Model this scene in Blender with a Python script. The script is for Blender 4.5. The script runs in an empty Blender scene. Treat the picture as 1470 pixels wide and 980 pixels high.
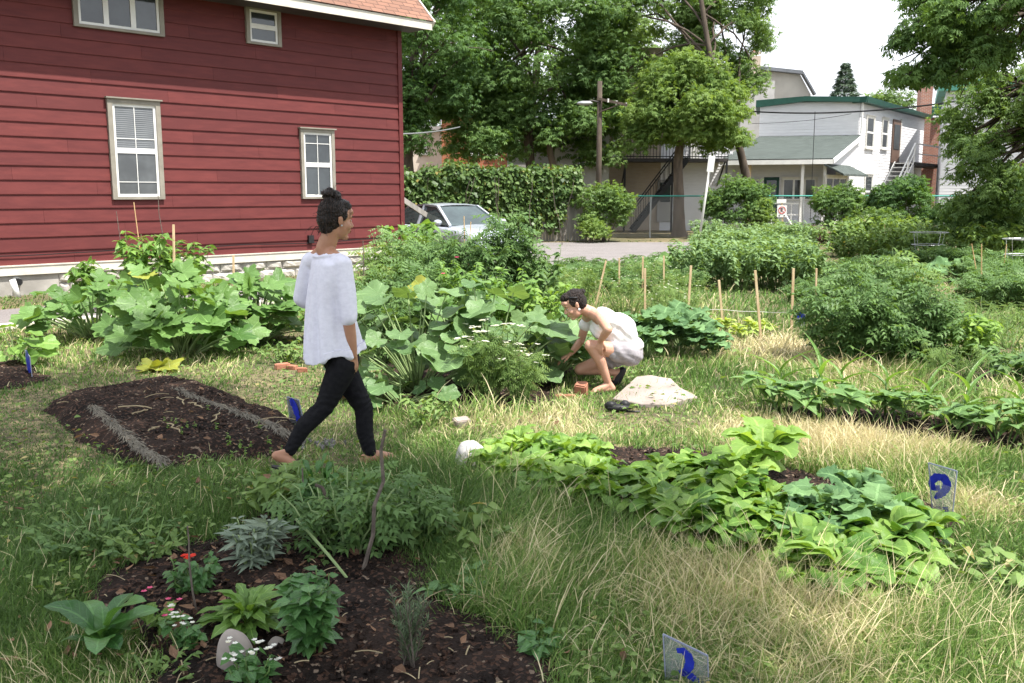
import bpy, bmesh, math, random
import numpy as np
from mathutils import Vector, Matrix

SC = bpy.context.scene
COL = SC.collection
R = math.radians
rng = np.random.default_rng(11)
random.seed(11)

# ------------------------------------------------------------------ camera
H = 1.68
F = 1350.0
PITCH = math.atan(212.0 / F)
cam_d = bpy.data.cameras.new('camera')
cam_d.sensor_width = 36.0
cam_d.lens = F / 1470.0 * 36.0
cam_d.clip_start = 0.05
cam_d.clip_end = 2000
cam_d.dof.use_dof = False
cam = bpy.data.objects.new('camera', cam_d)
COL.objects.link(cam)
cam.location = (0, 0, H)
cam.rotation_euler = (math.pi / 2 - PITCH, 0, 0)
SC.camera = cam

# ------------------------------------------------------------------ light
SUN_EL, SUN_AZ = 63.5, -33.0          # azimuth from +X, counter-clockwise
sdir = Vector((math.cos(R(SUN_EL)) * math.cos(R(SUN_AZ)), math.cos(R(SUN_EL)) * math.sin(R(SUN_AZ)), math.sin(R(SUN_EL))))
sun_d = bpy.data.lights.new('sun', 'SUN')
sun_d.energy = 4.8
sun_d.angle = R(0.6)
sun_d.color = (1.0, 0.955, 0.88)
sun = bpy.data.objects.new('sun', sun_d)
COL.objects.link(sun)
sun.rotation_euler = sdir.to_track_quat('Z', 'Y').to_euler()
sun.location = (6, -4, 20)
world = bpy.data.worlds.new('World')
SC.world = world
world.use_nodes = True
wn, wl = world.node_tree.nodes, world.node_tree.links
wn.clear()
wo = wn.new('ShaderNodeOutputWorld')
bg = wn.new('ShaderNodeBackground')
sky = wn.new('ShaderNodeTexSky')
sky.sky_type = 'NISHITA'
sky.sun_disc = False
sky.sun_elevation = R(SUN_EL)
sky.sun_rotation = R(90 - SUN_AZ)
sky.air_density = 1.0
sky.dust_density = 3.0
tcw = wn.new('ShaderNodeTexCoord')
mp = wn.new('ShaderNodeMapping'); mp.inputs['Scale'].default_value = (1, 1, 3.0)
nz = wn.new('ShaderNodeTexNoise'); nz.inputs['Scale'].default_value = 1.3; nz.inputs['Detail'].default_value = 6
cr = wn.new('ShaderNodeValToRGB')
cr.color_ramp.elements[0].position = 0.30; cr.color_ramp.elements[0].color = (0.62, 0.62, 0.62, 1)
cr.color_ramp.elements[1].position = 0.62; cr.color_ramp.elements[1].color = (0.98, 0.98, 0.98, 1)
mxw = wn.new('ShaderNodeMix'); mxw.data_type = 'RGBA'
mxw.inputs[7].default_value = (5.4, 5.6, 6.0, 1)       # thin bright cloud cover
wl.new(tcw.outputs['Generated'], mp.inputs[0]); wl.new(mp.outputs[0], nz.inputs['Vector'])
wl.new(nz.outputs[0], cr.inputs[0]); wl.new(cr.outputs[0], mxw.inputs[0])
wl.new(sky.outputs[0], mxw.inputs[6]); wl.new(mxw.outputs[2], bg.inputs[0])
bg.inputs[1].default_value = 0.15
wl.new(bg.outputs[0], wo.inputs[0])

SC.view_settings.view_transform = 'Standard'
SC.view_settings.look = 'None'
SC.view_settings.gamma = 1.0
SC.view_settings.use_curve_mapping = False
SC.view_settings.exposure = 1.0
SC.render.engine = 'CYCLES'
cy = SC.cycles
cy.max_bounces = 6; cy.diffuse_bounces = 3; cy.glossy_bounces = 3; cy.transmission_bounces = 4
cy.transparent_max_bounces = 12; cy.caustics_reflective = False; cy.caustics_refractive = False
cy.use_denoising = True
cy.use_adaptive_sampling = True; cy.adaptive_threshold = 0.02

# ------------------------------------------------------------------ photo pixel -> place
cp, sp_ = math.cos(PITCH), math.sin(PITCH)
def ray(px, py):
    x, y = (px - 735.0) / F, -(py - 490.0) / F
    return Vector((x, cp + y * sp_, -sp_ + y * cp))
def G(px, py, z=0.0):
    r = ray(px, py); t = (z - H) / r.z
    return Vector((r.x * t, r.y * t, z))
def W(px, py, Y):
    r = ray(px, py); t = Y / r.y
    return Vector((r.x * t, Y, H + r.z * t))
def onwall(px, py, A, B):
    """where the sight line meets the upright plane through A,B -> (distance from A along AB, height)"""
    r = ray(px, py); d = Vector((B[0] - A[0], B[1] - A[1])); d.normalize()
    n = Vector((-d.y, d.x)); t = (A[0] * n.x + A[1] * n.y) / (r.x * n.x + r.y * n.y)
    p = Vector((r.x * t, r.y * t))
    return (p.x - A[0]) * d.x + (p.y - A[1]) * d.y, H + r.z * t

# ------------------------------------------------------------------ mesh collecting
def nrm(v):
    v = np.asarray(v, float)
    return v / np.maximum(np.linalg.norm(v, axis=-1, keepdims=True), 1e-9)
class MB:
    def __init__(s):
        s.V = []; s.A = []; s.Fs = []; s.n = 0; s.mi = []
    def add(s, V, Fl, lf=None, mat=0):
        V = np.asarray(V, float).reshape(-1, 3)
        if lf is None: lf = np.zeros((len(V), 3))
        lf = np.asarray(lf, float)
        if lf.ndim == 1: lf = np.tile(lf, (len(V), 1))
        s.V.append(V); s.A.append(lf)
        if isinstance(Fl, np.ndarray): Fl = [Fl]
        by = {}
        for f in Fl:
            f = np.asarray(f)
            if f.ndim == 2: s.Fs.append(f + s.n); s.mi.append(np.full(len(f), mat))
            else: by.setdefault(len(f), []).append(f)
        for k, l in by.items():
            s.Fs.append(np.array(l) + s.n); s.mi.append(np.full(len(l), mat))
        s.n += len(V)
    def inst(s, T, M, P, tint, mat=0):
        """copies of template T=(V,[F arrays],uv) with frames M (I,3,3) at P, per-copy tint"""
        V, Fl, uv = T
        I = len(P)
        if I == 0: return
        VV = np.einsum('iab,nb->ina', M, V) + P[:, None, :]
        A = np.zeros((I, len(V), 3)); A[:, :, :2] = uv[None]; A[:, :, 2] = np.asarray(tint).reshape(-1, 1)
        off = (np.arange(I) * len(V))[:, None, None]
        base = s.n
        s.V.append(VV.reshape(-1, 3)); s.A.append(A.reshape(-1, 3))
        for f in Fl:
            ff = (f[None] + off).reshape(-1, f.shape[1]) + base
            s.Fs.append(ff); s.mi.append(np.full(len(ff), mat))
        s.n += I * len(V)
    def box(s, c, d, rot=0.0, tint=0, mat=0, M=None, ch=0.0):
        x, y, z = [k / 2 for k in d]
        V = np.array([[a, b, e] for a in (-x, x) for b in (-y, y) for e in (-z, z)])
        if M is not None: V = V @ np.asarray(M).T
        elif rot:
            c_, s_ = math.cos(rot), math.sin(rot); V = V @ np.array([[c_, s_, 0], [-s_, c_, 0], [0, 0, 1]])
        s.add(V + np.asarray(c), np.array([[0, 1, 3, 2], [4, 6, 7, 5], [0, 4, 5, 1], [2, 3, 7, 6], [0, 2, 6, 4], [1, 5, 7, 3]]), (0, 0, tint), mat)
    def beam(s, a, b, w, h=None, tint=0, mat=0, up=(0, 0, 1)):
        a = np.asarray(a, float); b = np.asarray(b, float); h = h or w
        d = b - a; L = np.linalg.norm(d); d = d / L
        up = np.asarray(up, float)
        if abs(d @ up) > .98: up = np.array([0, 1.0, 0])
        x = nrm(np.cross(d, up)); z = np.cross(x, d)
        s.box((a + b) / 2, (w, L, h), tint=tint, mat=mat, M=np.stack([x, d, z], 1))
    def tube(s, pts, rad, k=7, tint=0, mat=0, cap=True, jit=0.0):
        P = np.asarray(pts, float); n = len(P)
        rad = np.full(n, rad) if np.isscalar(rad) else np.asarray(rad, float)
        T = nrm(np.gradient(P, axis=0))
        up = np.array([0, 0, 1.0]) if abs(T[0, 2]) < .9 else np.array([1.0, 0, 0])
        x = nrm(np.cross(T[0], up)); V = []
        a = np.arange(k) * 2 * math.pi / k
        for i in range(n):
            x = nrm(x - T[i] * (x @ T[i])); y = np.cross(T[i], x)
            rr = rad[i] * (1 + (rng.uniform(-jit, jit, k) if jit else 0))
            V.append(P[i] + (np.cos(a) * rr)[:, None] * x + (np.sin(a) * rr)[:, None] * y)
        V = np.concatenate(V)
        j = np.arange(k); Fq = []
        for i in range(n - 1):
            Fq.append(np.stack([i * k + j, i * k + (j + 1) % k, (i + 1) * k + (j + 1) % k, (i + 1) * k + j], 1))
        fl = [np.concatenate(Fq)]
        if cap:
            fl.append(np.arange(k)[::-1][None]); fl.append(((n - 1) * k + np.arange(k))[None])
        t = np.linspace(0, 1, n).repeat(k)
        s.add(V, fl, np.stack([np.zeros_like(t), t, np.full_like(t, tint)], 1), mat)
    def blob(s, c, r, M=None, tint=0, mat=0, nu=12, nv=8, noise=0.0, freq=3.0):
        u = np.linspace(0, 2 * math.pi, nu, endpoint=False); v = np.linspace(0, math.pi, nv + 1)[1:-1]
        D = [np.array([0, 0, 1.0])] + [np.array([math.sin(b) * math.cos(a), math.sin(b) * math.sin(a), math.cos(b)]) for b in v for a in u] + [np.array([0, 0, -1.0])]
        D = np.array(D); m = 1 + (noise * wob(D * freq + np.asarray(c)) if noise else 0)
        V = D * (np.asarray(r, float) * np.ones(3)) * (m[:, None] if noise else 1)
        if M is not None: V = V @ np.asarray(M).T
        V = V + np.asarray(c)
        q = []; tr = []
        for i in range(nv - 2):
            for j in range(nu):
                q.append([1 + i * nu + j, 1 + (i + 1) * nu + j, 1 + (i + 1) * nu + (j + 1) % nu, 1 + i * nu + (j + 1) % nu])
        L = 1 + (nv - 2) * nu
        for j in range(nu):
            tr.append([0, 1 + j, 1 + (j + 1) % nu]); tr.append([len(D) - 1, L + (j + 1) % nu, L + j])
        s.add(V, [np.array(q), np.array(tr)], (0, 0, tint), mat)
    def prism(s, poly, z0, z1, tint=0, mat=0):
        """upright prism over a plan polygon (counter-clockwise)"""
        n = len(poly); P = np.array([[p[0], p[1], 0] for p in poly], float)
        V = np.concatenate([P + [0, 0, z0], P + [0, 0, z1]])
        j = np.arange(n)
        s.add(V, [np.stack([j, (j + 1) % n, n + (j + 1) % n, n + j], 1), j[::-1][None], (n + j)[None]], (0, 0, tint), mat)
    def quad(s, a, b, c, d, tint=0, mat=0):
        s.add(np.array([list(a), list(b), list(c), list(d)], float), np.array([[0, 1, 2, 3]]), np.array([[0, 0, tint], [1, 0, tint], [1, 1, tint], [0, 1, tint]]), mat)
    def slab(s, pts, th, tint=0, mat=0):
        """planar polygon in space given thickness th along its normal"""
        P = np.array([list(p) for p in pts], float); n = nrm(np.cross(P[1] - P[0], P[2] - P[0])) * th
        k = len(P); j = np.arange(k); V = np.concatenate([P, P + n])
        s.add(V, [np.stack([j, (j + 1) % k, k + (j + 1) % k, k + j], 1), j[::-1][None], (k + j)[None]], (0, 0, tint), mat)
    def build(s, name, mats, parent=None, smooth=None, origin=None, **tags):
        if smooth is None: smooth = name in ('foliage', 'flower')
        V = np.concatenate(s.V) if s.V else np.zeros((0, 3))
        org = np.zeros(3)
        if parent is not None: org = np.array(parent.matrix_basis.translation if parent.parent is None else parent['_org'])
        elif origin is not None: org = np.asarray(origin, float)
        V = V - org
        me = bpy.data.meshes.new(name)
        me.vertices.add(len(V)); me.vertices.foreach_set('co', V.ravel().astype(np.float32))
        tot = np.concatenate([np.full(len(f), f.shape[1]) for f in s.Fs]); vi = np.concatenate([f.ravel() for f in s.Fs])
        me.loops.add(len(vi)); me.loops.foreach_set('vertex_index', vi.astype(np.int32))
        me.polygons.add(len(tot)); st = np.concatenate([[0], np.cumsum(tot)[:-1]])
        me.polygons.foreach_set('loop_start', st.astype(np.int32))
        me.polygons.foreach_set('material_index', np.concatenate(s.mi).astype(np.int32))
        me.polygons.foreach_set('use_smooth', np.full(len(tot), bool(smooth)))
        at = me.attributes.new('lf', 'FLOAT_VECTOR', 'POINT'); at.data.foreach_set('vector', np.concatenate(s.A).ravel().astype(np.float32))
        for m in (mats if isinstance(mats, (list, tuple)) else [mats]): me.materials.append(m)
        me.update(calc_edges=True); me.validate()
        o = bpy.data.objects.new(name, me); COL.objects.link(o)
        if parent is not None: o.parent = parent; o['_org'] = [float(x) for x in org]
        else: o.location = org
        for k, v in tags.items(): o[k] = v
        return o
def tag(o, label, cat, group=None):
    o['label'] = label; o['category'] = cat
    if group: o['group'] = group
    return o
def thing(name, loc, label, cat, group=None):
    o = bpy.data.objects.new(name, None); COL.objects.link(o); o.location = loc; o.empty_display_size = .1
    bpy.context.view_layer.update()
    return tag(o, label, cat, group)
def kids(o): return [c for c in bpy.data.objects if c.parent == o]
def dup(o, loc, rz=0.0, sc=1.0, label=None, parent=None):
    c = o.copy(); COL.objects.link(c)
    if parent is not None: c.parent = parent
    else:
        c.location = loc; c.rotation_euler = (0, 0, rz); c.scale = (sc, sc, sc) if np.isscalar(sc) else sc
        if label: c['label'] = label
    for ch in kids(o): dup(ch, None, parent=c)
    return c

# smooth pseudo noise (sum of sines), vectorised: -1..1
_w = np.random.default_rng(3)
_WK = _w.normal(size=(14, 3)); _WP = _w.uniform(0, 6.28, 14)
def wob(P):
    P = np.asarray(P, float)
    return np.sin(P @ _WK.T * 1.0 + _WP).mean(-1) * 2.6
def wob2(x, y, f=1.0):
    return wob(np.stack([x * f, y * f, np.zeros_like(x)], -1))

# ------------------------------------------------------------------ materials
def newmat(name):
    m = bpy.data.materials.new(name); m.use_nodes = True
    nt = m.node_tree; nt.nodes.clear()
    out = nt.nodes.new('ShaderNodeOutputMaterial')
    return m, nt.nodes, nt.links, out
def rgb(c): return (c[0], c[1], c[2], 1)
def mixc(N, L, fac, a, b, mode='MIX'):
    x = N.new('ShaderNodeMix'); x.data_type = 'RGBA'; x.blend_type = mode
    for sock, v in ((0, fac), (6, a), (7, b)):
        if hasattr(v, 'node'): L.new(v, x.inputs[sock])
        else: x.inputs[sock].default_value = v if sock == 0 else rgb(v)
    return x.outputs[2]
def math_(N, L, op, a, b=0.0, c=None, clamp=False):
    x = N.new('ShaderNodeMath'); x.operation = op; x.use_clamp = clamp
    for i, v in enumerate((a, b) if c is None else (a, b, c)):
        if hasattr(v, 'node'): L.new(v, x.inputs[i])
        else: x.inputs[i].default_value = v
    return x.outputs[0]
def noise(N, L, scale, detail=4, vec=None, rough=0.6, coord='Object'):
    n = N.new('ShaderNodeTexNoise'); n.inputs['Scale'].default_value = scale; n.inputs['Detail'].default_value = detail; n.inputs['Roughness'].default_value = rough
    if vec is None:
        t = N.new('ShaderNodeTexCoord'); vec = t.outputs[coord]
    L.new(vec, n.inputs['Vector']); return n.outputs[0]
def ramp(N, L, fac, stops):
    r = N.new('ShaderNodeValToRGB'); e = r.color_ramp.elements
    while len(e) < len(stops): e.new(0.5)
    for k, (p, c) in enumerate(stops): e[k].position = p; e[k].color = rgb(c)
    L.new(fac, r.inputs[0]); return r.outputs[0]
def lfattr(N, L):
    a = N.new('ShaderNodeAttribute'); a.attribute_name = 'lf'
    s = N.new('ShaderNodeSeparateXYZ'); L.new(a.outputs['Vector'], s.inputs[0])
    return s.outputs
def plain(name, c1, c2=None, rough=0.8, sc=6.0, metal=0.0, bump=0.0, bsc=40.0, spec=0.3, stretch=None, detail=5):
    """base colour with worn noise variation, optional bump"""
    m, N, L, out = newmat(name)
    b = N.new('ShaderNodeBsdfPrincipled'); b.inputs['Roughness'].default_value = rough; b.inputs['Metallic'].default_value = metal
    b.inputs['Specular IOR Level'].default_value = spec
    tc = N.new('ShaderNodeTexCoord'); vec = tc.outputs['Object']
    if stretch:
        mm = N.new('ShaderNodeMapping'); mm.inputs['Scale'].default_value = stretch; L.new(vec, mm.inputs[0]); vec = mm.outputs[0]
    if c2 is None: c2 = tuple(k * 0.72 for k in c1)
    n = noise(N, L, sc, detail, vec)
    col = ramp(N, L, n, [(0.32, c2), (0.66, c1)])
    L.new(col, b.inputs['Base Color'])
    if bump:
        bp = N.new('ShaderNodeBump'); bp.inputs['Strength'].default_value = bump; bp.inputs['Distance'].default_value = 0.01
        L.new(noise(N, L, bsc, 6, vec), bp.inputs['Height']); L.new(bp.outputs[0], b.inputs['Normal'])
    L.new(b.outputs[0], out.inputs[0]); return m
def leafmat(name, dark, light, trans=0.3, rough=0.5, vein=0.0, palm=False, dry=None, spec=0.25):
    m, N, L, out = newmat(name)
    u, v, t = lfattr(N, L)[:3]
    stops = [(0.0, dark), (0.85, light)]
    if dry: stops += [(0.93, light), (1.0, dry)]
    col = ramp(N, L, t, stops)
    pn = noise(N, L, 9.0, 3)
    col = mixc(N, L, math_(N, L, 'MULTIPLY', pn, 0.16), col, tuple(k * 0.55 for k in dark))
    if vein:
        if palm:
            ang = math_(N, L, 'ARCTAN2', u, v)
            w = math_(N, L, 'ABSOLUTE', math_(N, L, 'SINE', math_(N, L, 'MULTIPLY', ang, 3.5)))
            vn = math_(N, L, 'LESS_THAN', w, 0.10)
            # side nerves
            rr = math_(N, L, 'SQRT', math_(N, L, 'ADD', math_(N, L, 'MULTIPLY', u, u), math_(N, L, 'MULTIPLY', v, v)))
            w2 = math_(N, L, 'ABSOLUTE', math_(N, L, 'SINE', math_(N, L, 'ADD', math_(N, L, 'MULTIPLY', rr, 16.0), math_(N, L, 'MULTIPLY', w, 5.0))))
            vn = math_(N, L, 'MAXIMUM', vn, math_(N, L, 'MULTIPLY', math_(N, L, 'LESS_THAN', w2, 0.12), 0.45))
        else:
            au = math_(N, L, 'ABSOLUTE', u)
            vn = math_(N, L, 'LESS_THAN', au, 0.09)
            w2 = math_(N, L, 'ABSOLUTE', math_(N, L, 'SINE', math_(N, L, 'SUBTRACT', math_(N, L, 'MULTIPLY', v, 22.0), math_(N, L, 'MULTIPLY', au, 3.5))))
            vn = math_(N, L, 'MAXIMUM', vn, math_(N, L, 'MULTIPLY', math_(N, L, 'LESS_THAN', w2, 0.16), 0.5))
        col = mixc(N, L, math_(N, L, 'MULTIPLY', vn, vein), col, tuple(min(1, k * 2.2 + 0.03) for k in light))
    b = N.new('ShaderNodeBsdfPrincipled'); b.inputs['Roughness'].default_value = rough; b.inputs['Specular IOR Level'].default_value = spec
    L.new(col, b.inputs['Base Color'])
    if vein:
        bp = N.new('ShaderNodeBump'); bp.inputs['Strength'].default_value = .8; bp.inputs['Distance'].default_value = .008
        L.new(math_(N, L, 'SUBTRACT', noise(N, L, 38, 3), math_(N, L, 'MULTIPLY', vn, .35)), bp.inputs['Height']); L.new(bp.outputs[0], b.inputs['Normal'])
    tr = N.new('ShaderNodeBsdfTranslucent')
    L.new(mixc(N, L, 1.0, col, (1.35, 1.25, 0.5), 'MULTIPLY'), tr.inputs[0])
    mx = N.new('ShaderNodeMixShader'); mx.inputs[0].default_value = trans
    L.new(b.outputs[0], mx.inputs[1]); L.new(tr.outputs[0], mx.inputs[2]); L.new(mx.outputs[0], out.inputs[0])
    return m

# ------------------------------------------------------------------ leaf shapes: (V, [F], uv); x across, y along, z up
def leafT(w=0.5, n=5, fold=0.12, curl=0.25, shape=0.45, serr=0.0, wave=0.0, lobes=0):
    v = np.linspace(0, 1, n + 1); V = []; uv = []
    for i, t in enumerate(v):
        hw = w / 2 * (math.sin(math.pi * t ** shape) ** 0.8 if 0 < t < 1 else 0.03)
        if lobes and 0 < t < 1: hw *= 1 + lobes * (0.5 if i % 2 else -0.5)
        if serr and 0 < t < 1: hw *= 1 + serr * (1 if i % 2 else -1)
        z = -curl * t * t
        wz = wave * math.sin(t * 9)
        V += [[-hw, t, z + fold * hw * 2 + wz * hw], [0, t, z], [hw, t, z + fold * hw * 2 - wz * hw]]
        uv += [[-1, t], [0, t], [1, t]]
    Fq = []
    for i in range(n):
        a = 3 * i; Fq += [[a, a + 1, a + 4, a + 3], [a + 1, a + 2, a + 5, a + 4]]
    return np.array(V, float), [np.array(Fq)], np.array(uv, float)
def leafX(w=.5, n=9, arch=.5, droop=.8, cup=.15, ew=.12, freq=15, lob=0.0, stem=.0, prof=.5, seed=0, pw=.45):
    g = np.random.default_rng(seed); V = []; uv = []; zc = 0; yc = 0; ang = arch
    for i in range(n + 1):
        t = i / n
        if i: 
            ang -= (arch + droop) / n; yc += math.cos(ang) / n; zc += math.sin(ang) / n
        q = max(0.0, (t - stem) / (1 - stem))
        hw = w / 2 * (math.sin(math.pi * q ** prof) ** pw if 0 < q < 1 else .0) + .012 * (1 - t)
        if lob: hw *= 1 + lob * (1 if i % 2 else -1) * (q > .05) + g.normal(0, .06)
        for c in (-1, -.5, 0, .5, 1):
            V.append([c * hw, yc, zc + cup * abs(c) * hw * 2 + ew * abs(c) ** 2 * hw * 2 * math.sin(freq * t + (2.1 if c > 0 else 0) + seed)]); uv.append([c, t])
    q = [[5 * i + c, 5 * i + c + 1, 5 * i + c + 6, 5 * i + c + 5] for i in range(n) for c in range(4)]
    return np.array(V, float), [np.array(q)], np.array(uv, float)
def palmT(k=30, lobes=5, depth=0.16, serr=0.05, notch=0.55, cup=0.18, wave=0.05, rings=(0.4, 0.75, 1.0)):
    """round lobed leaf; stalk joins at the origin, blade reaches mainly to +y"""
    a = np.linspace(-math.pi, math.pi, k, endpoint=False) + math.pi / k
    V = [[0, 0.0, 0.0]]; uv = [[0, 0]]
    for q in rings:
        for i, t in enumerate(a):                    # t=0 -> +y ; t=pi -> -y (stalk side)
            r = 0.78 + 0.22 * math.cos(t)
            r *= 1 + depth * math.cos(lobes * t) * q
            r *= 1 + serr * (1 if i % 2 else -1) * (q > .9)
            r *= 1 - notch * math.exp(-((math.pi - abs(t)) / 0.33) ** 2)
            x, y = math.sin(t) * r * q, math.cos(t) * r * q
            z = cup * q * q - 0.10 * q * q * math.cos(2 * t) + wave * math.sin(lobes * t + 1) * q * q - 0.30 * max(0, q - .7) ** 1 * cup * 3
            V.append([x, y, z]); uv.append([x, y])
    Fl = [np.array([[0, 1 + i, 1 + (i + 1) % k] for i in range(k)])]
    q = []
    for rI in range(len(rings) - 1):
        b0, b1 = 1 + rI * k, 1 + (rI + 1) * k
        q += [[b0 + i, b0 + (i + 1) % k, b1 + (i + 1) % k, b1 + i] for i in range(k)]
    Fl.append(np.array(q)); V = np.array(V, float); Fl[0] = Fl[0][:, ::-1]
    return V, Fl, np.array(uv, float)
def compoundT(pairs=3, lw=0.45, ll=0.36, droop=0.35, n=2, serr=0.0, shape=.45):
    """a rachis with paired leaflets, unit length"""
    LV, LF, LU = leafT(lw, n, 0.1, 0.2, shape, serr); Vs = []; Fs = []; U = []; off = 0
    items = [(1.0 - ll * .55, 0, 1.0)]
    for i in range(pairs):
        t = 0.25 + 0.5 * i / max(1, pairs - 1) if pairs > 1 else .5
        s = 0.75 + 0.25 * math.sin(math.pi * (i + 1) / (pairs + 1))
        items += [(t, 62, s), (t + .03, -62, s)]
    for t, ang, s in items:
        c, sn = math.cos(R(ang)), math.sin(R(ang))
        v = LV * ll * s
        v = np.stack([v[:, 0] * c + v[:, 1] * sn, -v[:, 0] * sn + v[:, 1] * c, v[:, 2] - abs(v[:, 0] * c + v[:, 1] * sn) * .35], 1)
        v = v + [0, t, -droop * t * t]
        Vs.append(v); U.append(LU); Fs += [f + off for f in LF]; off += len(v)
    r = 0.012
    tv = np.array([[sgn * r, t, -droop * t * t] for t in (0, .5, .8) for sgn in (-1, 1)])
    Vs.append(tv); U.append(np.array([[sgn, 0] for _ in range(3) for sgn in (-1, 1)])); Fs.append(np.array([[0, 1, 3, 2], [2, 3, 5, 4]]) + off)
    return np.concatenate(Vs), [np.concatenate(Fs)], np.concatenate(U)
def diamondT(w=.5):
    return np.array([[0, 0, 0], [-w / 2, .45, .06], [0, 1, -.12], [w / 2, .45, .06]], float), [np.array([[0, 3, 2, 1]])], np.array([[0, 0], [-1, .5], [0, 1], [1, .5]], float)
def sprayT(k=5, ll=.5, w=.4, seed=0):
    """a twig end: k folded diamonds fanned out and drooping"""
    g = np.random.default_rng(seed); V, Fl, U = diamondT(w); Vs = []; Fs = []; Us = []
    for i in range(k):
        a = R(-75 + 150 * i / (k - 1)) + g.uniform(-.2, .2); c, s = math.cos(a), math.sin(a)
        v = V * ll * g.uniform(.8, 1.15); tz = g.uniform(-.6, -.1)
        v = np.stack([v[:, 0] * c + v[:, 1] * s, -v[:, 0] * s + v[:, 1] * c, v[:, 2] + tz * v[:, 1]], 1) + [0, .5 - .35 * abs(math.sin(a)), g.uniform(-.05, .05)]
        Vs.append(v); Us.append(U); Fs.append(Fl[0] + 4 * i)
    return np.concatenate(Vs), [np.concatenate(Fs)], np.concatenate(Us)
def frames(d, n, s):
    d = nrm(d); x = nrm(np.cross(d, n)); n = np.cross(x, d)
    return np.stack([x, d, n], -1) * np.asarray(s).reshape(-1, 1, 1)
def rnd_dir(n, zlo=-1.0, zhi=1.0, g=None):
    g = g or rng; z = g.uniform(zlo, zhi, n); a = g.uniform(0, 2 * math.pi, n); r = np.sqrt(1 - z * z)
    return np.stack([r * np.cos(a), r * np.sin(a), z], 1)
def scatter_clumps(mb, cen, rad, n, T, size, droop=.4, upw=.9, tint=None, hollow=.45, zlo=-.7, mat=0, flat=1.0, tvar=.18):
    """leaves through ball-like clumps; cen (K,3), rad (K,), n leaves per clump of mean radius"""
    cen = np.asarray(cen, float); rad = np.asarray(rad, float); K = len(cen)
    cnt = np.maximum(3, (n * (rad / rad.mean()) ** 2).astype(int)); idx = np.repeat(np.arange(K), cnt); I = len(idx)
    D = rnd_dir(I, zlo, 1.0); rr = rad[idx] * (hollow + (1 - hollow) * rng.random(I)) 
    P = cen[idx] + D * rr[:, None] * [1, 1, flat]
    nn = nrm(D * .55 + [0, 0, upw] + rng.normal(0, .35, (I, 3)))
    dd = nrm(D * [1, 1, .3] + rng.normal(0, .45, (I, 3)) + [0, 0, -droop])
    ct = rng.uniform(-.25, .25, K) if tint is None else np.asarray(tint) - .5
    t = np.clip(.5 + ct[idx] + rng.normal(0, tvar, I), 0, 1)
    mb.inst(T, frames(dd, nn, size * rng.uniform(.65, 1.25, I)), P, t, mat)

# ================================================================== materials in use
M = {}
M['bark'] = plain('bark', (.20, .155, .12), (.09, .07, .055), .95, 7, bump=.9, bsc=22, stretch=(1, 1, .25))
M['darkbark'] = plain('dark_bark', (.11, .085, .065), (.05, .04, .032), .95, 7, bump=.9, bsc=22, stretch=(1, 1, .25))
M['stem'] = plain('stem', (.13, .22, .06), (.08, .14, .04), .6, 9)
M['drystem'] = plain('dry_stem', (.40, .33, .2), (.25, .2, .12), .8, 9)
M['twig'] = plain('twig', (.17, .14, .115), (.08, .065, .055), .9, 30, bump=.5)
M['bamboo'] = plain('bamboo', (.60, .42, .22), (.44, .28, .13), .6, 14, stretch=(1, 1, .3))
M['stake'] = plain('stake', (.66, .52, .33), (.48, .34, .19), .8, 12, bump=.3, stretch=(1, 1, .2))
M['white'] = plain('white_paint', (.78, .78, .76), (.66, .66, .64), .5, 3)
M['offwhite'] = plain('off_white', (.68, .67, .63), (.55, .54, .5), .6, 3)
M['trim'] = plain('taupe_trim', (.27, .25, .21), (.20, .185, .155), .6, 4)
M['beigetrim'] = plain('pale_trim', (.62, .59, .52), (.5, .47, .41), .6, 4)
M['green'] = plain('green_paint', (.018, .075, .055), (.012, .055, .04), .5, 3)
M['concrete'] = plain('concrete', (.40, .38, .35), (.27, .255, .235), .9, 2.5, bump=.4, bsc=60)
M['stone'] = plain('stone', (.55, .52, .47), (.33, .31, .285), .9, 2.0, bump=.7, bsc=25)
M['metal'] = plain('galvanised', (.5, .51, .52), (.4, .41, .42), .4, 8, metal=.8)
M['black'] = plain('black_paint', (.02, .02, .022), (.012, .012, .013), .5, 6)
M['dark'] = plain('dark_metal', (.06, .055, .05), (.035, .03, .03), .6, 6)
M['greywood'] = plain('weathered_wood', (.36, .34, .31), (.2, .19, .17), .9, 6, bump=.4, stretch=(1, 1, .12))
M['orangebrick'] = None
M['stucco'] = plain('stucco', (.40, .39, .37), (.3, .29, .275), .9, 1.2, bump=.2)
M['beige'] = plain('beige_wall', (.55, .46, .36), (.46, .38, .29), .9, 1.2)

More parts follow.
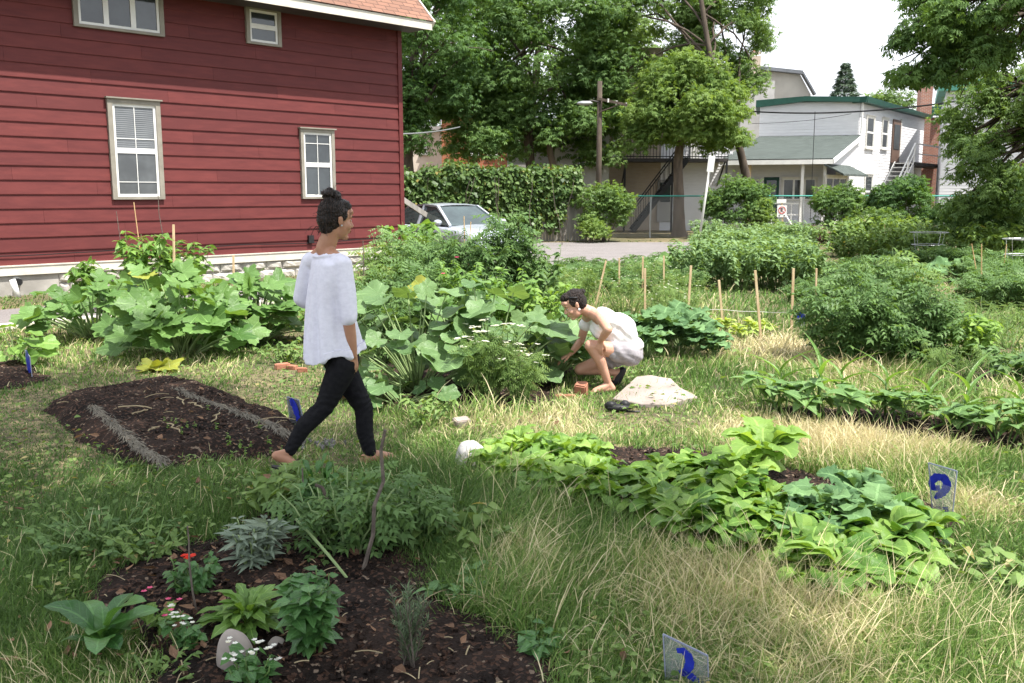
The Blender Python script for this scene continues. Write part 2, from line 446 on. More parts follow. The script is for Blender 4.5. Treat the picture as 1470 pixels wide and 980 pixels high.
def glassm(name, c=(.05, .06, .065), rough=.06):
    m, N, L, out = newmat(name)
    b = N.new('ShaderNodeBsdfPrincipled'); b.inputs['Roughness'].default_value = rough
    b.inputs['Specular IOR Level'].default_value = .8
    n = noise(N, L, 1.6, 3)
    L.new(ramp(N, L, n, [(.35, tuple(k * .5 for k in c)), (.65, c)]), b.inputs['Base Color'])
    L.new(b.outputs[0], out.inputs[0]); return m
M['glass'] = glassm('window_glass')
M['glasslit'] = glassm('window_glass_pale', (.10, .11, .115), .12)
def clearm(name, col=(.9, .95, 1.0), t=.75, rough=.04):
    m, N, L, out = newmat(name)
    g = N.new('ShaderNodeBsdfGlossy'); g.inputs['Roughness'].default_value = rough; g.inputs[0].default_value = (.9, .9, .9, 1)
    tr = N.new('ShaderNodeBsdfTransparent'); tr.inputs[0].default_value = rgb(col)
    df = N.new('ShaderNodeBsdfDiffuse'); df.inputs[0].default_value = (.6, .65, .7, 1)
    fr = N.new('ShaderNodeFresnel'); fr.inputs[0].default_value = 1.5
    a = N.new('ShaderNodeMixShader'); a.inputs[0].default_value = 1 - t; L.new(tr.outputs[0], a.inputs[1]); L.new(df.outputs[0], a.inputs[2])
    b = N.new('ShaderNodeMixShader'); L.new(fr.outputs[0], b.inputs[0]); L.new(a.outputs[0], b.inputs[1]); L.new(g.outputs[0], b.inputs[2])
    L.new(b.outputs[0], out.inputs[0]); return m
M['acrylic'] = clearm('clear_acrylic', (.93, .95, .98), .82)

def sidingm(name, c1, c2, streak=.5):
    """painted lap boards: tone differs from board to board (lf.z) with weathering"""
    m, N, L, out = newmat(name)
    t = lfattr(N, L)[2]
    b = N.new('ShaderNodeBsdfPrincipled'); b.inputs['Roughness'].default_value = .62; b.inputs['Specular IOR Level'].default_value = .25
    tc = N.new('ShaderNodeTexCoord'); mm = N.new('ShaderNodeMapping'); mm.inputs['Scale'].default_value = (1, 1, 6)
    L.new(tc.outputs['Object'], mm.inputs[0])
    n = noise(N, L, 2.2, 6, mm.outputs[0])
    col = ramp(N, L, math_(N, L, 'ADD', math_(N, L, 'MULTIPLY', n, .75), math_(N, L, 'MULTIPLY', t, .3)), [(.3, c2), (.72, c1)])
    L.new(col, b.inputs['Base Color'])
    mm2 = N.new('ShaderNodeMapping'); mm2.inputs['Scale'].default_value = (3, 3, 60); L.new(tc.outputs['Object'], mm2.inputs[0])
    bp = N.new('ShaderNodeBump'); bp.inputs['Strength'].default_value = .25; bp.inputs['Distance'].default_value = .004
    L.new(noise(N, L, 3, 4, mm2.outputs[0]), bp.inputs['Height']); L.new(bp.outputs[0], b.inputs['Normal'])
    L.new(b.outputs[0], out.inputs[0]); return m
M['redsiding'] = sidingm('red_siding', (.158, .036, .033), (.100, .022, .022))
M['whitesiding'] = sidingm('white_siding', (.80, .80, .82), (.66, .66, .68))

def brickm(name, c1, c2, mortar, sc=1.0, bw=.24, bh=.075):
    m, N, L, out = newmat(name)
    tc = N.new('ShaderNodeTexCoord'); s = N.new('ShaderNodeSeparateXYZ'); L.new(tc.outputs['Object'], s.inputs[0])
    cx = N.new('ShaderNodeCombineXYZ'); L.new(math_(N, L, 'ADD', s.outputs[0], math_(N, L, 'MULTIPLY', s.outputs[1], .83)), cx.inputs[0]); L.new(s.outputs[2], cx.inputs[1])
    br = N.new('ShaderNodeTexBrick'); br.inputs['Scale'].default_value = sc; br.inputs['Brick Width'].default_value = bw; br.inputs['Row Height'].default_value = bh
    br.inputs['Mortar Size'].default_value = .012; br.inputs['Color1'].default_value = rgb(c1); br.inputs['Color2'].default_value = rgb(c2); br.inputs['Mortar'].default_value = rgb(mortar)
    L.new(cx.outputs[0], br.inputs['Vector'])
    col = mixc(N, L, math_(N, L, 'MULTIPLY', noise(N, L, 1.2, 5), .6), br.outputs[0], tuple(k * .6 for k in c2))
    b = N.new('ShaderNodeBsdfPrincipled'); b.inputs['Roughness'].default_value = .9; L.new(col, b.inputs['Base Color']); L.new(b.outputs[0], out.inputs[0]); return m
M['redbrick'] = brickm('red_brick', (.36, .13, .075), (.24, .085, .055), (.36, .32, .28))
M['orangebrick'] = brickm('orange_brick', (.55, .17, .06), (.42, .12, .05), (.4, .25, .18))
M['beigebrick'] = brickm('beige_brick', (.52, .42, .32), (.44, .35, .26), (.45, .4, .34))
def shinglem(name, c1, c2):
    m, N, L, out = newmat(name)
    tc = N.new('ShaderNodeTexCoord')
    br = N.new('ShaderNodeTexBrick'); br.inputs['Brick Width'].default_value = .3; br.inputs['Row Height'].default_value = .13; br.inputs['Scale'].default_value = 1
    br.inputs['Mortar Size'].default_value = .012; br.inputs['Color1'].default_value = rgb(c1); br.inputs['Color2'].default_value = rgb(c2); br.inputs['Mortar'].default_value = rgb(tuple(k * .45 for k in c2))
    a = N.new('ShaderNodeAttribute'); a.attribute_name = 'lf'; L.new(a.outputs['Vector'], br.inputs['Vector'])
    col = mixc(N, L, math_(N, L, 'MULTIPLY', noise(N, L, 2.0, 5), .5), br.outputs[0], c2)
    b = N.new('ShaderNodeBsdfPrincipled'); b.inputs['Roughness'].default_value = .95; L.new(col, b.inputs['Base Color'])
    bp = N.new('ShaderNodeBump'); bp.inputs['Strength'].default_value = .5; bp.inputs['Distance'].default_value = .01; L.new(noise(N, L, 120, 3), bp.inputs['Height']); L.new(bp.outputs[0], b.inputs['Normal'])
    L.new(b.outputs[0], out.inputs[0]); return m
M['brownshingle'] = shinglem('brown_shingle', (.27, .135, .09), (.16, .085, .06))
M['greenshingle'] = shinglem('green_shingle', (.085, .105, .098), (.055, .07, .064))

# ================================================================== ground
m, N, L, out = newmat('ground')
b = N.new('ShaderNodeBsdfPrincipled'); b.inputs['Roughness'].default_value = .95
tc = N.new('ShaderNodeTexCoord')
n1 = noise(N, L, .45, 5, tc.outputs['Object']); n2 = noise(N, L, 14, 6, tc.outputs['Object'])
ca = ramp(N, L, n1, [(.38, (.075, .095, .03)), (.52, (.19, .165, .075)), (.66, (.33, .26, .14))])
cb = mixc(N, L, ramp(N, L, n2, [(.4, (0, 0, 0)), (.62, (1, 1, 1))]), ca, (.075, .055, .032))
L.new(cb, b.inputs['Base Color'])
bp = N.new('ShaderNodeBump'); bp.inputs['Strength'].default_value = 1; bp.inputs['Distance'].default_value = .02
L.new(noise(N, L, 40, 6, tc.outputs['Object']), bp.inputs['Height']); L.new(bp.outputs[0], b.inputs['Normal']); L.new(b.outputs[0], out.inputs[0])
M['ground'] = m
g = MB(); g.quad((-400, -200, 0), (400, -200, 0), (400, 700, 0), (-400, 700, 0))
g.build('ground', M['ground'], kind='structure')

def asphaltm(name, c1, c2):
    m, N, L, out = newmat(name)
    b = N.new('ShaderNodeBsdfPrincipled'); b.inputs['Roughness'].default_value = .9
    tc = N.new('ShaderNodeTexCoord')
    a = ramp(N, L, noise(N, L, .8, 6, tc.outputs['Object']), [(.35, c2), (.65, c1)])
    v = N.new('ShaderNodeTexVoronoi'); v.inputs['Scale'].default_value = 60; L.new(tc.outputs['Object'], v.inputs['Vector'])
    a = mixc(N, L, math_(N, L, 'MULTIPLY', v.outputs['Distance'], .8), a, tuple(k * 1.7 for k in c1))
    L.new(a, b.inputs['Base Color'])
    bp = N.new('ShaderNodeBump'); bp.inputs['Strength'].default_value = .6; bp.inputs['Distance'].default_value = .006; L.new(v.outputs['Distance'], bp.inputs['Height']); L.new(bp.outputs[0], b.inputs['Normal'])
    L.new(b.outputs[0], out.inputs[0]); return m
M['gravel'] = asphaltm('gravel', (.155, .14, .137), (.095, .087, .083))

# ---- red house frame of reference
HA = G(580, 384.5); HB = G(0, 426)
hu = (HB - HA).normalized(); hn = Vector((-hu.y, hu.x, 0))
if hn.dot(-HA) < 0: hn = -hn
def HP(s, z, off=0.0): return HA + hu * s + hn * off + Vector((0, 0, z))
def P2(v): return (v.x, v.y)
# driveway strip along the house, and the lot where the car stands
st = MB()
d1, d2 = 2.0, 3.95
st.prism([P2(HP(26, 0, d1)), P2(HP(26, 0, d2)), P2(HP(-1.0, 0, d2)), P2(HP(-1.0, 0, d1))][::-1], -.05, .012)
st.build('driveway', M['gravel'], kind='structure')
st = MB()
lot = [G(770, 392), G(905, 376), G(1000, 368), G(1000, 348), G(560, 349), HP(-1.2, 0, 0.3)]
st.prism([P2(p) for p in lot], -.05, .017)
st.build('parking_lot', M['gravel'], kind='structure')
st = MB()
st.beam(HP(26, .0, d2 + .1), HP(2, .0, d2 + .1), .22, .11)
st.build('concrete_kerb', M['beigetrim'], kind='structure')

# ================================================================== red house
hz = onwall(578, 44, HA, HA + hu)[1]           # eave height
house = thing('red_house', HA, 'red clapboard house with stone foundation and brown shingle roof', 'house')
LW = 16.0
WIN = []
for (x0, y0, x1, y1) in ((151, 142, 235, 288), (428.5, 184, 480, 287), (350, 9, 402, 67), (100, -28, 234, 47)):
    s1, zt = onwall(x0, y0, HA, HA + hu); s0, zb = onwall(x1, y1, HA, HA + hu)
    xc = (x0 + x1) / 2
    zt = onwall(xc, (y0 if y0 > 0 else y0) + (1.5 if y0 > 0 else 3), HA, HA + hu)[1]; zb = onwall(xc, y1 - 2, HA, HA + hu)[1]
    WIN.append((s0, s1, zb, zt))
zf = onwall(300, 371 - 3, HA, HA + hu)[1]       # top of foundation
mb = MB()
mb.add([HP(0, zf), HP(LW, zf), HP(LW, hz), HP(0, hz)], np.array([[0, 1, 2, 3]]))
bk = HP(0, 0, -9)
mb.add([HP(0, zf), HP(0, hz), HP(0, hz, -9), HP(0, zf, -9)], np.array([[0, 1, 2, 3]]))
e = .2365; z = zf; row = 0
while z < hz:
    z1 = min(z + e, hz)
    spans = [(0.09, LW)]
    j0 = (row * 1.37) % 3.66
    for (p, q) in spans:
        cuts = [p] + [k for k in np.arange(j0, LW, 3.66) if p + .1 < k < q - .1] + [q]
        for a, c in zip(cuts[:-1], cuts[1:]):
            lo, hi = .026, .006
            c2 = c - .003
            V = [HP(a, z, 0), HP(a, z, lo), HP(a, z1, hi), HP(c2, z, 0), HP(c2, z, lo), HP(c2, z1, hi), HP(a, z + .012, lo + .001), HP(c2, z + .012, lo + .001)]
            mb.add([list(v) for v in V], [np.array([0, 3, 4, 1]), np.array([1, 4, 7, 6]), np.array([6, 7, 5, 2]), np.array([0, 1, 6, 2]), np.array([3, 5, 7, 4])], (0, 0, rng.uniform(-.25, .35)))
    z += e; row += 1
# side wall boards (the receding gable end)
z = zf
while z < hz + 2:
    mb.add([list(HP(0, z, -.02)), list(HP(-.026, z, -.02)), list(HP(-.006, z + e, -.02)), list(HP(0, z, -9)), list(HP(-.026, z, -9)), list(HP(-.006, z + e, -9))],
           [np.array([0, 1, 4, 3]), np.array([1, 2, 5, 4])], (0, 0, rng.uniform(-.2, .3)))
    z += e
mb.build('wall', M['redsiding'], house)
t = MB(); t.box(HP(.045, (zf + hz) / 2, .02), (.11, .05, hz - zf), rot=math.atan2(hu.y, hu.x))
t.build('corner_board', M['redsiding'], house)
t = MB(); t.beam(HP(-.05, zf - .07, .035), HP(LW, zf - .07, .035), .07, .15)
t.beam(HP(-.05, zf + .012, .03), HP(LW, zf + .012, .03), .11, .02)
t.build('base_trim', M['beigetrim'], house)
# foundation: split-face blocks, smooth render towards the left
fm = MB()
s = -.02; ft = zf - .145
sm = onwall(84, 405, HA, HA + hu)[0]
fm.box((HP((sm + LW) / 2, ft / 2 - .05, -.10)), (LW - sm, .24, ft + .1), rot=math.atan2(hu.y, hu.x))
fm.box((HP(sm / 2, ft / 2 - .05, -.105)), (sm, .2, ft + .1), rot=math.atan2(hu.y, hu.x), mat=1)
for zz0, zz1 in ((-.05, ft * .48), (ft * .48, ft)):
    s = 0.0 if zz0 < 0 else .2
    while s < sm - .1:
        w = rng.uniform(.32, .62); e2 = min(s + w, sm)
        nx, nzz = 7, 5
        U, Z = np.meshgrid(np.linspace(s + .012, e2 - .012, nx), np.linspace(zz0 + .012, zz1 - .012, nzz))
        edge = np.minimum(np.minimum(U - s, e2 - U) / .06, np.minimum(Z - zz0, zz1 - Z) / .05).clip(0, 1)
        off = -.02 + .07 * edge ** .6 + .03 * wob(np.stack([U * 14, Z * 14, U * 0 + s], -1)) * edge
        P = np.array([list(HP(a, c, o)) for a, c, o in zip(U.ravel(), Z.ravel(), off.ravel())])
        q = [[r * nx + k, r * nx + k + 1, (r + 1) * nx + k + 1, (r + 1) * nx + k] for r in range(nzz - 1) for k in range(nx - 1)]
        fm.add(P, np.array(q), (0, 0, rng.random()), 1)
        s = e2
fm.build('foundation', [M['concrete'], M['stone']], house)
# eaves, fascia, roof
ov = .75; RL = -.27
t = MB()
t.slab([HP(RL, hz - .02, 0), HP(RL, hz - .02, ov), HP(LW, hz - .02, ov), HP(LW, hz - .02, 0)], -.02)
t.build('soffit', M['dark'], house)
t = MB(); t.beam(HP(RL, hz + .03, ov + .015), HP(LW, hz + .03, ov + .015), .03, .17)
t.build('fascia', M['beigetrim'], house)
rp = 4.6; rh = 4.6 * 1.0
roof = MB()
a0, a1 = HP(RL - .05, hz + .13, ov + .06), HP(LW, hz + .13, ov + .06)
a2, a3 = HP(LW, hz + .13 + rh, ov + .06 - rp), HP(RL - .05, hz + .13 + rh, ov + .06 - rp)
sl = math.hypot(rp, rh)
roof.add([list(a0), list(a1), list(a2), list(a3)], np.array([[0, 1, 2, 3]]), np.array([[0, 0, 0], [LW, 0, 0], [LW, sl, 0], [0, sl, 0]]))
a4, a5 = HP(RL - .05, hz + .13, -9 - ov), HP(LW, hz + .13, -9 - ov)
roof.add([list(a3), list(a2), list(a5), list(a4)], np.array([[0, 1, 2, 3]]), np.array([[0, 0, 0], [LW, 0, 0], [LW, sl, 0], [0, sl, 0]]))
roof.build('roof', M['brownshingle'], house)
t = MB(); t.beam(HP(RL - .02, hz + .06, ov + .05), HP(RL - .02, hz + .06 + rh, ov + .05 - rp), .04, .16)
t.build('rake_board', M['beigetrim'], house)
t = MB(); t.add([list(HP(-.001, hz, 0)), list(HP(-.001, hz + rh - .4, -rp + .4)), list(HP(-.001, hz, -9))], np.array([[0, 1, 2]]))
t.build('gable', M['redsiding'], house)

def win_in(parent, PP, s0, s1, z0, z1, fr=.09, frm=None, sash=None, pane=None, style='hung', blind=None, out=.05, grid=False, sill=False):
    """window on a wall; PP(s,z,off) gives points. Part: window (casing) > sash, pane, blind"""
    fm_ = MB()
    def bar(mb_, a, b, c, d, o0, o1, mat=0):
        mb_.add([list(PP(x, y, o)) for o in (o0, o1) for x, y in ((a, c), (b, c), (b, d), (a, d))],
                np.array([[0, 1, 2, 3], [4, 7, 6, 5], [0, 4, 5, 1], [1, 5, 6, 2], [2, 6, 7, 3], [3, 7, 4, 0]]), (0, 0, 0), mat)
    o1 = out + .02
    bar(fm_, s0, s0 + fr, z0, z1, .0, o1); bar(fm_, s1 - fr, s1, z0, z1, 0, o1)
    bar(fm_, s0 + fr, s1 - fr, z1 - fr, z1, 0, o1); bar(fm_, s0 + fr, s1 - fr, z0, z0 + fr * .6, 0, o1)
    if fr > .05: bar(fm_, s0 - .03, s1 + .03, z1, z1 + .025, 0, o1 + .04)
    if sill: bar(fm_, s0 - .05, s1 + .05, z0 - .06, z0, 0, o1 + .05)
    w = fm_.build('window', frm or M['trim'], parent)
    A, B, C, D = s0 + fr, s1 - fr, z0 + fr * .6, z1 - fr
    sm_ = MB(); k = min(.045, (B - A) * .08); o = out - .004
    def rect(a, b_, c, d):
        bar(sm_, a, a + k, c, d, .01, o); bar(sm_, b_ - k, b_, c, d, .01, o); bar(sm_, a + k, b_ - k, c, c + k, .01, o); bar(sm_, a + k, b_ - k, d - k, d, .01, o)
    if style == 'hung':
        mid = (C + D) / 2; rect(A, B, C, mid); rect(A, B, mid, D)
    elif style == 'slide3':
        for q in range(3): rect(A + (B - A) * q / 3, A + (B - A) * (q + 1) / 3, C, D)
    elif style == 'slide2':
        for q in range(2): rect(A + (B - A) * q / 2, A + (B - A) * (q + 1) / 2, C, D)
    else: rect(A, B, C, D)
    if grid:
        g_ = .006; zc = [(C + D) / 2 + (D - C) * .13, C + (D - C) * .16] if grid == 2 else [(C + D) / 2 + (D - C) * .33]
        bar(sm_, (A + B) / 2 - g_, (A + B) / 2 + g_, C + k, D - k, .035, o - .004)
        for zz in zc: bar(sm_, A + k, B - k, zz - g_, zz + g_, .035, o - .005)
    sm_.build('sash', sash or M['white'], w)
    pn = MB(); pn.quad(PP(A, C, .034), PP(B, C, .034), PP(B, D, .034), PP(A, D, .034)); pn.build('pane', pane or M['glass'], w)
    if blind:
        bl = MB(); c0 = C + (D - C) * (blind if blind < 1 else 0)
        nb = int((D - c0) / .035)
        for i in range(nb):
            zz = c0 + (D - c0) * i / nb; bar(bl, A + k, B - k, zz, zz + .022, .0345, .0365)
        bl.build('blind', M['blind'], w)
    return w
M['blind'] = plain('blind', (.20, .215, .23), (.16, .17, .185), .7, 3)
for i, (a, c, zb, zt) in enumerate(WIN):
    win_in(house, HP, a, c, zb, zt, fr=(.085, .07, .075, .08)[i], style=('hung', 'hung', 'hung', 'slide3')[i], out=.055,
           grid=(2, 1, 0, 0)[i], blind=(.5, None, None, None)[i], pane=M['glasslit'] if i == 0 else M['glass'])
# cable, clips, vents on the house
t = MB(); pts = [HP(s_, onwall(0, 388 - 12, HA, HA + hu)[1] * 0 + zf + .17 + .02 * math.sin(s_ * 2.1) + .03 * abs(math.sin(s_ * .9)), .045) for s_ in np.linspace(.4, LW, 60)]
t.tube([list(p) for p in pts], .009, 5); t.build('cable', M['black'], house)
s_, z_ = onwall(23, 404, HA, HA + hu)
t = MB(); t.tube([list(HP(s_, z_, -.02)), list(HP(s_, z_, .14))], .06, 12, cap=True); t.build('vent_pipe', M['black'], house)
t = MB(); t.tube([list(HP(s_, z_, -.02)), list(HP(s_, z_, .03))], .085, 12); t.build('vent_collar', M['offwhite'], house)
s_, _ = onwall(10, 418, HA, HA + hu)
t = MB(); t.tube([list(HP(s_ - .05, 0, .35)), list(HP(s_, .3, .3))], .05, 10); o = t.build('drain_pipe', M['white'], origin=HP(s_, 0, .3), smooth=True)
tag(o, 'short white pipe standing in the grass by the red house foundation', 'pipe')
s_, z_ = onwall(444, 343, HA, HA + hu)
t = MB(); t.box(HP(s_, z_, .05), (.12, .07, .16), rot=math.atan2(hu.y, hu.x)); t.build('outlet_box', M['black'], house)
# grey post with diagonal brace just past the corner
rg = thing('gate_post', HP(-.75, 0, -.1), 'grey wooden gate post with sloping rail beside the red house corner', 'gate post')
t = MB(); t.box(HP(-.35, .8, -.5), (.1, .1, 1.6), rot=.8); t.build('post', M['greywood'], rg)
t = MB(); t.beam(HP(-.4, 1.55, -.5), HP(-2.1, .75, -.7), .05, .12); t.build('rail', M['greywood'], rg)

# ================================================================== far houses
def lap(mb_, PP, s0, s1, z0, z1, e=.11, holes=()):
    z = z0
    while z < z1 - .01:
        zz = min(z + e, z1)
        mb_.add([list(PP(s0, z, 0)), list(PP(s1, z, 0)), list(PP(s1, z, .02)), list(PP(s0, z, .02)), list(PP(s1, zz, .004)), list(PP(s0, zz, .004))],
                [np.array([0, 1, 2, 3]), np.array([3, 2, 4, 5])], (0, 0, rng.uniform(-.1, .2)))
        z += e
def mkPP(A, B):
    A = Vector((A[0], A[1], 0)); B = Vector((B[0], B[1], 0)); u = (B - A).normalized(); n = Vector((-u.y, u.x, 0))
    if n.dot(-A) < 0: n = -n
    def PP(s, z, off=0.0): return A + u * s + n * off + Vector((0, 0, z))
    PP.A = A; PP.u = u; PP.n = n; PP.L = (B - A).length
    return PP
def pxrect(PP, x0, y0, x1, y1):
    a, zt = onwall(x0, y0, PP.A, PP.A + PP.u); c, _ = onwall(x1, y0, PP.A, PP.A + PP.u)
    _, zb = onwall((x0 + x1) / 2, y1, PP.A, PP.A + PP.u); _, zt = onwall((x0 + x1) / 2, y0, PP.A, PP.A + PP.u)
    return min(a, c), max(a, c), zb, zt
def XY(px, Y): return ((px - 735) / F * Y * (1.0), Y)
Cc, Dd, Ee = XY(1222, 46), XY(1313, 55.5), XY(1082, 47.2)
wh = thing('white_house', (Cc[0], Cc[1], 0), 'two-storey white clapboard house with green shingled porch roof and outside stair', 'house')
PS = mkPP(Cc, Dd); PF = mkPP(Cc, Ee)
zt_ = 5.95
mb = MB(); lap(mb, PS, 0, PS.L, 0, zt_, .14); lap(mb, PF, 0, PF.L, 0, zt_ + .1, .14)
mb.prism([Cc, Dd, (Dd[0] - 5, Dd[1] + 2.2), Ee][::1], 0, zt_ + .1)
mb.build('wall', M['whitesiding'], wh)
t = MB()
for PPx in (PS,):
    t.add([list(PPx(-.3, zt_, -.3)), list(PPx(-.3, zt_, .35)), list(PPx(PPx.L + .2, zt_ , .35)), list(PPx(PPx.L + .2, zt_, -.3)),
           list(PPx(-.3, zt_ + .28, -.3)), list(PPx(-.3, zt_ + .28, .4)), list(PPx(PPx.L + .2, zt_ + .18, .4)), list(PPx(PPx.L + .2, zt_ + .18, -.3))],
          np.array([[0, 1, 2, 3], [4, 7, 6, 5], [0, 4, 5, 1], [1, 5, 6, 2], [2, 6, 7, 3], [3, 7, 4, 0]]))
pk = PF.L * .55
t.add([list(PF(-.31, zt_ + .02, .3)), list(PF(pk, zt_ + .12, .3)), list(PF(PF.L + .2, zt_ - .12, .3)), list(PF(PF.L + .2, zt_ + .22, .3)), list(PF(pk, zt_ + .36, .3)), list(PF(-.31, zt_ + .26, .3)),
       list(PF(-.31, zt_ + .02, -4)), list(PF(pk, zt_ + .12, -4)), list(PF(PF.L + .2, zt_ - .12, -4)), list(PF(PF.L + .2, zt_ + .22, -4)), list(PF(pk, zt_ + .36, -4)), list(PF(-.31, zt_ + .26, -4))],
      [np.array([[0, 1, 4, 5], [1, 2, 3, 4], [5, 4, 10, 11], [4, 3, 9, 10], [0, 6, 7, 1], [1, 7, 8, 2]])])
t.build('cornice', M['green'], wh)
for (x0, y0, x1, y1, stl) in ((1243.5, 166, 1255, 213, 'hung'), (1266, 169, 1275, 214, 'hung'), (1240.5, 250, 1252, 298, 'hung')):
    a, c, zb, zt = pxrect(PS, x0, y0, x1, y1); win_in(wh, PS, a, c, zb, zt, .09, M['offwhite'], M['white'], M['glass'], stl, sill=True)
a, c, zb, zt = pxrect(PS, 1281, 172, 1292, 234)
dr = MB(); dr.slab([PS(a, zb, .03), PS(c, zb, .03), PS(c, zt, .03), PS(a, zt, .03)], .05); d_ = dr.build('door', plain('brown_door', (.16, .1, .075), (.1, .065, .05), .5, 3), wh)
dr = MB(); dr.slab([PS(a + .18, zb + .7, .09), PS(c - .18, zb + .7, .09), PS(c - .18, zt - .25, .09), PS(a + .18, zt - .25, .09)], .01); dr.build('pane', M['glass'], d_)
dr = MB(); dr.slab([PS(c - .001, zb, .02), PS(c + .12, zb, .02), PS(c + .12, zt + .1, .02), PS(c - .001, zt + .1, .02)], .07); dr.build('door_frame', M['offwhite'], d_)
# stair and landing
sl_ = (Vector((Dd[0], Dd[1], 0)) - PS.A).length
zl = 3.3; s_top = a - .1; s_bot = s_top - 4.6
stw = MB()
for i in range(15):
    f_ = i / 14; stw.box(PS(s_top - f_ * 4.6, zl - .05 - f_ * (zl - .2), .75), (.28, .95, .045), rot=math.atan2(PS.u.y, PS.u.x))
sta = stw.build('stair', M['offwhite'], wh)
t = MB()
for off in (.28, 1.22): t = MB(); t.beam(PS(s_top + .1, zl - .05, off), PS(s_bot - .1, .1, off), .05, .24); t.build('stringer', M['white'], sta)
t = MB()
for off in (1.24,):
    t.beam(PS(s_top + .05, zl + .95, off), PS(s_bot, 1.1, off), .06, .08); t.beam(PS(s_top + .05, zl + .5, off), PS(s_bot, .65, off), .05, .06)
    for i in range(5):
        f_ = i / 4; t.beam(PS(s_top - f_ * 4.5, zl - f_ * (zl - .15), off), PS(s_top - f_ * 4.5, zl + .95 - f_ * (zl - .15), off), .06)
t.beam(PS(s_top, zl + .95, 1.24), PS(sl_ + 1.4, zl + .95, 1.24), .06, .08); t.beam(PS(s_top, zl + .45, 1.24), PS(sl_ + 1.4, zl + .45, 1.24), .05, .05)
t.beam(PS(sl_ + 1.4, zl, 1.24), PS(sl_ + 1.4, zl + 1, 1.24), .06)
t.build('railing', M['white'], sta)
t = MB(); t.box(PS((s_top + sl_ + 1.5) / 2, zl - .08, .7), (sl_ + 1.5 - s_top, 1.25, .16), rot=math.atan2(PS.u.y, PS.u.x)); t.build('landing', M['dark'], sta)
for q in (s_top + .1, sl_ + 1.3): t = MB(); t.beam(PS(q, 0, 1.15), PS(q, zl - .1, 1.15), .12); t.build('landing_post', M['offwhite'], sta)
# porch
Kk = (Cc[0] - 2.66, Cc[1] - 3.6); PK = mkPP(Kk, (Kk[0] - .97, Kk[1] + .24))
Lp = 4.45; dep = 4.4
PSd = mkPP(Kk, Cc)                                  # right flank, in line with the side wall
zr0, zr1 = 3.22, 4.46
t = MB(); k0, k1 = PK(-.25, zr0, .3), PK(Lp + .15, zr0 - .02, .3)
r0, r1 = PF(-.12, zr1, .03), PF(PF.L, zr1, .03)
t.add([list(k0), list(k1), list(r1), list(r0)], np.array([[0, 1, 2, 3]]), np.array([[0, 0, 0], [5, 0, 0], [5, 4.6, 0], [0, 4.6, 0]]))
t.add([list(v - Vector((0, 0, .08))) for v in (k0, k1, r1, r0)], np.array([[3, 2, 1, 0]]))
t.build('porch_roof', M['greenshingle'], wh)
t = MB(); t.beam(PK(-.25, zr0 - .14, .3), PK(Lp + .15, zr0 - .16, .3), .05, .2); t.beam(PK(-.27, zr0 - .12, .3), PF(-.14, zr1 - .12, .05), .05, .2)
t.build('porch_fascia', M['white'], wh)
bw = 1.3
mb = MB(); PB = lambda s, z, off=0.0: PK(s, z, off - bw)
PBq = mkPP((PB(0, 0).x, PB(0, 0).y), (PB(1, 0).x, PB(1, 0).y))
lap(mb, PBq, 0, Lp, .3, zr0 - .05, .14)
mb.add([list(PSd(0.05, 2.9, .0)), list(PSd(PSd.L, 2.9, .0)), list(PSd(PSd.L, zr1 - .05, .0)), list(PSd(.05, zr0 - .05, 0))], np.array([[0, 1, 2, 3]]))
lap(mb, PSd, 1.3, PSd.L, 0.0, 3.0, .14)
mb.build('porch_wall', M['whitesiding'], wh)
t = MB(); t.prism([P2(PK(0, 0, 0)), P2(PK(0, 0, -bw)), P2(PK(Lp, 0, -bw)), P2(PK(Lp, 0, 0))], 0, .32); t.build('porch_floor', M['concrete'], wh)
t = MB()
for q in (.05, 1.0): t = MB(); t.beam(PK(q, .3, -.05), PK(q, zr0 - .15, -.05), .13); t.build('porch_post', M['white'], wh)
t = MB(); t.beam(PK(3.3, .3, -.05), PK(3.3, zr0 - .15, -.05), .14); t.build('porch_post', M['stake'], wh)
t = MB(); t.beam(PK(1.0, 1.25, -.05), PK(2.3, 1.25, -.05), .06, .06); t.beam(PK(1.0, .75, -.05), PK(2.3, .75, -.05), .05, .05)
for q in (1.4, 1.8, 2.25): t.beam(PK(q, .3, -.05), PK(q, 1.25, -.05), .04)
t.build('porch_railing', M['white'], wh)
a, c, zb, zt = pxrect(PBq, 1122, 254, 1174, 288); win_in(wh, PBq, a, c, zb, zt, .08, M['offwhite'], M['white'], M['glasslit'], 'slide3')
a, c, zb, zt = pxrect(PBq, 1079, 257, 1091, 285); win_in(wh, PBq, a, c, zb, zt, .07, M['offwhite'], M['white'], M['glass'], 'one')
a, c, zb, zt = pxrect(PBq, 1097, 254, 1119, 318); dr = MB(); dr.slab([PBq(a, zb, .03), PBq(c, zb, .03), PBq(c, zt, .03), PBq(a, zt, .03)], .05); d_ = dr.build('door', M['green'], wh)
dr = MB(); dr.slab([PBq(a + .12, zt - .9, .085), PBq(c - .12, zt - .9, .085), PBq(c - .12, zt - .15, .085), PBq(a + .12, zt - .15, .085)], .01); dr.build('pane', M['glass'], d_)
a, c, zb, zt = pxrect(PSd, 1184, 252, 1215, 281); win_in(wh, PSd, a, c, zb, zt, .1, M['offwhite'], M['white'], M['glasslit'], 'slide3', out=.05)
t = MB(); q0, q1 = PSd(a - .2, 3.0, .0), PSd(c + .4, 3.0, 0); q2, q3 = PSd(c + .5, 2.55, .85), PSd(a - .1, 2.55, .85)
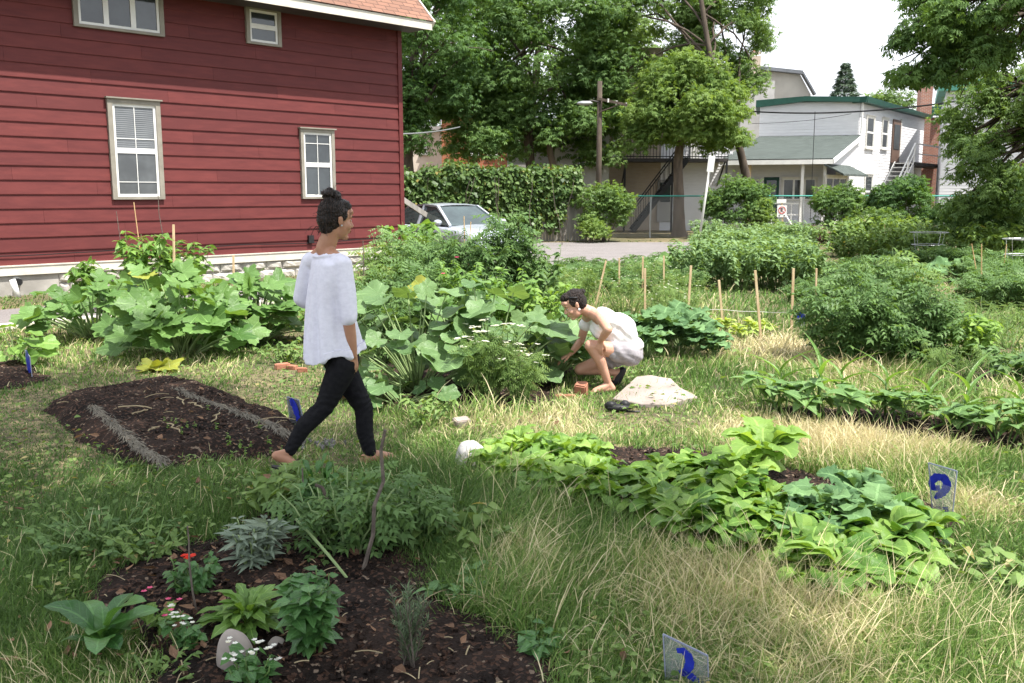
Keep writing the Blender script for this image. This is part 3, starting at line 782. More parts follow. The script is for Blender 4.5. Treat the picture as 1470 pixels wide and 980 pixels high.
t.add([list(q0), list(q3), list(q2), list(q1)] + [list(v - Vector((0, 0, .08))) for v in (q0, q3, q2, q1)], np.array([[0, 1, 2, 3], [7, 6, 5, 4], [1, 5, 6, 2], [0, 4, 5, 1], [2, 6, 7, 3]]), np.array([[0, 0, 0], [0, 1, 0], [3, 1, 0], [3, 0, 0]] * 2))
t.build('awning', M['greenshingle'], wh)
t = MB(); t.tube([list(PF(-.1, zt_, .12)), list(PF(-.1, 4.5, .12))], .05, 8); t.build('downpipe', M['white'], wh)

# brick house with chimney behind the stair
bh = thing('brick_house', (XY(1320, 57)[0], 57, 0), 'red brick house with tall chimney between the two white houses', 'house')
PBk = mkPP(XY(1296, 56.5), XY(1350, 56.5))
t = MB(); t.prism([XY(1296, 56.5), XY(1352, 56.5), XY(1352, 62), XY(1296, 62)], 0, 1.68 + (278 - 172) / F * 56.5)
t.build('wall', M['redbrick'], bh)
t = MB(); x0, x1 = XY(1305.5, 56)[0], XY(1321.5, 56)[0]; ztc = 1.68 + (278 - 124) / F * 56
t.box(((x0 + x1) / 2, 56.2, ztc / 2), (x1 - x0, .55, ztc)); ch_ = t.build('chimney', M['redbrick'], bh)
t = MB(); t.box(((x0 + x1) / 2, 56.2, ztc + .04), (x1 - x0 + .1, .65, .14)); t.build('chimney_cap', M['concrete'], ch_)
t = MB(); t.box(((XY(1322, 56)[0] + XY(1345, 56)[0]) / 2, 56.2, 1.68 + (278 - 164) / F * 56.4), (XY(1345, 56)[0] - XY(1322, 56)[0], .5, .5)); t.build('cornice', M['green'], bh)

# second white house
w2 = thing('white_house', (XY(1341, 46)[0], 46, 0), 'white clapboard house with teal-green cornice behind the leafy branches', 'house')
Pq = mkPP(XY(1341, 46), XY(1560, 43.5))
mb = MB(); lap(mb, Pq, 0, Pq.L, 0, 6.55, .14)
mb.prism([P2(Pq(0, 0)), P2(Pq(Pq.L, 0)), P2(Pq(Pq.L, 0, -9)), P2(Pq(0, 0, -9))], 0, 6.5)
mb.build('wall', M['whitesiding'], w2)
t = MB(); t.add([list(Pq(s_, z_, o_)) for s_ in (-.35, Pq.L) for z_ in (6.5, 6.95) for o_ in (-9, .4)], np.array([[0, 1, 3, 2], [4, 6, 7, 5], [0, 4, 5, 1], [2, 3, 7, 6], [1, 5, 7, 3], [0, 2, 6, 4]]))
t.build('cornice', plain('teal_paint', (.09, .30, .23), (.07, .24, .18), .5, 3), w2)
a, c, zb, zt = pxrect(Pq, 1447, 244, 1480, 302); win_in(w2, Pq, a, c, zb, zt, .12, M['offwhite'], M['white'], M['glasslit'], 'hung', sill=True)
a, c, zb, zt = pxrect(Pq, 1500, 244, 1530, 302); win_in(w2, Pq, a, c, zb, zt, .12, M['offwhite'], M['white'], M['glasslit'], 'hung', sill=True)

# grey house far behind with pale chimney
gh = thing('grey_house', (XY(1110, 64)[0], 64, 0), 'grey rendered house with low gable roof and pale brick chimney', 'house')
zz = lambda py, Y: 1.68 + (278 - py) / F * Y * 1.0
t = MB(); A_, B_ = XY(1040, 64), XY(1152, 64)
t.add([[A_[0], 64, 0], [B_[0], 64, 0], [B_[0], 64, zz(141, 64)], [XY(1136, 64)[0], 64, zz(114, 64)], [A_[0], 64, zz(104, 64)], [A_[0], 72, 0], [B_[0], 72, 0], [B_[0], 72, zz(141, 64)], [XY(1136, 64)[0], 72, zz(114, 64)], [A_[0], 72, zz(104, 64)]],
      [np.array([0, 1, 2, 3, 4]), np.array([1, 6, 7, 2]), np.array([2, 7, 8, 3]), np.array([3, 8, 9, 4]), np.array([0, 4, 9, 5])])
t.build('wall', plain('warm_grey', (.45, .43, .38), (.37, .35, .31), .9, 1), gh)
t = MB(); t.beam((A_[0], 63.8, zz(102, 64)), (XY(1137, 64)[0], 63.8, zz(112, 64)), .5, .22); t.beam((XY(1137, 64)[0], 63.8, zz(112, 64)), (B_[0] + .2, 63.8, zz(142, 64)), .5, .1); t.build('roof', plain('slate_grey', (.16, .17, .19), (.11, .12, .13), .8, 2), gh)
t = MB(); x0, x1 = XY(1082, 60)[0], XY(1096, 60)[0]; t.box(((x0 + x1) / 2, 63, zz(84, 63) / 2), (x1 - x0, .6, zz(84, 63))); ch_ = t.build('chimney', M['beigebrick'], gh)
t = MB(); t.tube([[(x0 + x1) / 2, 63, zz(84, 63)], [(x0 + x1) / 2, 63, zz(79, 63)]], .16, 10); t.build('chimney_pot', M['orangebrick'], ch_)
t = MB(); t.box((XY(1062, 60)[0], 60.5, zz(150, 60) / 2 + 1), (2.4, 5, zz(150, 60))); t.build('rear_wing', M['stucco'], gh)

# flats with black fire stair
fl = thing('apartment_building', (XY(950, 44)[0], 44, 0), 'pale brick flats with black metal balconies and stair behind the leafy tree', 'building')
t = MB(); t.prism([XY(868, 44), XY(945, 44), XY(945, 54), XY(868, 54)], 0, 8.2); t.build('wall', M['beigebrick'], fl)
Pw = mkPP(XY(945, 44), XY(1046, 44)); t = MB(); lap(t, Pw, 0, Pw.L, 0, 7.4, .14); t.prism([XY(945, 44.01), XY(1046, 44.01), XY(1046, 54), XY(945, 54)], 0, 7.4); t.build('rear_wall', M['whitesiding'], fl)
Pw0 = mkPP(XY(868, 44), XY(945, 44))
for (x0, y0, x1, y1) in ((880, 196, 894, 225), (915, 140, 930, 166)):
    a, c, zb, zt = pxrect(Pw0, x0, y0, x1, y1); win_in(fl, Pw0, a, c, zb, zt, .08, M['offwhite'], M['white'], M['glass'], 'hung', sill=True)
a, c, zb, zt = pxrect(Pw, 992, 178, 1004, 230); t = MB(); t.slab([Pw(a, zb, .03), Pw(c, zb, .03), Pw(c, zt, .03), Pw(a, zt, .03)], .04); t.build('door', M['offwhite'], fl)
a, c, zb, zt = pxrect(Pw, 944, 258, 966, 318); t = MB(); t.slab([Pw(a, zb, .03), Pw(c, zb, .03), Pw(c, zt, .03), Pw(a, zt, .03)], .04); d_ = t.build('door', M['stucco'], fl)
t = MB(); t.slab([Pw(a + .12, zb + .9, .08), Pw(c - .12, zb + .9, .08), Pw(c - .12, zt - .12, .08), Pw(a + .12, zt - .12, .08)], .01); t.build('pane', M['glass'], d_)
def balcony(x0, x1, py, rail=1.0, Y0=42.3, Y1=43.95):
    zf_ = zz(py, 42.5); X0, X1 = XY(x0, Y0)[0], XY(x1, Y0)[0]
    t = MB(); t.box(((X0 + X1) / 2, (Y0 + Y1) / 2, zf_), (X1 - X0, Y1 - Y0, .14)); bl_ = t.build('balcony', M['dark'], fl)
    t = MB(); t.beam((X0, Y0 + .05, zf_ + rail), (X1, Y0 + .05, zf_ + rail), .05, .05); t.beam((X0, Y0 + .05, zf_ + .15), (X1, Y0 + .05, zf_ + .15), .04, .04)
    n_ = int((X1 - X0) / .14)
    for i in range(n_ + 1): t.beam((X0 + (X1 - X0) * i / n_, Y0 + .05, zf_ + .07), (X0 + (X1 - X0) * i / n_, Y0 + .05, zf_ + rail), .022)
    t.build('railing', M['black'], bl_)
    for X in (X0 + .1, X1 - .1): t = MB(); t.beam((X, Y1, zf_ - 1.1), (X, Y0 + .2, zf_ - .08), .06); t.build('bracket', M['black'], bl_)
balcony(893, 1040, 231); balcony(884, 938, 166)
t = MB(); za = zz(231, 42.3); X0, X1 = XY(978, 42)[0], XY(905, 42)[0]
for off in (41.2, 42.1):
    t.beam((X0, off, za), (X1, off, .1), .05, .2); t.beam((X0, off, za + .9), (X1, off, 1.0), .04, .05)
    for i in range(12):
        f_ = i / 11; t.beam((X0 + (X1 - X0) * f_, off, za * (1 - f_)), (X0 + (X1 - X0) * f_, off, za * (1 - f_) + .9), .022)
for i in range(15):
    f_ = i / 14; t.box((X0 + (X1 - X0) * f_, 41.65, za * (1 - f_) + .05), (.26, .9, .03))
t.build('stair', M['black'], fl)
t = MB()
for X in (XY(893, 42.3)[0] + .05, XY(1040, 42.3)[0] - .05, XY(962, 42.3)[0]): t = MB(); t.beam((X, 42.35, 0), (X, 42.35, za), .08); t.build('balcony_post', M['black'], fl)

sh2 = thing('grey_shed', (XY(760, 46)[0], 46, 0), 'low pale shed glimpsed under the big maple, right of the orange brick house', 'building')
t = MB(); t.prism([XY(728, 46), XY(797, 46), XY(797, 51), XY(728, 51)], 0, zz(205, 46)); t.build('wall', M['stucco'], sh2)
t = MB(); t.box(((XY(728, 46)[0] + XY(797, 46)[0]) / 2, 48.4, zz(205, 46) + .08), (2.7, 5.4, .16)); t.build('roof', M['offwhite'], sh2)
ga = thing('grey_garage', (XY(835, 41)[0], 41, 0), 'grey stucco shed building with pale roof edge behind the vines', 'building')
t = MB(); t.prism([XY(795, 41), XY(872, 41), XY(872, 47), XY(795, 47)], 0, zz(188, 41)); t.build('wall', M['stucco'], ga)
Pg = mkPP(XY(795, 41), XY(872, 41)); a, c, zb, zt = pxrect(Pg, 828, 214, 841, 239); win_in(ga, Pg, a, c, zb, zt, .06, M['offwhite'], M['dark'], M['glass'], 'one')
t = MB(); t.box(((XY(795, 41)[0] + XY(872, 41)[0]) / 2, 43.9, zz(188, 41) + .08), (2.7, 6.4, .16)); t.build('roof', M['offwhite'], ga)
ob = thing('orange_brick_house', (XY(690, 50)[0], 50, 0), 'orange brick house glimpsed above the vine-covered fence', 'house')
t = MB(); t.prism([XY(636, 50), XY(728, 50), XY(728, 58), XY(636, 58)], 0, 6.2); t.build('wall', M['orangebrick'], ob)
Pg = mkPP(XY(636, 50), XY(728, 50)); 
for (x0, y0, x1, y1) in ((673, 203, 690, 222), (700, 203, 714, 222)):
    a, c, zb, zt = pxrect(Pg, x0, y0, x1, y1); win_in(ob, Pg, a, c, zb, zt, .07, M['offwhite'], M['white'], M['glass'], 'hung', sill=True)
t = MB(); t.box(((XY(636, 50)[0] + XY(728, 50)[0]) / 2, 53.9, 6.28), (4.0, 8.4, .2)); t.build('roof', M['dark'], ob)
ob = thing('beige_house', (XY(600, 54)[0], 54, 0), 'cream house glimpsed between dark tree and red house corner', 'house')
t = MB(); t.prism([XY(520, 54), XY(636, 54), XY(636, 62), XY(520, 62)], 0, 5.2); t.build('wall', plain('cream', (.66, .58, .5), (.56, .49, .42), .9, 1), ob)
Pg = mkPP(XY(520, 54), XY(636, 54)); a, c, zb, zt = pxrect(Pg, 603, 203, 614, 221); win_in(ob, Pg, a, c, zb, zt, .07, M['offwhite'], M['white'], M['glass'], 'hung', sill=True)
t = MB(); t.box(((XY(520, 54)[0] + XY(636, 54)[0]) / 2, 57.9, 5.3), (5, 8.4, .2)); t.build('roof', M['white'], ob)

# ================================================================== fences, poles, wires
vf = thing('picket_fence', (G(700, 348).x, 33, 0), 'weathered grey picket fence behind the silver car, mostly under vines', 'fence')
t = MB(); F0, F1 = G(560, 352), G(845, 345)
nf = 62
for i in range(nf):
    p = F0.lerp(F1, i / nf); hgt = 1.85 + rng.uniform(-.03, .03)
    t.box((p.x, p.y, hgt / 2), (.1, .022, hgt))
t.build('picket_panel', M['greywood'], vf)
t = MB()
for z_ in (.45, 1.5): t.beam((F0.x, F0.y + .05, z_), (F1.x, F1.y + .05, z_), .05, .09)
t.build('fence_rail', M['greywood'], vf)
cf = thing('chain_link_fence', (G(1050, 340).x, 36.5, 0), 'chain-link fence with thin green top rail in front of the white house', 'fence')
cA, cB = XY(822, 36.5), XY(1560, 36.0); zc = zz(281, 36.5)
t = MB(); t.tube([[cA[0], cA[1], zc], [cB[0], cB[1], zc]], .028, 8); t.build('top_rail', plain('teal_rail', (.05, .30, .25), (.04, .24, .2), .5, 4), cf)
cn = int((cB[0] - cA[0]) / 2.9)
for i in range(cn + 1):
    X = cA[0] + i * 2.93 + .05; t = MB(); t.tube([[X, 36.52, 0], [X, 36.52, zc]], .032, 8); t.build('fence_post', M['metal'], cf)
t = MB(); wd = cB[0] - cA[0]
for i in range(int((wd + zc) / .11)):
    x_ = cA[0] + i * .11
    for sg in (1, -1):
        xa = x_ if sg > 0 else x_ - zc
        a_ = (xa, 36.5, .03) ; b_ = (xa + zc, 36.5, zc)
        if sg < 0: a_ = (xa + zc, 36.5, .03); b_ = (xa, 36.5, zc)
        if min(a_[0], b_[0]) > cA[0] and max(a_[0], b_[0]) < cB[0]: t.beam(a_, b_, .004)
t.build('mesh_panel', M['metal'], cf)

up = thing('utility_pole', (XY(857, 35)[0], 35, 0), 'weathered wooden utility pole with street lamp among the trees', 'utility pole')
zt2 = zz(123, 35); X = XY(857, 35)[0]
t = MB(); t.tube([[X, 35, -.1], [X + .02, 35, zt2 * .5], [X + .01, 35, zt2]], [.11, .10, .085], 12); t.build('pole', M['darkbark'], up, smooth=True)
t = MB(); t.tube([[X, 34.9, zz(152, 35)], [X - .3, 34.8, zz(150, 35)], [X - .55, 34.7, zz(153, 35)]], .035, 8); t.build('lamp_arm', M['dark'], up)
t = MB(); t.blob((X - .55, 34.7, zz(154, 35)), (.3, .13, .085)); t.build('lamp_head', M['metal'], up, smooth=True)
t = MB(); t.beam((X - .1, 34.88, zz(147, 35)), (X + 1.0, 34.8, zz(156, 35)), .09, .09); t.beam((X, 34.88, zz(165, 35)), (X + .8, 34.82, zz(154, 35)), .04, .04); t.build('cross_arm', M['darkbark'], up)
t = MB()
for q in (.3, .6, .95): t.tube([[X + q, 34.82, zz(150, 35) - q * .22], [X + q, 34.82, zz(146, 35) - q * .22 + .03]], .035, 8)
t.build('insulator', M['offwhite'], up)
def wire(a, b, sag, r, mat, label, n=24):
    P = [np.array(list(a)) * (1 - q) + np.array(list(b)) * q - np.array([0, 0, 4 * sag * q * (1 - q)]) for q in np.linspace(0, 1, n)]
    t = MB(); t.tube(P, r, 5); o = t.build('overhead_wire', mat, origin=a); tag(o, label, 'wire'); return o
wire(W(575, 192, 27), W(660, 182, 33), .05, .022, M['metal'], 'grey cable running from the red house corner into the trees')
wire(W(1070, 159, 40), W(1400, 141, 33), .25, .03, M['black'], 'thick black cable sagging across the front of the white house')
wire(W(1080, 177, 40), W(1222, 163, 45.5), .1, .012, M['black'], 'thin wire below the thick black cable on the white house')
wire(W(1075, 80, 60), W(1300, 60, 60), .1, .022, M['metal'], 'thin pale wire crossing the open sky above the white house')
o = wire(W(1170, 160, 39.5), W(1163, 318, 39.5), .0, .014, M['black'], 'black vertical wire hanging in front of the porch')

def pole_sign(base, top, plate_px, mat, name, label):
    r_ = thing(name, base, label, 'sign')
    t = MB(); t.tube([list(base), list(top)], .03, 8); t.build('post', mat, r_, smooth=True); return r_
b0 = W(1000, 360, 24.5); b0.z = 0; t0 = W(1021, 226, 24.3)
ss = pole_sign(b0, t0, None, M['offwhite'], 'street_sign', 'blank white sign on a tall leaning white metal post')
t = MB(); d_ = (t0 - b0).normalized(); c_ = t0 - d_ * .16
t.box(c_ + Vector((.01, -.045, 0)), (.17, .012, .40), M=np.array(Matrix.Rotation(math.atan2(d_.x, d_.z), 3, 'Y'))); t.build('sign_plate', M['white'], ss)
# no-parking sign
np_ = W(1122, 303, 34); nb = Vector((np_.x + .05, 34, 0))
ns = thing('no_parking_sign', nb, 'square white no-parking sign with red ring on a wooden stake', 'sign')
t = MB(); t.beam((nb.x + .05, 34, 0), (np_.x, 34, np_.z + .3), .05); t.build('stake', M['stake'], ns)
t = MB(); t.box((np_.x, 33.96, np_.z), (.34, .015, .42)); t.box((np_.x - .03, 33.96, np_.z + .36), (.34, .015, .13)); pl = t.build('plate', M['white'], ns)
M['redpaint'] = plain('red_paint', (.55, .03, .03), (.45, .025, .025), .5, 3)
t = MB(); an = np.linspace(0, 2 * math.pi, 25)
t.tube([[np_.x + .12 * math.cos(a), 33.95, np_.z + .04 + .12 * math.sin(a)] for a in an], .013, 4, cap=False); t.beam((np_.x - .085, 33.948, np_.z + .125), (np_.x + .085, 33.948, np_.z - .045), .018, .01); t.build('ring', M['redpaint'], pl)
t = MB(); t.beam((np_.x - .03, 33.946, np_.z - .03), (np_.x - .03, 33.946, np_.z + .11), .018); t.tube([[np_.x - .03 + .055 * math.sin(a), 33.947, np_.z + .072 + .036 * math.cos(a)] for a in np.linspace(0, math.pi, 9)], .009, 4); t.box((np_.x - .09, 33.951, np_.z - .16), (.05, .004, .04)); t.box((np_.x + .09, 33.951, np_.z - .16), (.05, .004, .04)); t.build('letter', M['black'], pl)
t = MB(); t.beam(W(1128, 309, 34), tuple(W(1152, 350, 33.2)), .045); o = t.build('leaning_board', M['offwhite'], origin=(W(1150, 350, 33.2))); tag(o, 'thin pale board leaning against the no-parking sign stake', 'board')

# ================================================================== silver car
car = thing('parked_car', (0, 0, 0), 'silver four-door saloon parked beyond the red house corner', 'car')
m, N, L, out = newmat('silver_paint'); b = N.new('ShaderNodeBsdfPrincipled'); b.inputs['Base Color'].default_value = (.45, .49, .55, 1); b.inputs['Metallic'].default_value = .3; b.inputs['Roughness'].default_value = .28
b.inputs['Coat Weight'].default_value = .6; b.inputs['Coat Roughness'].default_value = .05; L.new(b.outputs[0], out.inputs[0]); M['silver'] = m
M['carglass'] = glassm('car_glass', (.05, .075, .075), .03); M['rubber'] = plain('rubber', (.03, .03, .03), (.02, .02, .02), .8, 10)
def loft(stations, name, mat, parent, smooth=True, capm=True):
    """stations: list of (n,3) rings"""
    n = len(stations[0]); V = np.concatenate(stations); q = []
    for i in range(len(stations) - 1):
        for j in range(n): q.append([i * n + j, i * n + (j + 1) % n, (i + 1) * n + (j + 1) % n, (i + 1) * n + j])
    mb_ = MB(); fl_ = [np.array(q)]
    if capm: fl_ += [np.arange(n)[::-1][None], ((len(stations) - 1) * n + np.arange(n))[None]]
    mb_.add(V, fl_); return mb_.build(name, mat, parent, smooth)
xs = [-2.27, -2.22, -2.0, -1.5, -.9, 0, .7, 1.05, 1.5, 1.95, 2.2, 2.27]
zt_c = [.70, .90, .96, .97, .95, .93, .93, .92, .87, .78, .66, .50]
hw = [.62, .74, .82, .86, .87, .87, .87, .87, .86, .82, .72, .58]
zb_c = [.36, .28, .24, .22, .2, .2, .2, .2, .22, .24, .28, .34]
stn = []
for x_, a_, h_, c_ in zip(xs, zt_c, hw, zb_c):
    half = [(h_ * .0, c_), (h_ * .85, c_), (h_ * .98, c_ + .1), (h_, (a_ + c_) / 2), (h_ * .985, a_ - .14), (h_ * .93, a_ - .04), (h_ * .8, a_), (h_ * .4, a_ + .02), (0, a_ + .03)]
    ring = [(x_, y_, z_) for y_, z_ in half] + [(x_, -y_, z_) for y_, z_ in half[-2:0:-1]]
    stn.append(np.array(ring))
loft(stn, 'body', M['silver'], car)
def roofz(x): return 1.41 - .05 * ((x + .3) / .75) ** 2
cab = []
for x_, a_, h_ in ((-1.72, .965, .68), (-1.0, 1.34, .58), (-.5, 1.405, .575), (.0, 1.405, .575), (.3, 1.37, .58), (1.05, .93, .70)):
    cab.append(np.array([(x_, -h_, a_ - .02), (x_, -h_ * .9, a_), (x_, 0, a_ + .03), (x_, h_ * .9, a_), (x_, h_, a_ - .02), (x_, h_ + (1.4 - a_) * 0, a_ - .1)] ))
# cabin shell: roof skin and pillars
t = MB()
rf = np.array([[(x_, y_ * h_, z_ + .03 * (1 - y_ * y_)) for y_ in np.linspace(-1, 1, 7)] for x_, z_, h_ in ((-1.05, 1.33, .55), (-.8, 1.385, .57), (-.3, 1.41, .58), (.1, 1.40, .58), (.3, 1.365, .57))])
nn_ = rf.shape
t.add(rf.reshape(-1, 3), np.array([[i * 7 + j, (i + 1) * 7 + j, (i + 1) * 7 + j + 1, i * 7 + j + 1] for i in range(4) for j in range(6)]))
t.add(rf.reshape(-1, 3) - [0, 0, .03], np.array([[i * 7 + j, i * 7 + j + 1, (i + 1) * 7 + j + 1, (i + 1) * 7 + j] for i in range(4) for j in range(6)]))
for sg in (-1, 1):
    t.beam((.3, sg * .565, 1.365), (1.1, sg * .75, .92), .06, .05); t.beam((-1.05, sg * .55, 1.33), (-1.75, sg * .72, .95), .09, .07)
    t.beam((-.25, sg * .59, 1.395), (-.25, sg * .80, .93), .06, .05, up=(1, 0, 0)); t.beam((-1.05, sg * .565, 1.34), (-.3, sg * .595, 1.40), .05, .04); t.beam((-.3, sg * .595, 1.40), (.3, sg * .58, 1.365), .05, .04)
t.build('roof', M['silver'], car)
t = MB(); t.quad((.31, -.54, 1.36), (1.08, -.72, .93), (1.08, .72, .93), (.31, .54, 1.36)); t.build('windshield', M['carglass'], car)
t = MB(); t.quad((-1.06, .53, 1.32), (-1.73, .69, .965), (-1.73, -.69, .965), (-1.06, -.53, 1.32)); t.build('rear_window', M['carglass'], car)
for sg in (-1, 1):
    for (a_, b_) in ((-.22, .28), (-1.02, -.28)):
        t = MB(); e1 = 1.02 if b_ > 0 else -.28; e0 = -.22 if b_ > 0 else -1.62
        t.quad((e0, sg * .78, .94), (e1, sg * .78, .94), (b_, sg * .575, 1.37), (a_, sg * .575, 1.37)); t.build('side_window', M['carglass'], car)
    t = MB(); t.blob((.85, sg * .93, 1.0), (.08, .11, .07)); t.build('mirror', M['silver'], car, True)
    t = MB(); t.blob((2.1, sg * .6, .66), (.14, .17, .075)); t.build('headlight', M['glasslit'], car, True)
    for x_ in (-1.4, 1.38):
        t = MB(); t.tube([(x_, sg * .68, .31), (x_, sg * .88, .31)], .31, 22); wl_ = t.build('wheel', M['rubber'], car)
        t = MB(); t.tube([(x_, sg * .86, .31), (x_, sg * .89, .31)], .2, 16); t.build('rim', M['metal'], wl_)
t = MB(); t.box((2.26, 0, .46), (.05, .8, .1)); t.build('grille', M['black'], car)
for sg in (-1, 1):
    t = MB(); t.blob((-2.2, sg * .6, .78), (.07, .16, .08)); t.build('tail_light', M['redpaint'], car, True)
cpos = W(655, 300, 23.3)
car.location = (cpos.x - .12, 23.2, .02); car.rotation_euler = (0, 0, math.atan2(-.80, .60))

# ================================================================== trees and shrubs
M['tree1'] = leafmat('tree_leaf', (.06, .125, .036), (.165, .28, .08), .4, .55)
M['tree2'] = leafmat('light_tree_leaf', (.09, .17, .04), (.24, .35, .09), .42, .55)
M['tree3'] = leafmat('dark_tree_leaf', (.04, .095, .03), (.11, .21, .055), .38, .55)
M['tree4'] = leafmat('maple_leaf', (.078, .15, .045), (.20, .31, .09), .42, .5)
M['vine'] = leafmat('vine_leaf', (.045, .095, .03), (.16, .25, .075), .33, .4, dry=(.3, .25, .08))
M['fir'] = leafmat('fir_needle', (.045, .085, .055), (.11, .16, .095), .1, .6)
SP5 = sprayT(5, .55, .42, 1); SP7 = sprayT(7, .5, .36, 2)

def limb_path(a, b, sag=.1, n=7, jit=.06):
    a = np.asarray(a, float); b = np.asarray(b, float); t = np.linspace(0, 1, n)[:, None]
    L = np.linalg.norm(b - a); P = a + (b - a) * t
    P[:, 2] += (sag * L * np.sin(math.pi * t[:, 0])); P[1:-1] += rng.normal(0, jit * L * .25, (n - 2, 3)); return P
def tree(name, label, base, trunk, crowns, leaf, T=SP5, size=.3, n=60, r0=.2, group=None, cl=1.0, bark='bark', limbs=14, cat='tree', cr=(.55, 1.0), droop=.5, lq=.45):
    """trunk: points; crowns: list of (centre, radii, count)"""
    o = thing(name, base, label, cat, group)
    t = MB(); TP = np.array([list(p) for p in trunk], float); n_ = len(TP)
    rad = r0 * np.linspace(1, .42, n_); rad[0] *= 1.35
    # smooth trunk line
    k = np.linspace(0, n_ - 1, n_ * 4); TPs = np.stack([np.interp(k, np.arange(n_), TP[:, c]) for c in range(3)], 1); rs = np.interp(k, np.arange(n_), rad)
    t.tube(TPs, rs, 12, jit=.05)
    C = []; Rr = []
    for c, r, cnt in crowns:
        c = np.asarray(c, float); r = np.asarray(r, float)
        D = rnd_dir(cnt, -.75, 1); f = rng.uniform(.45, 1.0, cnt) ** .6
        C.append(c + D * r * f[:, None]); Rr.append(rng.uniform(cr[0], cr[1], cnt) * cl)
    C = np.concatenate(C); Rr = np.concatenate(Rr)
    for j in rng.choice(len(C), min(limbs, len(C)), False):
        q = rng.uniform(lq, 1.0); a = TPs[int(q * (len(TPs) - 1))]; rr_ = rs[int(q * (len(TPs) - 1))]
        P = limb_path(a, C[j], .12); t.tube(P, np.linspace(rr_ * .5, .018, len(P)), 6)
        for _ in range(2):
            e_ = C[j] + rng.normal(0, Rr[j] * .6, 3); P2_ = limb_path(P[4], e_, .05, 5); t.tube(P2_, np.linspace(.03, .01, 5), 4)
    t.build('trunk', M[bark], o, True)
    f = MB(); scatter_clumps(f, C, Rr, n, T, size, droop=droop, hollow=.25, flat=.8)
    f.build('crown', M[leaf], o); return o

# large maple in the middle
Yc = 41
tree('maple_tree', 'big dense green maple in the middle, two-stemmed behind the vine-covered fence', XY(772, Yc) + (0,),
     [XY(768, Yc) + (0,), XY(764, Yc) + (2.2,), XY(757, Yc) + (4,), XY(770, Yc) + (7,), XY(775, Yc) + (9.5,)],
     [(W(775, 60, Yc), (3.9, 3.2, 3.3), 120), (W(700, 150, Yc - 1), (2.2, 2.2, 1.7), 42), (W(840, 150, Yc), (1.5, 2, 2.2), 30), (W(770, 170, Yc - .5), (2.8, 2.4, 1.3), 40), (W(700, -40, Yc), (2.6, 2.5, 2.5), 40), (W(690, 205, Yc - 2), (1.5, 1.2, .8), 15), (W(745, 195, Yc + 2), (2.2, 1.2, 1.2), 26), (W(830, 205, Yc + 1), (1.3, 1.2, 1.1), 14)],
     'tree1', n=95, size=.27, r0=.26, bark='darkbark')
t2 = MB(); P = limb_path(W(800, 262, 40.2), W(783, 175, 40.4), .0); t2.tube(P, np.linspace(.17, .11, len(P)), 10); o = t2.build('tree_stem', M['bark'], origin=W(800, 262, 40.2), smooth=True)
o['label'] = 'bare leaning pale stem under the big green maple'; o['category'] = 'tree'; o.name = 'young_tree'
tree('shade_tree', 'tall dark tree rising behind the corner of the red house', XY(592, 37) + (0,),
     [XY(592, 37) + (0,), XY(588, 37) + (3,), XY(594, 37) + (6,), XY(610, 37) + (9,)],
     [(W(600, 60, 37), (2.4, 2.2, 3.4), 75), (W(620, 150, 37.5), (1.6, 1.8, 1.4), 30), (W(585, 190, 37), (1.0, 1.2, 1.0), 12)],
     'tree3', n=75, size=.26, r0=.24, bark='darkbark', limbs=20)
tree('shade_tree', 'tall airy tree with sky showing through, behind the bright round-crowned tree', XY(1075, 38) + (0,),
     [XY(1088, 38) + (0,), XY(1070, 38) + (2,), XY(1045, 38) + (4.5,), XY(1010, 38.5) + (7,), XY(990, 39) + (10,)],
     [(W(930, 30, 42), (3.0, 2.5, 2.6), 66), (W(1030, 60, 41), (2.0, 2, 1.6), 34), (W(1040, -10, 41), (1.9, 2, 2.0), 36), (W(1070, 110, 40), (.8, 1, .8), 8), (W(870, 110, 42), (1.4, 1.4, 2.6), 28), (W(860, 215, 41), (.9, 1, 1.1), 9)],
     'tree4', n=95, size=.25, r0=.2, bark='darkbark', limbs=18, cr=(.4, .85))
tree('box_elder', 'round light-green tree with thick flared trunk behind the chain-link fence', XY(972, 37.5) + (0,),
     [XY(974, 37.5) + (-.05,), XY(973, 37.5) + (.25,), XY(972, 37.5) + (1.2,), XY(969, 37.5) + (3,), XY(975, 37.5) + (4.6,)],
     [(W(985, 160, 37), (2.15, 2.0, 1.75), 92), (W(935, 185, 37), (1.0, 1.2, 1.1), 16), (W(1040, 190, 37), (1.0, 1.2, .9), 18), (W(985, 110, 37), (1.4, 1.3, .8), 22)],
     'tree2', n=100, size=.24, r0=.31, limbs=16, cr=(.45, .75), lq=.86)
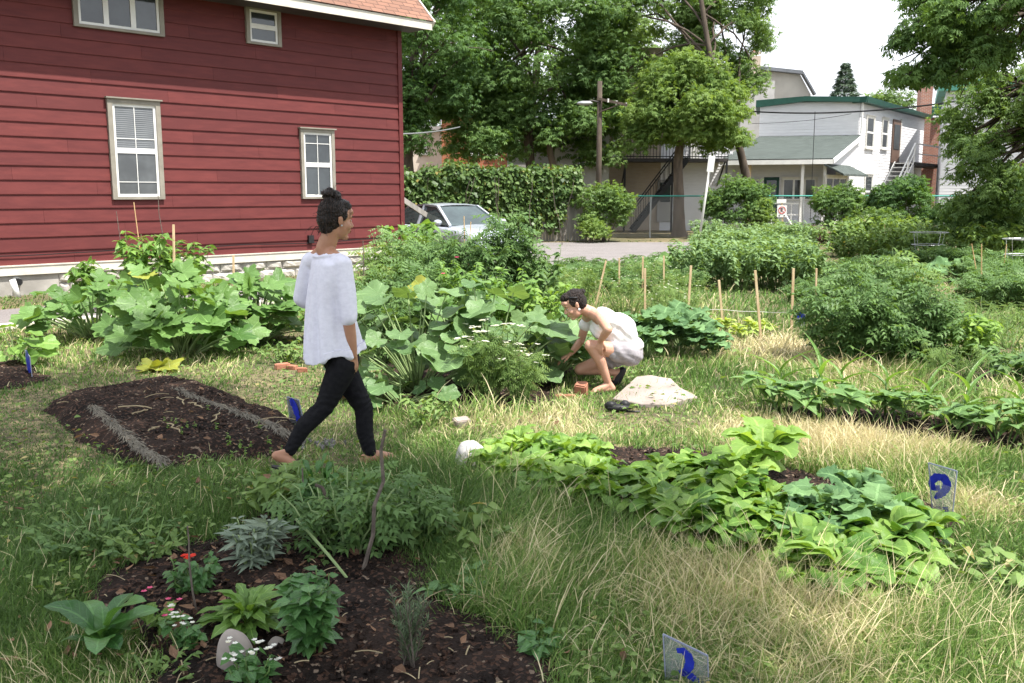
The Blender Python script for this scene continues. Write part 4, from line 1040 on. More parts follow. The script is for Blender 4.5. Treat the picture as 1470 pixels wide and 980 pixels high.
# right-hand trees (their trunks stand outside the frame)
tree('maple_tree', 'dark overhanging maple branches in the top right corner of the photo', XY(1640, 21) + (0,),
     [XY(1640, 21) + (0,), XY(1630, 21) + (2.5,), XY(1600, 21) + (5.5,), XY(1560, 21) + (7.5,)],
     [(W(1440, 10, 20), (1.9, 1.6, 1.1), 50), (W(1345, 45, 20), (.75, .7, .4), 14), (W(1330, 105, 20.3), (.6, .5, .25), 7), (W(1400, 85, 20), (.8, .8, .45), 15), (W(1560, -20, 20), (2.5, 2, 2), 40)],
     'tree1', n=70, size=.2, r0=.3, bark='darkbark', limbs=44, cr=(.25, .5), droop=.7)
tree('maple_tree', 'sunlit mid-green maple hanging in front of the second white house', XY(1600, 24) + (0,),
     [XY(1600, 24) + (0,), XY(1590, 24) + (2,), XY(1540, 24) + (3.5,), XY(1500, 24) + (5,)],
     [(W(1435, 170, 24), (1.3, 1.2, 1.05), 34), (W(1400, 235, 23.5), (.65, .8, .7), 13), (W(1460, 130, 23.5), (.8, 1, .6), 16), (W(1445, 280, 23), (.7, .8, .7), 20), (W(1400, 300, 23.5), (.55, .6, .35), 9), (W(1540, 190, 24), (1.6, 1.5, 1.8), 40)],
     'tree4', n=60, size=.19, r0=.25, bark='darkbark', limbs=40, cr=(.28, .52), droop=.65)
# fir far behind
fb = W(1212, 140, 85); o = thing('fir_tree', (fb.x, 85, 0), 'small dark conifer top showing above the white house roof', 'tree')
t = MB(); top = zz(96, 85); t.tube([[fb.x, 85, 0], [fb.x, 85, top - .2]], [.3, .04], 8); t.build('trunk', M['darkbark'], o)
f = MB()
I = 2600; q = rng.random(I) ** .8; hh = top - .1 - q * 6; ww = .08 + q * 2.3 + .10 * np.sin(q * 60); a = rng.uniform(0, 6.283, I); rr = ww * rng.uniform(.4, 1, I)
P = np.stack([fb.x + np.cos(a) * rr, 85 + np.sin(a) * rr, hh], 1); dd = np.stack([np.cos(a), np.sin(a), np.full(I, -.1)], 1)
f.inst(SP5, frames(dd, np.tile([0, 0, 1.0], (I, 1)) + rng.normal(0, .2, (I, 3)), .38 * rng.uniform(.6, 1.3, I)), P, rng.random(I)); f.build('crown', M['fir'], o)
# distant trees along the skyline
for px, py, Y, r in ((1275, 152, 75, 1.6), (660, 60, 60, 4.5), (880, 120, 58, 3.5), (560, 120, 58, 4)):
    c = W(px, py, Y); tree('shade_tree', 'distant tree crown beyond the roofs' if px == 1275 else ('distant tree behind the big maple' if px == 660 else ('distant tree seen past the utility pole' if px == 880 else 'distant tree behind the red house')), (c.x, Y, 0), [(c.x, Y, 0), (c.x, Y, c.z)],
        [(c, (r, r, r * (.5 if px == 1275 else 1.2)), 12 if px == 1275 else 60)], 'tree4' if px in (1275, 880) else 'tree1', size=.42, n=60, cl=1.3, limbs=10, r0=.25)

def shrub(name, label, px, py, Y, rx, rz, leaf, cnt=16, size=.2, n=60, cr=.38, T=SP5, group=None, up_=.9):
    """bush whose base stands on the ground at depth Y; rx, rz half-sizes in metres"""
    c = W(px, py, Y); o = thing(name, (c.x, Y, 0), label, 'shrub' if 'shrub' in name else 'bush', group)
    D = rnd_dir(cnt, -.6, 1); C = np.array([c.x, Y, max(rz * .95, c.z)]) + D * [rx * .8, rx * .6, rz * .8] * (rng.uniform(.4, 1, cnt) ** .5)[:, None]
    C[:, 2] = np.maximum(C[:, 2], cr * .5)
    f = MB(); scatter_clumps(f, C, np.full(cnt, cr) * rng.uniform(.7, 1.2, cnt), n, T, size, droop=.3, upw=up_); f.build('foliage', M[leaf], o)
    t = MB()
    for j in range(min(cnt, 9)):
        P = limb_path((c.x + rng.normal(0, .08), Y + rng.normal(0, .08), -.02), C[j], .05, 5); t.tube(P, np.linspace(.022, .006, 5), 5)
    t.build('stem', M['twig'], o, True); return o
shrub('leafy_shrub', 'bushy green shrub growing round the foot of the utility pole', 868, 300, 33.5, 1.05, 1.15, 'tree4', 26, n=70)
shrub('leafy_shrub', 'low green shrub beside the foot of the fence pickets', 848, 330, 32.5, .45, .45, 'tree2', 7, n=60, size=.16)
shrub('leafy_shrub', 'dark leafy shrub at the foot of the dark leaning trunk by the porch', 1058, 305, 35.4, 1.35, 1.3, 'tree1', 36, n=80)
shrub('leafy_shrub', 'yellow-green shrub left of the no-parking sign', 1095, 320, 34.8, .6, .9, 'tree2', 12, n=60, size=.17)
shrub('leafy_shrub', 'rounded green shrub in front of the white porch corner', 1203, 312, 34, 1.0, 1.15, 'tree1', 26, n=80)
shrub('leafy_shrub', 'large dark shrub at the foot of the outside stair', 1300, 308, 33, 1.4, 1.3, 'tree3', 36, n=80)
shrub('leafy_shrub', 'shadowy shrub beneath the hanging maple on the far right', 1425, 322, 25, 1.45, 1.0, 'tree3', 34, n=90, size=.18)
shrub('leafy_shrub', 'dark shrub between the stair and the hanging maple', 1372, 330, 28, 1.2, .8, 'tree3', 20, n=80, size=.18)
shrub('leafy_shrub', 'small bright green shrub in front of the stair shrub', 1300, 345, 27, .55, .5, 'tree2', 9, n=60, size=.14)
shrub('leafy_shrub', 'low green shrub right of the porch shrub', 1248, 338, 31, 1.0, .6, 'tree4', 14, n=70, size=.16)
M['redleaf'] = leafmat('dark_red_leaf', (.05, .02, .02), (.13, .05, .045), .2, .5)
shrub('leafy_shrub', 'low dark red-leaved bush below the leaning board', 1168, 352, 31, .9, .35, 'redleaf', 14, n=60, size=.14, cr=.22)

# vines over the picket fence
vn = thing('climbing_vine', (G(700, 348).x, 32.9, 0), 'thick green vine spilling over the grey picket fence', 'vine')
f = MB(); K = 420; u = rng.random(K)
cx = F0.x + (F1.x - F0.x) * u * .93; top = 2.45 + .25 * wob2(cx, cx * 0, .9); lo = .95 + .55 * wob2(cx, cx * 0 + 5, 1.1) - .9 * (u > .62) * (u < .9)
cz = lo + (top - lo) * rng.random(K) ** .7; cyy = F0.y + (F1.y - F0.y) * u - .12 - .3 * rng.random(K)
scatter_clumps(f, np.stack([cx, cyy, cz], 1), rng.uniform(.16, .40, K), 60, diamondT(.9), .15, droop=.9, upw=.5, hollow=.3)
f.build('foliage', M['vine'], vn)
t = MB()
for i in range(9):
    x = F0.x + (F1.x - F0.x) * rng.random(); y = F0.y - .1; P = limb_path((x, y + .12, 0), (x + rng.normal(0, .4), y + .1, 2.2), 0, 6); t.tube(P, .008, 4)
t.build('stem', M['twig'], vn)

# overhead shade tree: stands behind the camera, its crown shades the near left of the garden
sun_h = Vector((sdir.x, sdir.y, 0)) / sdir.z
def shade(px, py, z, z0=0.0): 
    p = G(px, py); return p + sun_h * z + Vector((0, 0, z))
sc_ = []
for (px, py, z, r, cnt) in ((120, 700, 8.2, 1.9, 34), (330, 880, 7.6, 1.5, 40), (560, 930, 8.4, 1.15, 30), (60, 900, 9.0, 1.8, 34), (470, 740, 8.8, .75, 11), (690, 760, 7.6, .55, 9), (-250, 640, 9, 3.0, 50), (250, 1150, 7.5, 1.8, 40), (700, 1150, 7.5, 1.0, 18),
                            (40, 590, 9.2, 1.2, 13), (790, 860, 8.2, .45, 6), (860, 740, 8, .3, 4)):
    sc_.append((shade(px, py, z), (r, r, .9), cnt))
for (px, py, r, cnt) in ((480, 330, .45, 8), (475, 400, .5, 10), (478, 470, .5, 9)):
    p = W(px, py, 5.7); sc_.append((p + sun_h * (8.3 - p.z) + Vector((0, 0, 8.3 - p.z)), (r, r, .5), cnt))
tb = Vector((4.2, -4.5, 0))
tree('shade_tree', 'tall shade tree standing behind the viewpoint, its crown above the near beds', tb, [tb, tb + Vector((-.1, .1, 3)), tb + Vector((-.4, .6, 6)), tb + Vector((-1.2, 1.6, 8.5))], sc_, 'tree1', n=50, size=.24, r0=.28, cr=(.32, .6), limbs=26)

# ================================================================== soil beds
def inside(P, x, y):
    P = np.asarray(P); n = len(P); c = np.zeros(x.shape, bool); d = np.full(x.shape, 1e9)
    for i in range(n):
        x0, y0 = P[i]; x1, y1 = P[(i + 1) % n]
        m_ = ((y0 > y) != (y1 > y)) & (x < (x1 - x0) * (y - y0) / (y1 - y0 + 1e-12) + x0); c ^= m_
        t_ = np.clip(((x - x0) * (x1 - x0) + (y - y0) * (y1 - y0)) / ((x1 - x0) ** 2 + (y1 - y0) ** 2 + 1e-12), 0, 1)
        d = np.minimum(d, np.hypot(x - x0 - t_ * (x1 - x0), y - y0 - t_ * (y1 - y0)))
    return np.where(c, d, -d)
m, N, L, out = newmat('soil')
b = N.new('ShaderNodeBsdfPrincipled'); b.inputs['Roughness'].default_value = .95; b.inputs['Specular IOR Level'].default_value = .15
tc = N.new('ShaderNodeTexCoord')
c1 = ramp(N, L, noise(N, L, 3.0, 5, tc.outputs['Object']), [(.35, (.011, .008, .0065)), (.65, (.036, .024, .019))])
v = N.new('ShaderNodeTexVoronoi'); v.inputs['Scale'].default_value = 70; v.inputs['Randomness'].default_value = 1; L.new(tc.outputs['Object'], v.inputs['Vector'])
sv = N.new('ShaderNodeSeparateColor'); L.new(v.outputs['Color'], sv.inputs[0])
c1 = mixc(N, L, math_(N, L, 'GREATER_THAN', sv.outputs[0], .965), c1, (.2, .15, .11))
c1 = mixc(N, L, math_(N, L, 'GREATER_THAN', sv.outputs[1], .8), c1, (.075, .043, .03))
L.new(c1, b.inputs['Base Color'])
bp = N.new('ShaderNodeBump'); bp.inputs['Strength'].default_value = 1; bp.inputs['Distance'].default_value = .02
L.new(math_(N, L, 'ADD', noise(N, L, 55, 8, tc.outputs['Object']), math_(N, L, 'MULTIPLY', v.outputs['Distance'], .4)), bp.inputs['Height']); L.new(bp.outputs[0], b.inputs['Normal']); L.new(b.outputs[0], out.inputs[0])
M['soil'] = m
BEDS = []
def soil(name, pxs, h=.05, clod=.012, cell=.03, edge=.18):
    P = np.array([[G(*p).x, G(*p).y] for p in pxs]); BEDS.append(P)
    lo, hi = P.min(0) - .15, P.max(0) + .15
    X, Y = np.meshgrid(np.arange(lo[0], hi[0], cell), np.arange(lo[1], hi[1], cell)); ny, nx = X.shape
    d = inside(P, X, Y) + .05 * wob2(X, Y, 5)
    Z = h * np.clip((d + .06) / edge, -.5, 1) + clod * (wob2(X, Y, 11) + .8 * wob2(X + 9, Y, 31) + .6 * wob2(X, Y + 3, 75)) + .004
    V = np.stack([X, Y, Z], -1).reshape(-1, 3); ok = (d > -.1)
    q = ok[:-1, :-1] & ok[1:, :-1] & ok[:-1, 1:] & ok[1:, 1:]; r_, c_ = np.nonzero(q); a = r_ * nx + c_
    mb_ = MB(); mb_.add(V, np.stack([a, a + 1, a + nx + 1, a + nx], 1)); return mb_.build(name, M['soil'], smooth=False, kind='structure')
soil('soil_mound', [(80, 590), (90, 578), (165, 562), (250, 551), (300, 562), (415, 606), (430, 632), (400, 652), (310, 660), (222, 674), (200, 668), (140, 634)], .10, .011, .022, .14)
soil('soil_bed', [(120, 860), (190, 805), (330, 775), (420, 700), (560, 735), (600, 800), (630, 850), (720, 900), (800, 950), (850, 1080), (160, 1080), (205, 930), (140, 905)], .03, .012, .022)
soil('soil_bed', [(700, 650), (880, 640), (1010, 650), (1200, 690), (1360, 740), (1370, 800), (1290, 872), (1200, 850), (1050, 800), (930, 775), (860, 725), (740, 690)], .03, .012, .03)
soil('soil_bed', [(1110, 588), (1290, 588), (1480, 630), (1500, 655), (1330, 640), (1180, 608)], .03, .012, .035)
soil('soil_bed', [(-80, 522), (45, 524), (58, 545), (20, 556), (-80, 560)], .06, .012, .035)
soil('soil_bed', [(1330, 545), (1420, 530), (1520, 535), (1520, 562), (1380, 562)], .02, .012, .05)
soil('soil_bed', [(560, 590), (560, 520), (700, 500), (820, 530), (790, 585), (680, 592)], .01, .01, .06)

# ================================================================== garden plants
M['squash'] = leafmat('squash_leaf', (.065, .15, .034), (.17, .30, .085), .32, .42, vein=.35, palm=True, dry=(.34, .36, .06), spec=.35)
M['squash2'] = leafmat('pumpkin_leaf', (.065, .14, .045), (.20, .32, .13), .3, .45, vein=.3, palm=True, spec=.35)
M['tomato'] = leafmat('tomato_leaf', (.06, .13, .038), (.16, .27, .085), .34, .5)
M['pepper'] = leafmat('pepper_leaf', (.075, .17, .03), (.21, .36, .08), .38, .38, vein=.3, spec=.4)
M['bright'] = leafmat('salad_leaf', (.12, .24, .04), (.30, .46, .11), .4, .45, vein=.25)
M['lime'] = leafmat('lettuce_leaf', (.25, .36, .07), (.45, .55, .15), .35, .5)
M['kale'] = leafmat('kale_leaf', (.065, .14, .055), (.18, .31, .125), .22, .6, vein=.22, spec=.15)
M['beet'] = leafmat('beet_leaf', (.07, .17, .025), (.21, .34, .07), .33, .45, vein=.3, spec=.3)
M['bean'] = leafmat('bean_leaf', (.10, .20, .06), (.22, .36, .13), .3, .5, vein=.25)
M['sage'] = leafmat('sage_leaf', (.12, .17, .12), (.24, .30, .22), .15, .7, vein=.3)
M['basil'] = leafmat('basil_leaf', (.04, .12, .03), (.11, .25, .07), .3, .35, vein=.2, spec=.5)
M['rosemary'] = leafmat('rosemary_leaf', (.07, .12, .06), (.15, .21, .11), .15, .6)
M['weed'] = leafmat('weed_leaf', (.09, .17, .04), (.23, .34, .10), .36, .5, dry=(.42, .36, .16))
M['grey'] = leafmat('goosefoot_leaf', (.10, .19, .07), (.25, .37, .16), .34, .6)
M['petal_white'] = leafmat('white_petal', (.70, .70, .66), (.85, .85, .82), .3, .6)
M['petal_red'] = leafmat('red_petal', (.55, .015, .01), (.75, .05, .02), .2, .5)
M['petal_pink'] = leafmat('pink_petal', (.60, .05, .16), (.80, .16, .30), .3, .5)
M['petal_yellow'] = leafmat('yellow_petal', (.75, .45, .03), (.85, .6, .08), .3, .5)
M['redstem'] = plain('red_stem', (.22, .03, .05), (.13, .02, .03), .5, 10)
M['yellowstem'] = plain('yellow_stem', (.55, .42, .08), (.4, .32, .06), .5, 10)
M['palestem'] = plain('pale_stem', (.27, .36, .16), (.2, .28, .11), .55, 10)

M['greystraw'] = leafmat('grey_straw', (.12, .11, .09), (.24, .22, .175), .1, .8)
T_sq = palmT(40, 5, .20, .06, .45, .13, .09); T_sq2 = palmT(32, 5, .08, .03, .42, .08, .08)
T_tom = compoundT(3, .5, .36, .4, 3, .12); T_fine = compoundT(4, .34, .26, .3, 2)
T_ov = leafT(.55, 5, .14, .35, .5); T_ov2 = leafT(.72, 5, .1, .3, .52); T_lan = leafT(.24, 4, .12, .35, .6); T_need = leafT(.13, 2, .05, .05, .6)
T_wavy = leafT(.55, 8, .10, .45, .8, .10, .28); T_kale = leafT(.62, 10, .05, .4, .9, .22, .35); T_heart = leafT(.85, 5, .12, .3, .38)
T_sp = leafX(.46, 14, .95, 1.3, .16, .09, 11, 0, .28, .95, 1, .5); T_sp2 = leafX(.42, 14, 1.05, 1.0, .2, .11, 13, .03, .3, .9, 2, .5); T_lob = leafX(.52, 22, .9, 1.2, .12, .12, 16, .10, .25, .95, 3, .55); T_kal = leafX(.55, 26, .95, 1.0, .12, .13, 20, .13, .22, .95, 4, .5); T_dock = leafX(.42, 8, .7, .7, .12, .08, 12, 0, .2, .6, 5); T_dais = leafX(.2, 9, .9, .9, .1, .1, 14, .15, .25, .85, 6)
T_corn = leafT(.11, 9, .5, .9, .35); T_pet = leafT(.8, 3, .1, -.1, .7)

def frond(P0, P1, sag=.12, n=6):
    P0 = np.asarray(P0, float); P1 = np.asarray(P1, float); t = np.linspace(0, 1, n)[:, None]
    Q = P0 + (P1 - P0) * t; Q[:, 2] += np.sin(t[:, 0] * math.pi) * sag * np.linalg.norm(P1 - P0); return Q
def bigleaf(name, label, base, spread, height, n, T, size, mat, stem='palestem', cat='plant', group=None, lump=1.0, tilt=.55, face=None, low=.25, yellow=0.02):
    base = Vector(base); o = thing(name, base, label, cat, group); b0 = np.array(base)
    a = rng.uniform(0, 2 * math.pi, n); rr = np.sqrt(rng.random(n)); r = spread * rr
    z = height * (1 - .55 * rr ** 2.2) * rng.uniform(low + .35, 1.05, n); lowm = rng.random(n) < .25; z[lowm] *= rng.uniform(.3, .7, lowm.sum())
    D = np.stack([np.cos(a), np.sin(a), np.zeros(n)], 1); P = b0 + D * r[:, None] * [1, .8, 1]; P[:, 2] = z
    dd = nrm(D * (.35 + rr[:, None]) + rng.normal(0, .35, (n, 3)) * [1, 1, .4] + [0, 0, -.15])
    nn = nrm(D * tilt * rr[:, None] + [0, 0, 1] + rng.normal(0, .42, (n, 3)) + np.array([.12, -.35, 0]))
    sz = size * rng.uniform(.6, 1.15, n); tt = np.clip(rng.normal(.5, .22, n), 0, .84); tt[rng.random(n) < yellow] = 1
    f = MB(); f.inst(T, frames(dd, nn, sz), P, tt)
    s = MB()
    for i in range(n):
        q0 = b0 + D[i] * r[i] * .25 * rng.random() + [rng.normal(0, .03), rng.normal(0, .03), 0]
        s.tube(frond(q0, P[i], .06, 5), np.linspace(.011, .006, 5) * (size / .2) ** .7, 5, tint=.5)
    f.build('foliage', M[mat], o); s.build('stem', M[stem], o, True); return o
def stemplant(name, label, base, h, spread, nst, nl, T, size, mat, stem='stem', cat='plant', group=None, droop=.35, upw=.8, lean=(0, 0), r=.007, start=.15, flowers=None, sub=0, tv=.2, wander=.06, dome=.0):
    """stems rising from the base with leaves all along; flowers=(template, size, material, count, per-head)"""
    base = Vector(base); o = thing(name, base, label, cat, group); b0 = np.array(base); s = MB(); PP_ = []; DD = []; TT = []
    tips = []
    for i in range(nst):
        a = rng.uniform(0, 6.283); q = math.sqrt(rng.random()); hh = h * rng.uniform(.72, 1.05) * (1 - dome * q * q)
        e_ = b0 + [math.cos(a) * spread * q + lean[0], math.sin(a) * spread * q + lean[1], hh]
        Q = frond(b0 + [math.cos(a) * spread * q * .3, math.sin(a) * spread * q * .3, -.01], e_, .05, 8); Q[2:-1] += rng.normal(0, wander * h * .3, (5, 3)); 
        s.tube(Q, np.linspace(r, r * .35, 8), 5); tips.append(Q[-1])
        t_ = rng.uniform(start, 1, nl) ** .8; k = t_ * 7; P = np.stack([np.interp(k, np.arange(8), Q[:, c]) for c in range(3)], 1)
        D = nrm(np.stack([np.cos(x := rng.uniform(0, 6.283, nl)), np.sin(x), rng.uniform(-.1, .7, nl)], 1)); PP_.append(P); DD.append(D); TT.append(np.full(nl, rng.uniform(-.12, .12)))
    P = np.concatenate(PP_); D = np.concatenate(DD); I = len(P)
    nn = nrm(D * .3 + [0, 0, upw] + rng.normal(0, .25, (I, 3)) + [0.05, -.2, 0]); dd = nrm(D + [0, 0, -droop] + rng.normal(0, .15, (I, 3)))
    t = np.clip(.5 + np.concatenate(TT) + rng.normal(0, tv, I), 0, 1)
    f = MB(); f.inst(T, frames(dd, nn, size * rng.uniform(.6, 1.2, I)), P + dd * size * .06, t)
    if nst: s.build('stem', M[stem], o, True)
    f.build('foliage', M[mat], o)
    if flowers:
        FT, fs, fm_, cnt, per = flowers; g_ = MB()
        for j in range(cnt):
            c = tips[j % len(tips)] + rng.normal(0, .03, 3) * [1, 1, .4] + [0, 0, .02]
            for _ in range(max(1, per // 5)):
                cc = c + rng.normal(0, fs * 1.1, 3) * [1, 1, .25] * (per > 5)
                a = np.arange(5) * 1.2566 + rng.random(); d_ = np.stack([np.cos(a), np.sin(a), np.full(5, .15)], 1)
                g_.inst(FT, frames(d_, np.tile([0, -.2, 1.0], (5, 1)), np.full(5, fs)), np.tile(cc, (5, 1)), rng.random(5))
        g_.build('flower', M[fm_], o)
    return o

# --- left squash patch
bigleaf('squash_plant', 'big-leaved squash plant nearest the dark soil mound', G(262, 512), .72, .78, 95, T_sq, .19, 'squash', tilt=.9)
bigleaf('squash_plant', 'big-leaved squash plant at the right end of the left patch', G(365, 492), .62, .84, 78, T_sq, .185, 'squash', tilt=.9)
bigleaf('squash_plant', 'squash plant at the left end of the patch, reaching over the gravel', G(140, 488), .72, .72, 76, T_sq, .18, 'squash', tilt=.8)
bigleaf('squash_plant', 'squash plant in the back middle of the left patch', G(230, 470), .75, .82, 62, T_sq, .18, 'squash')
stemplant('pepper_plant', 'bushy pepper-like plant among bamboo canes in front of the red house', G(215, 446), 1.12, .50, 16, 30, T_ov, .15, 'pepper', start=.35)
stemplant('pepper_plant', 'second leafy plant by the tall wooden stake near the red house', G(265, 440), .98, .42, 12, 26, T_ov, .14, 'pepper', start=.3)
stemplant('pepper_plant', 'low leafy plant left of the bamboo canes', G(130, 448), .72, .42, 10, 24, T_ov, .15, 'pepper', start=.3)
o = MB(); o = bigleaf('squash_seedling', 'small large-leaved plant in the bare soil at the left edge', G(22, 527), .34, .42, 20, T_sq2, .115, 'pepper', tilt=.4)
bigleaf('fallen_leaf', 'yellowing squash leaf lying at the foot of the left patch', G(230, 532), .1, .07, 3, T_sq, .17, 'squash', cat='leaf', yellow=1.0)
stemplant('weed_clump', 'leafy weed clump beside orange brick pieces left of the walking person', G(410, 520), .22, .35, 12, 14, T_ov, .07, 'weed')
stemplant('weed_clump', 'light green weeds behind the walking person, right of the squash patch', G(415, 468), .35, .5, 14, 16, T_ov2, .09, 'pepper')

# --- middle jungle
bigleaf('pumpkin_vine', 'large-leaved pumpkin plant beside the walking person', G(600, 560), .72, .90, 62, T_sq2, .165, 'squash2', tilt=.7)
bigleaf('pumpkin_vine', 'large-leaved pumpkin plant behind the white yarrow', G(700, 555), .68, .90, 56, T_sq2, .17, 'squash2', tilt=.7)
bigleaf('pumpkin_vine', 'mottled courgette plant in front of the crouching person', G(790, 545), .42, .62, 30, T_sq, .19, 'squash2', tilt=.7)
bigleaf('pumpkin_vine', 'small low vine with round leaves at the foot of the pumpkin plant', G(575, 580), .45, .30, 16, T_sq2, .12, 'squash2', tilt=.3)
stemplant('yarrow_plant', 'yarrow with flat white flower heads among the pumpkin leaves', G(700, 575), .62, .28, 22, 26, T_fine, .12, 'weed', flowers=(T_pet, .013, 'petal_white', 26, 45))
stemplant('yarrow_plant', 'smaller white-flowered plant right of the flat yarrow heads', G(745, 580), .48, .25, 16, 24, T_fine, .11, 'weed', flowers=(T_pet, .011, 'petal_white', 14, 20))
stemplant('potato_plant', 'dense small-leaved plant behind the walking person\'s back', G(540, 520), .80, .42, 26, 26, T_tom, .14, 'tomato')
stemplant('potato_plant', 'leafy plant with drooping leaflets right of the walking person\'s shoulder', G(600, 480), .92, .55, 26, 28, T_tom, .17, 'tomato')
stemplant('pumpkin_stalk', 'bright green upright leaves at the corner of the red house', G(590, 447), 1.25, .42, 14, 14, T_heart, .2, 'pepper')
stemplant('tomato_plant', 'tall tomato plant hiding the silver car\'s front', G(640, 462), 1.22, .58, 28, 26, T_tom, .18, 'tomato', lean=(.0, 0))
stemplant('tomato_plant', 'tallest bushy tomato plant right of the silver car', G(735, 462), 1.40, .38, 24, 28, T_tom, .19, 'tomato')
stemplant('tomato_plant', 'leafy tomato plant left of the silver car\'s bonnet', G(590, 452), 1.2, .5, 24, 24, T_tom, .17, 'grey')
stemplant('rose_bush', 'rose bush with one pink bloom in the middle bed', G(670, 490), .92, .5, 24, 30, T_ov, .085, 'pepper', flowers=(T_pet, .03, 'petal_pink', 2, 5))
stemplant('bean_bush', 'broad green bush below the tallest tomato plant', G(720, 500), .82, .5, 26, 26, T_ov2, .10, 'pepper')
stemplant('bean_bush', 'light green bush left of the crouching person\'s head', G(770, 500), .72, .5, 26, 28, T_ov, .085, 'bright')
stemplant('bean_bush', 'leafy bush at the left edge of the middle bed', G(525, 470), .82, .4, 20, 24, T_tom, .16, 'weed')
bigleaf('pumpkin_vine', 'pumpkin leaves in the back of the middle bed', G(655, 510), .5, .9, 20, T_sq2, .17, 'squash')
bigleaf('courgette_plant', 'silvery mottled courgette leaves by the crouching person\'s hand', G(800, 530), .3, .55, 14, T_sq, .16, 'kale', tilt=.8)
tmpl = stemplant('flowering_herb', 'feathery herb dotted with small white flowers, left of the tall stakes', G(800, 445), .58, .5, 22, 26, T_fine, .11, 'weed', flowers=(T_pet, .016, 'petal_white', 20, 5), group='feathery white-flowered herbs between the person and the stakes')
for px, py, s_ in ((755, 448, 1), (840, 432, .9), (900, 455, 1.0), (940, 450, .9), (965, 470, .85), (985, 440, .9), (930, 425, 1)):
    dup(tmpl, G(px, py), rng.uniform(0, 6), s_ * rng.uniform(.9, 1.1))
for o_ in bpy.data.objects:
    if o_.get('group') == 'feathery white-flowered herbs between the person and the stakes': o_['label'] = 'feathery herb dotted with small white flowers around the crouching person\'s head and the stakes'
# cabbage-like rosettes behind the crouching person
def rosette(name, label, base, n, size, T, mat, stem, h=.25, elev=(25, 75), cat='plant', group=None, plen=.45, tv=.3, yellow=0.0, r=.006):
    base = Vector(base); o = thing(name, base, label, cat, group); b0 = np.array(base); f = MB(); s = MB(); P = []; D = []; Nn = []; S = []
    for i in range(n):
        a = i * 2.39996 + rng.normal(0, .2); el = R(rng.uniform(*elev)); L_ = size * rng.uniform(.6, 1.1)
        d = np.array([math.cos(a) * math.cos(el), math.sin(a) * math.cos(el), math.sin(el)]); q = b0 + d * L_ * plen * rng.uniform(.7, 1.3) + [0, 0, h * .1]
        s.tube(frond(b0, q, .08, 4), [r, r * .9, r * .8, r * .5], 5); 
        el2 = el * .6; P.append(q); D.append([math.cos(a) * math.cos(el2), math.sin(a) * math.cos(el2), math.sin(el2)]); Nn.append([-math.cos(a) * math.sin(el2) * .6, -math.sin(a) * math.sin(el2) * .6 - .1, math.cos(el2) + .2]); S.append(L_)
    t = np.clip(rng.normal(.5, tv, n), 0, .84); t[rng.random(n) < yellow] = 1
    f.inst(T, frames(np.array(D), np.array(Nn) + rng.normal(0, .2, (n, 3)), S), np.array(P), t)
    f.build('foliage', M[mat], o); s.build('stem', M[stem], o, True); return o
ca = 'broad-leaved cabbage plants behind the crouching person'
k_ = rosette('cabbage_plant', 'blue-green broad-leaved cabbage plant behind the crouching person', G(945, 500), 30, .34, T_kal, 'kale', 'palestem', group=ca)
for px, py, s_ in ((915, 492, .85), (975, 505, 1), (1000, 510, .85), (960, 485, .95), (990, 490, .9), (930, 515, .8), (1025, 515, .6)): dup(k_, G(px, py), rng.uniform(0, 6), s_)
le = 'lime green lettuces between the stakes'
k_ = rosette('lettuce', 'lime green lettuce head between the wooden stakes', G(1020, 482), 34, .17, T_sp2, 'lime', 'palestem', elev=(10, 80), group=le)
for px, py, s_ in ((1042, 480, 1), (1060, 488, .9), (1080, 482, 1), (1098, 478, .8)): dup(k_, G(px, py), rng.uniform(0, 6), s_)

# --- far beds: copies of a few bush types
def patch(tm, pts, smin=.85, smax=1.15, zs=1.0):
    for p in pts:
        s_ = rng.uniform(smin, smax); dup(tm, G(*p), rng.uniform(0, 6.28), (s_, s_, s_ * zs))
def grid(x0, x1, n, y0, y1, rows):
    return [(x0 + (x1 - x0) * (i + rng.uniform(0, 1)) / n, y0 + (y1 - y0) * (r_ + rng.uniform(0, .8)) / rows) for r_ in range(rows) for i in range(n)]
gA = 'tall grey-green weeds filling the far beds beside the parking lot'
tA = stemplant('goosefoot_weed', 'tall grey-green leafy weed in the far bed beside the leaning white post', G(1030, 385), .88, .55, 26, 26, T_ov, .11, 'grey', group=gA, start=.2)
patch(tA, grid(1010, 1160, 9, 362, 400, 3) + grid(985, 1180, 7, 400, 425, 2) + grid(1000, 1170, 8, 355, 365, 1), .7, 1.05)
gB = 'knee-high leafy crop plants in the beds behind the stakes'
tB = stemplant('potato_plant', 'knee-high leafy crop plant behind the row of wooden stakes', G(850, 408), .42, .5, 20, 22, T_tom, .14, 'tomato', group=gB)
patch(tB, grid(775, 1000, 11, 395, 428, 3) + grid(900, 1010, 4, 388, 396, 1) + grid(1150, 1240, 4, 390, 440, 2), .7, 1.05)
gC = 'low sprawling plants among the dry grass right of the large tomato bush'
tC = stemplant('tomato_plant', 'low sprawling tomato plant in the far right bed', G(1440, 430), .62, .55, 20, 24, T_tom, .18, 'tomato', group=gC)
patch(tC, grid(1400, 1560, 5, 395, 450, 3) + grid(1290, 1420, 4, 385, 400, 1), .75, 1.05)
gD = 'waist-high leafy bushes along the back of the right-hand beds'
tD = stemplant('bean_bush', 'waist-high leafy bush along the back of the right-hand beds', G(1330, 372), .95, .7, 26, 28, T_ov, .14, 'weed', group=gD)
patch(tD, grid(1190, 1480, 10, 362, 385, 2) + grid(1340, 1560, 6, 352, 362, 1), .7, 1.1)
bigleaf('squash_plant', 'flat patch of pale squash leaves in front of the far right canes', G(1380, 405), 1.1, .45, 44, T_sq2, .2, 'kale')
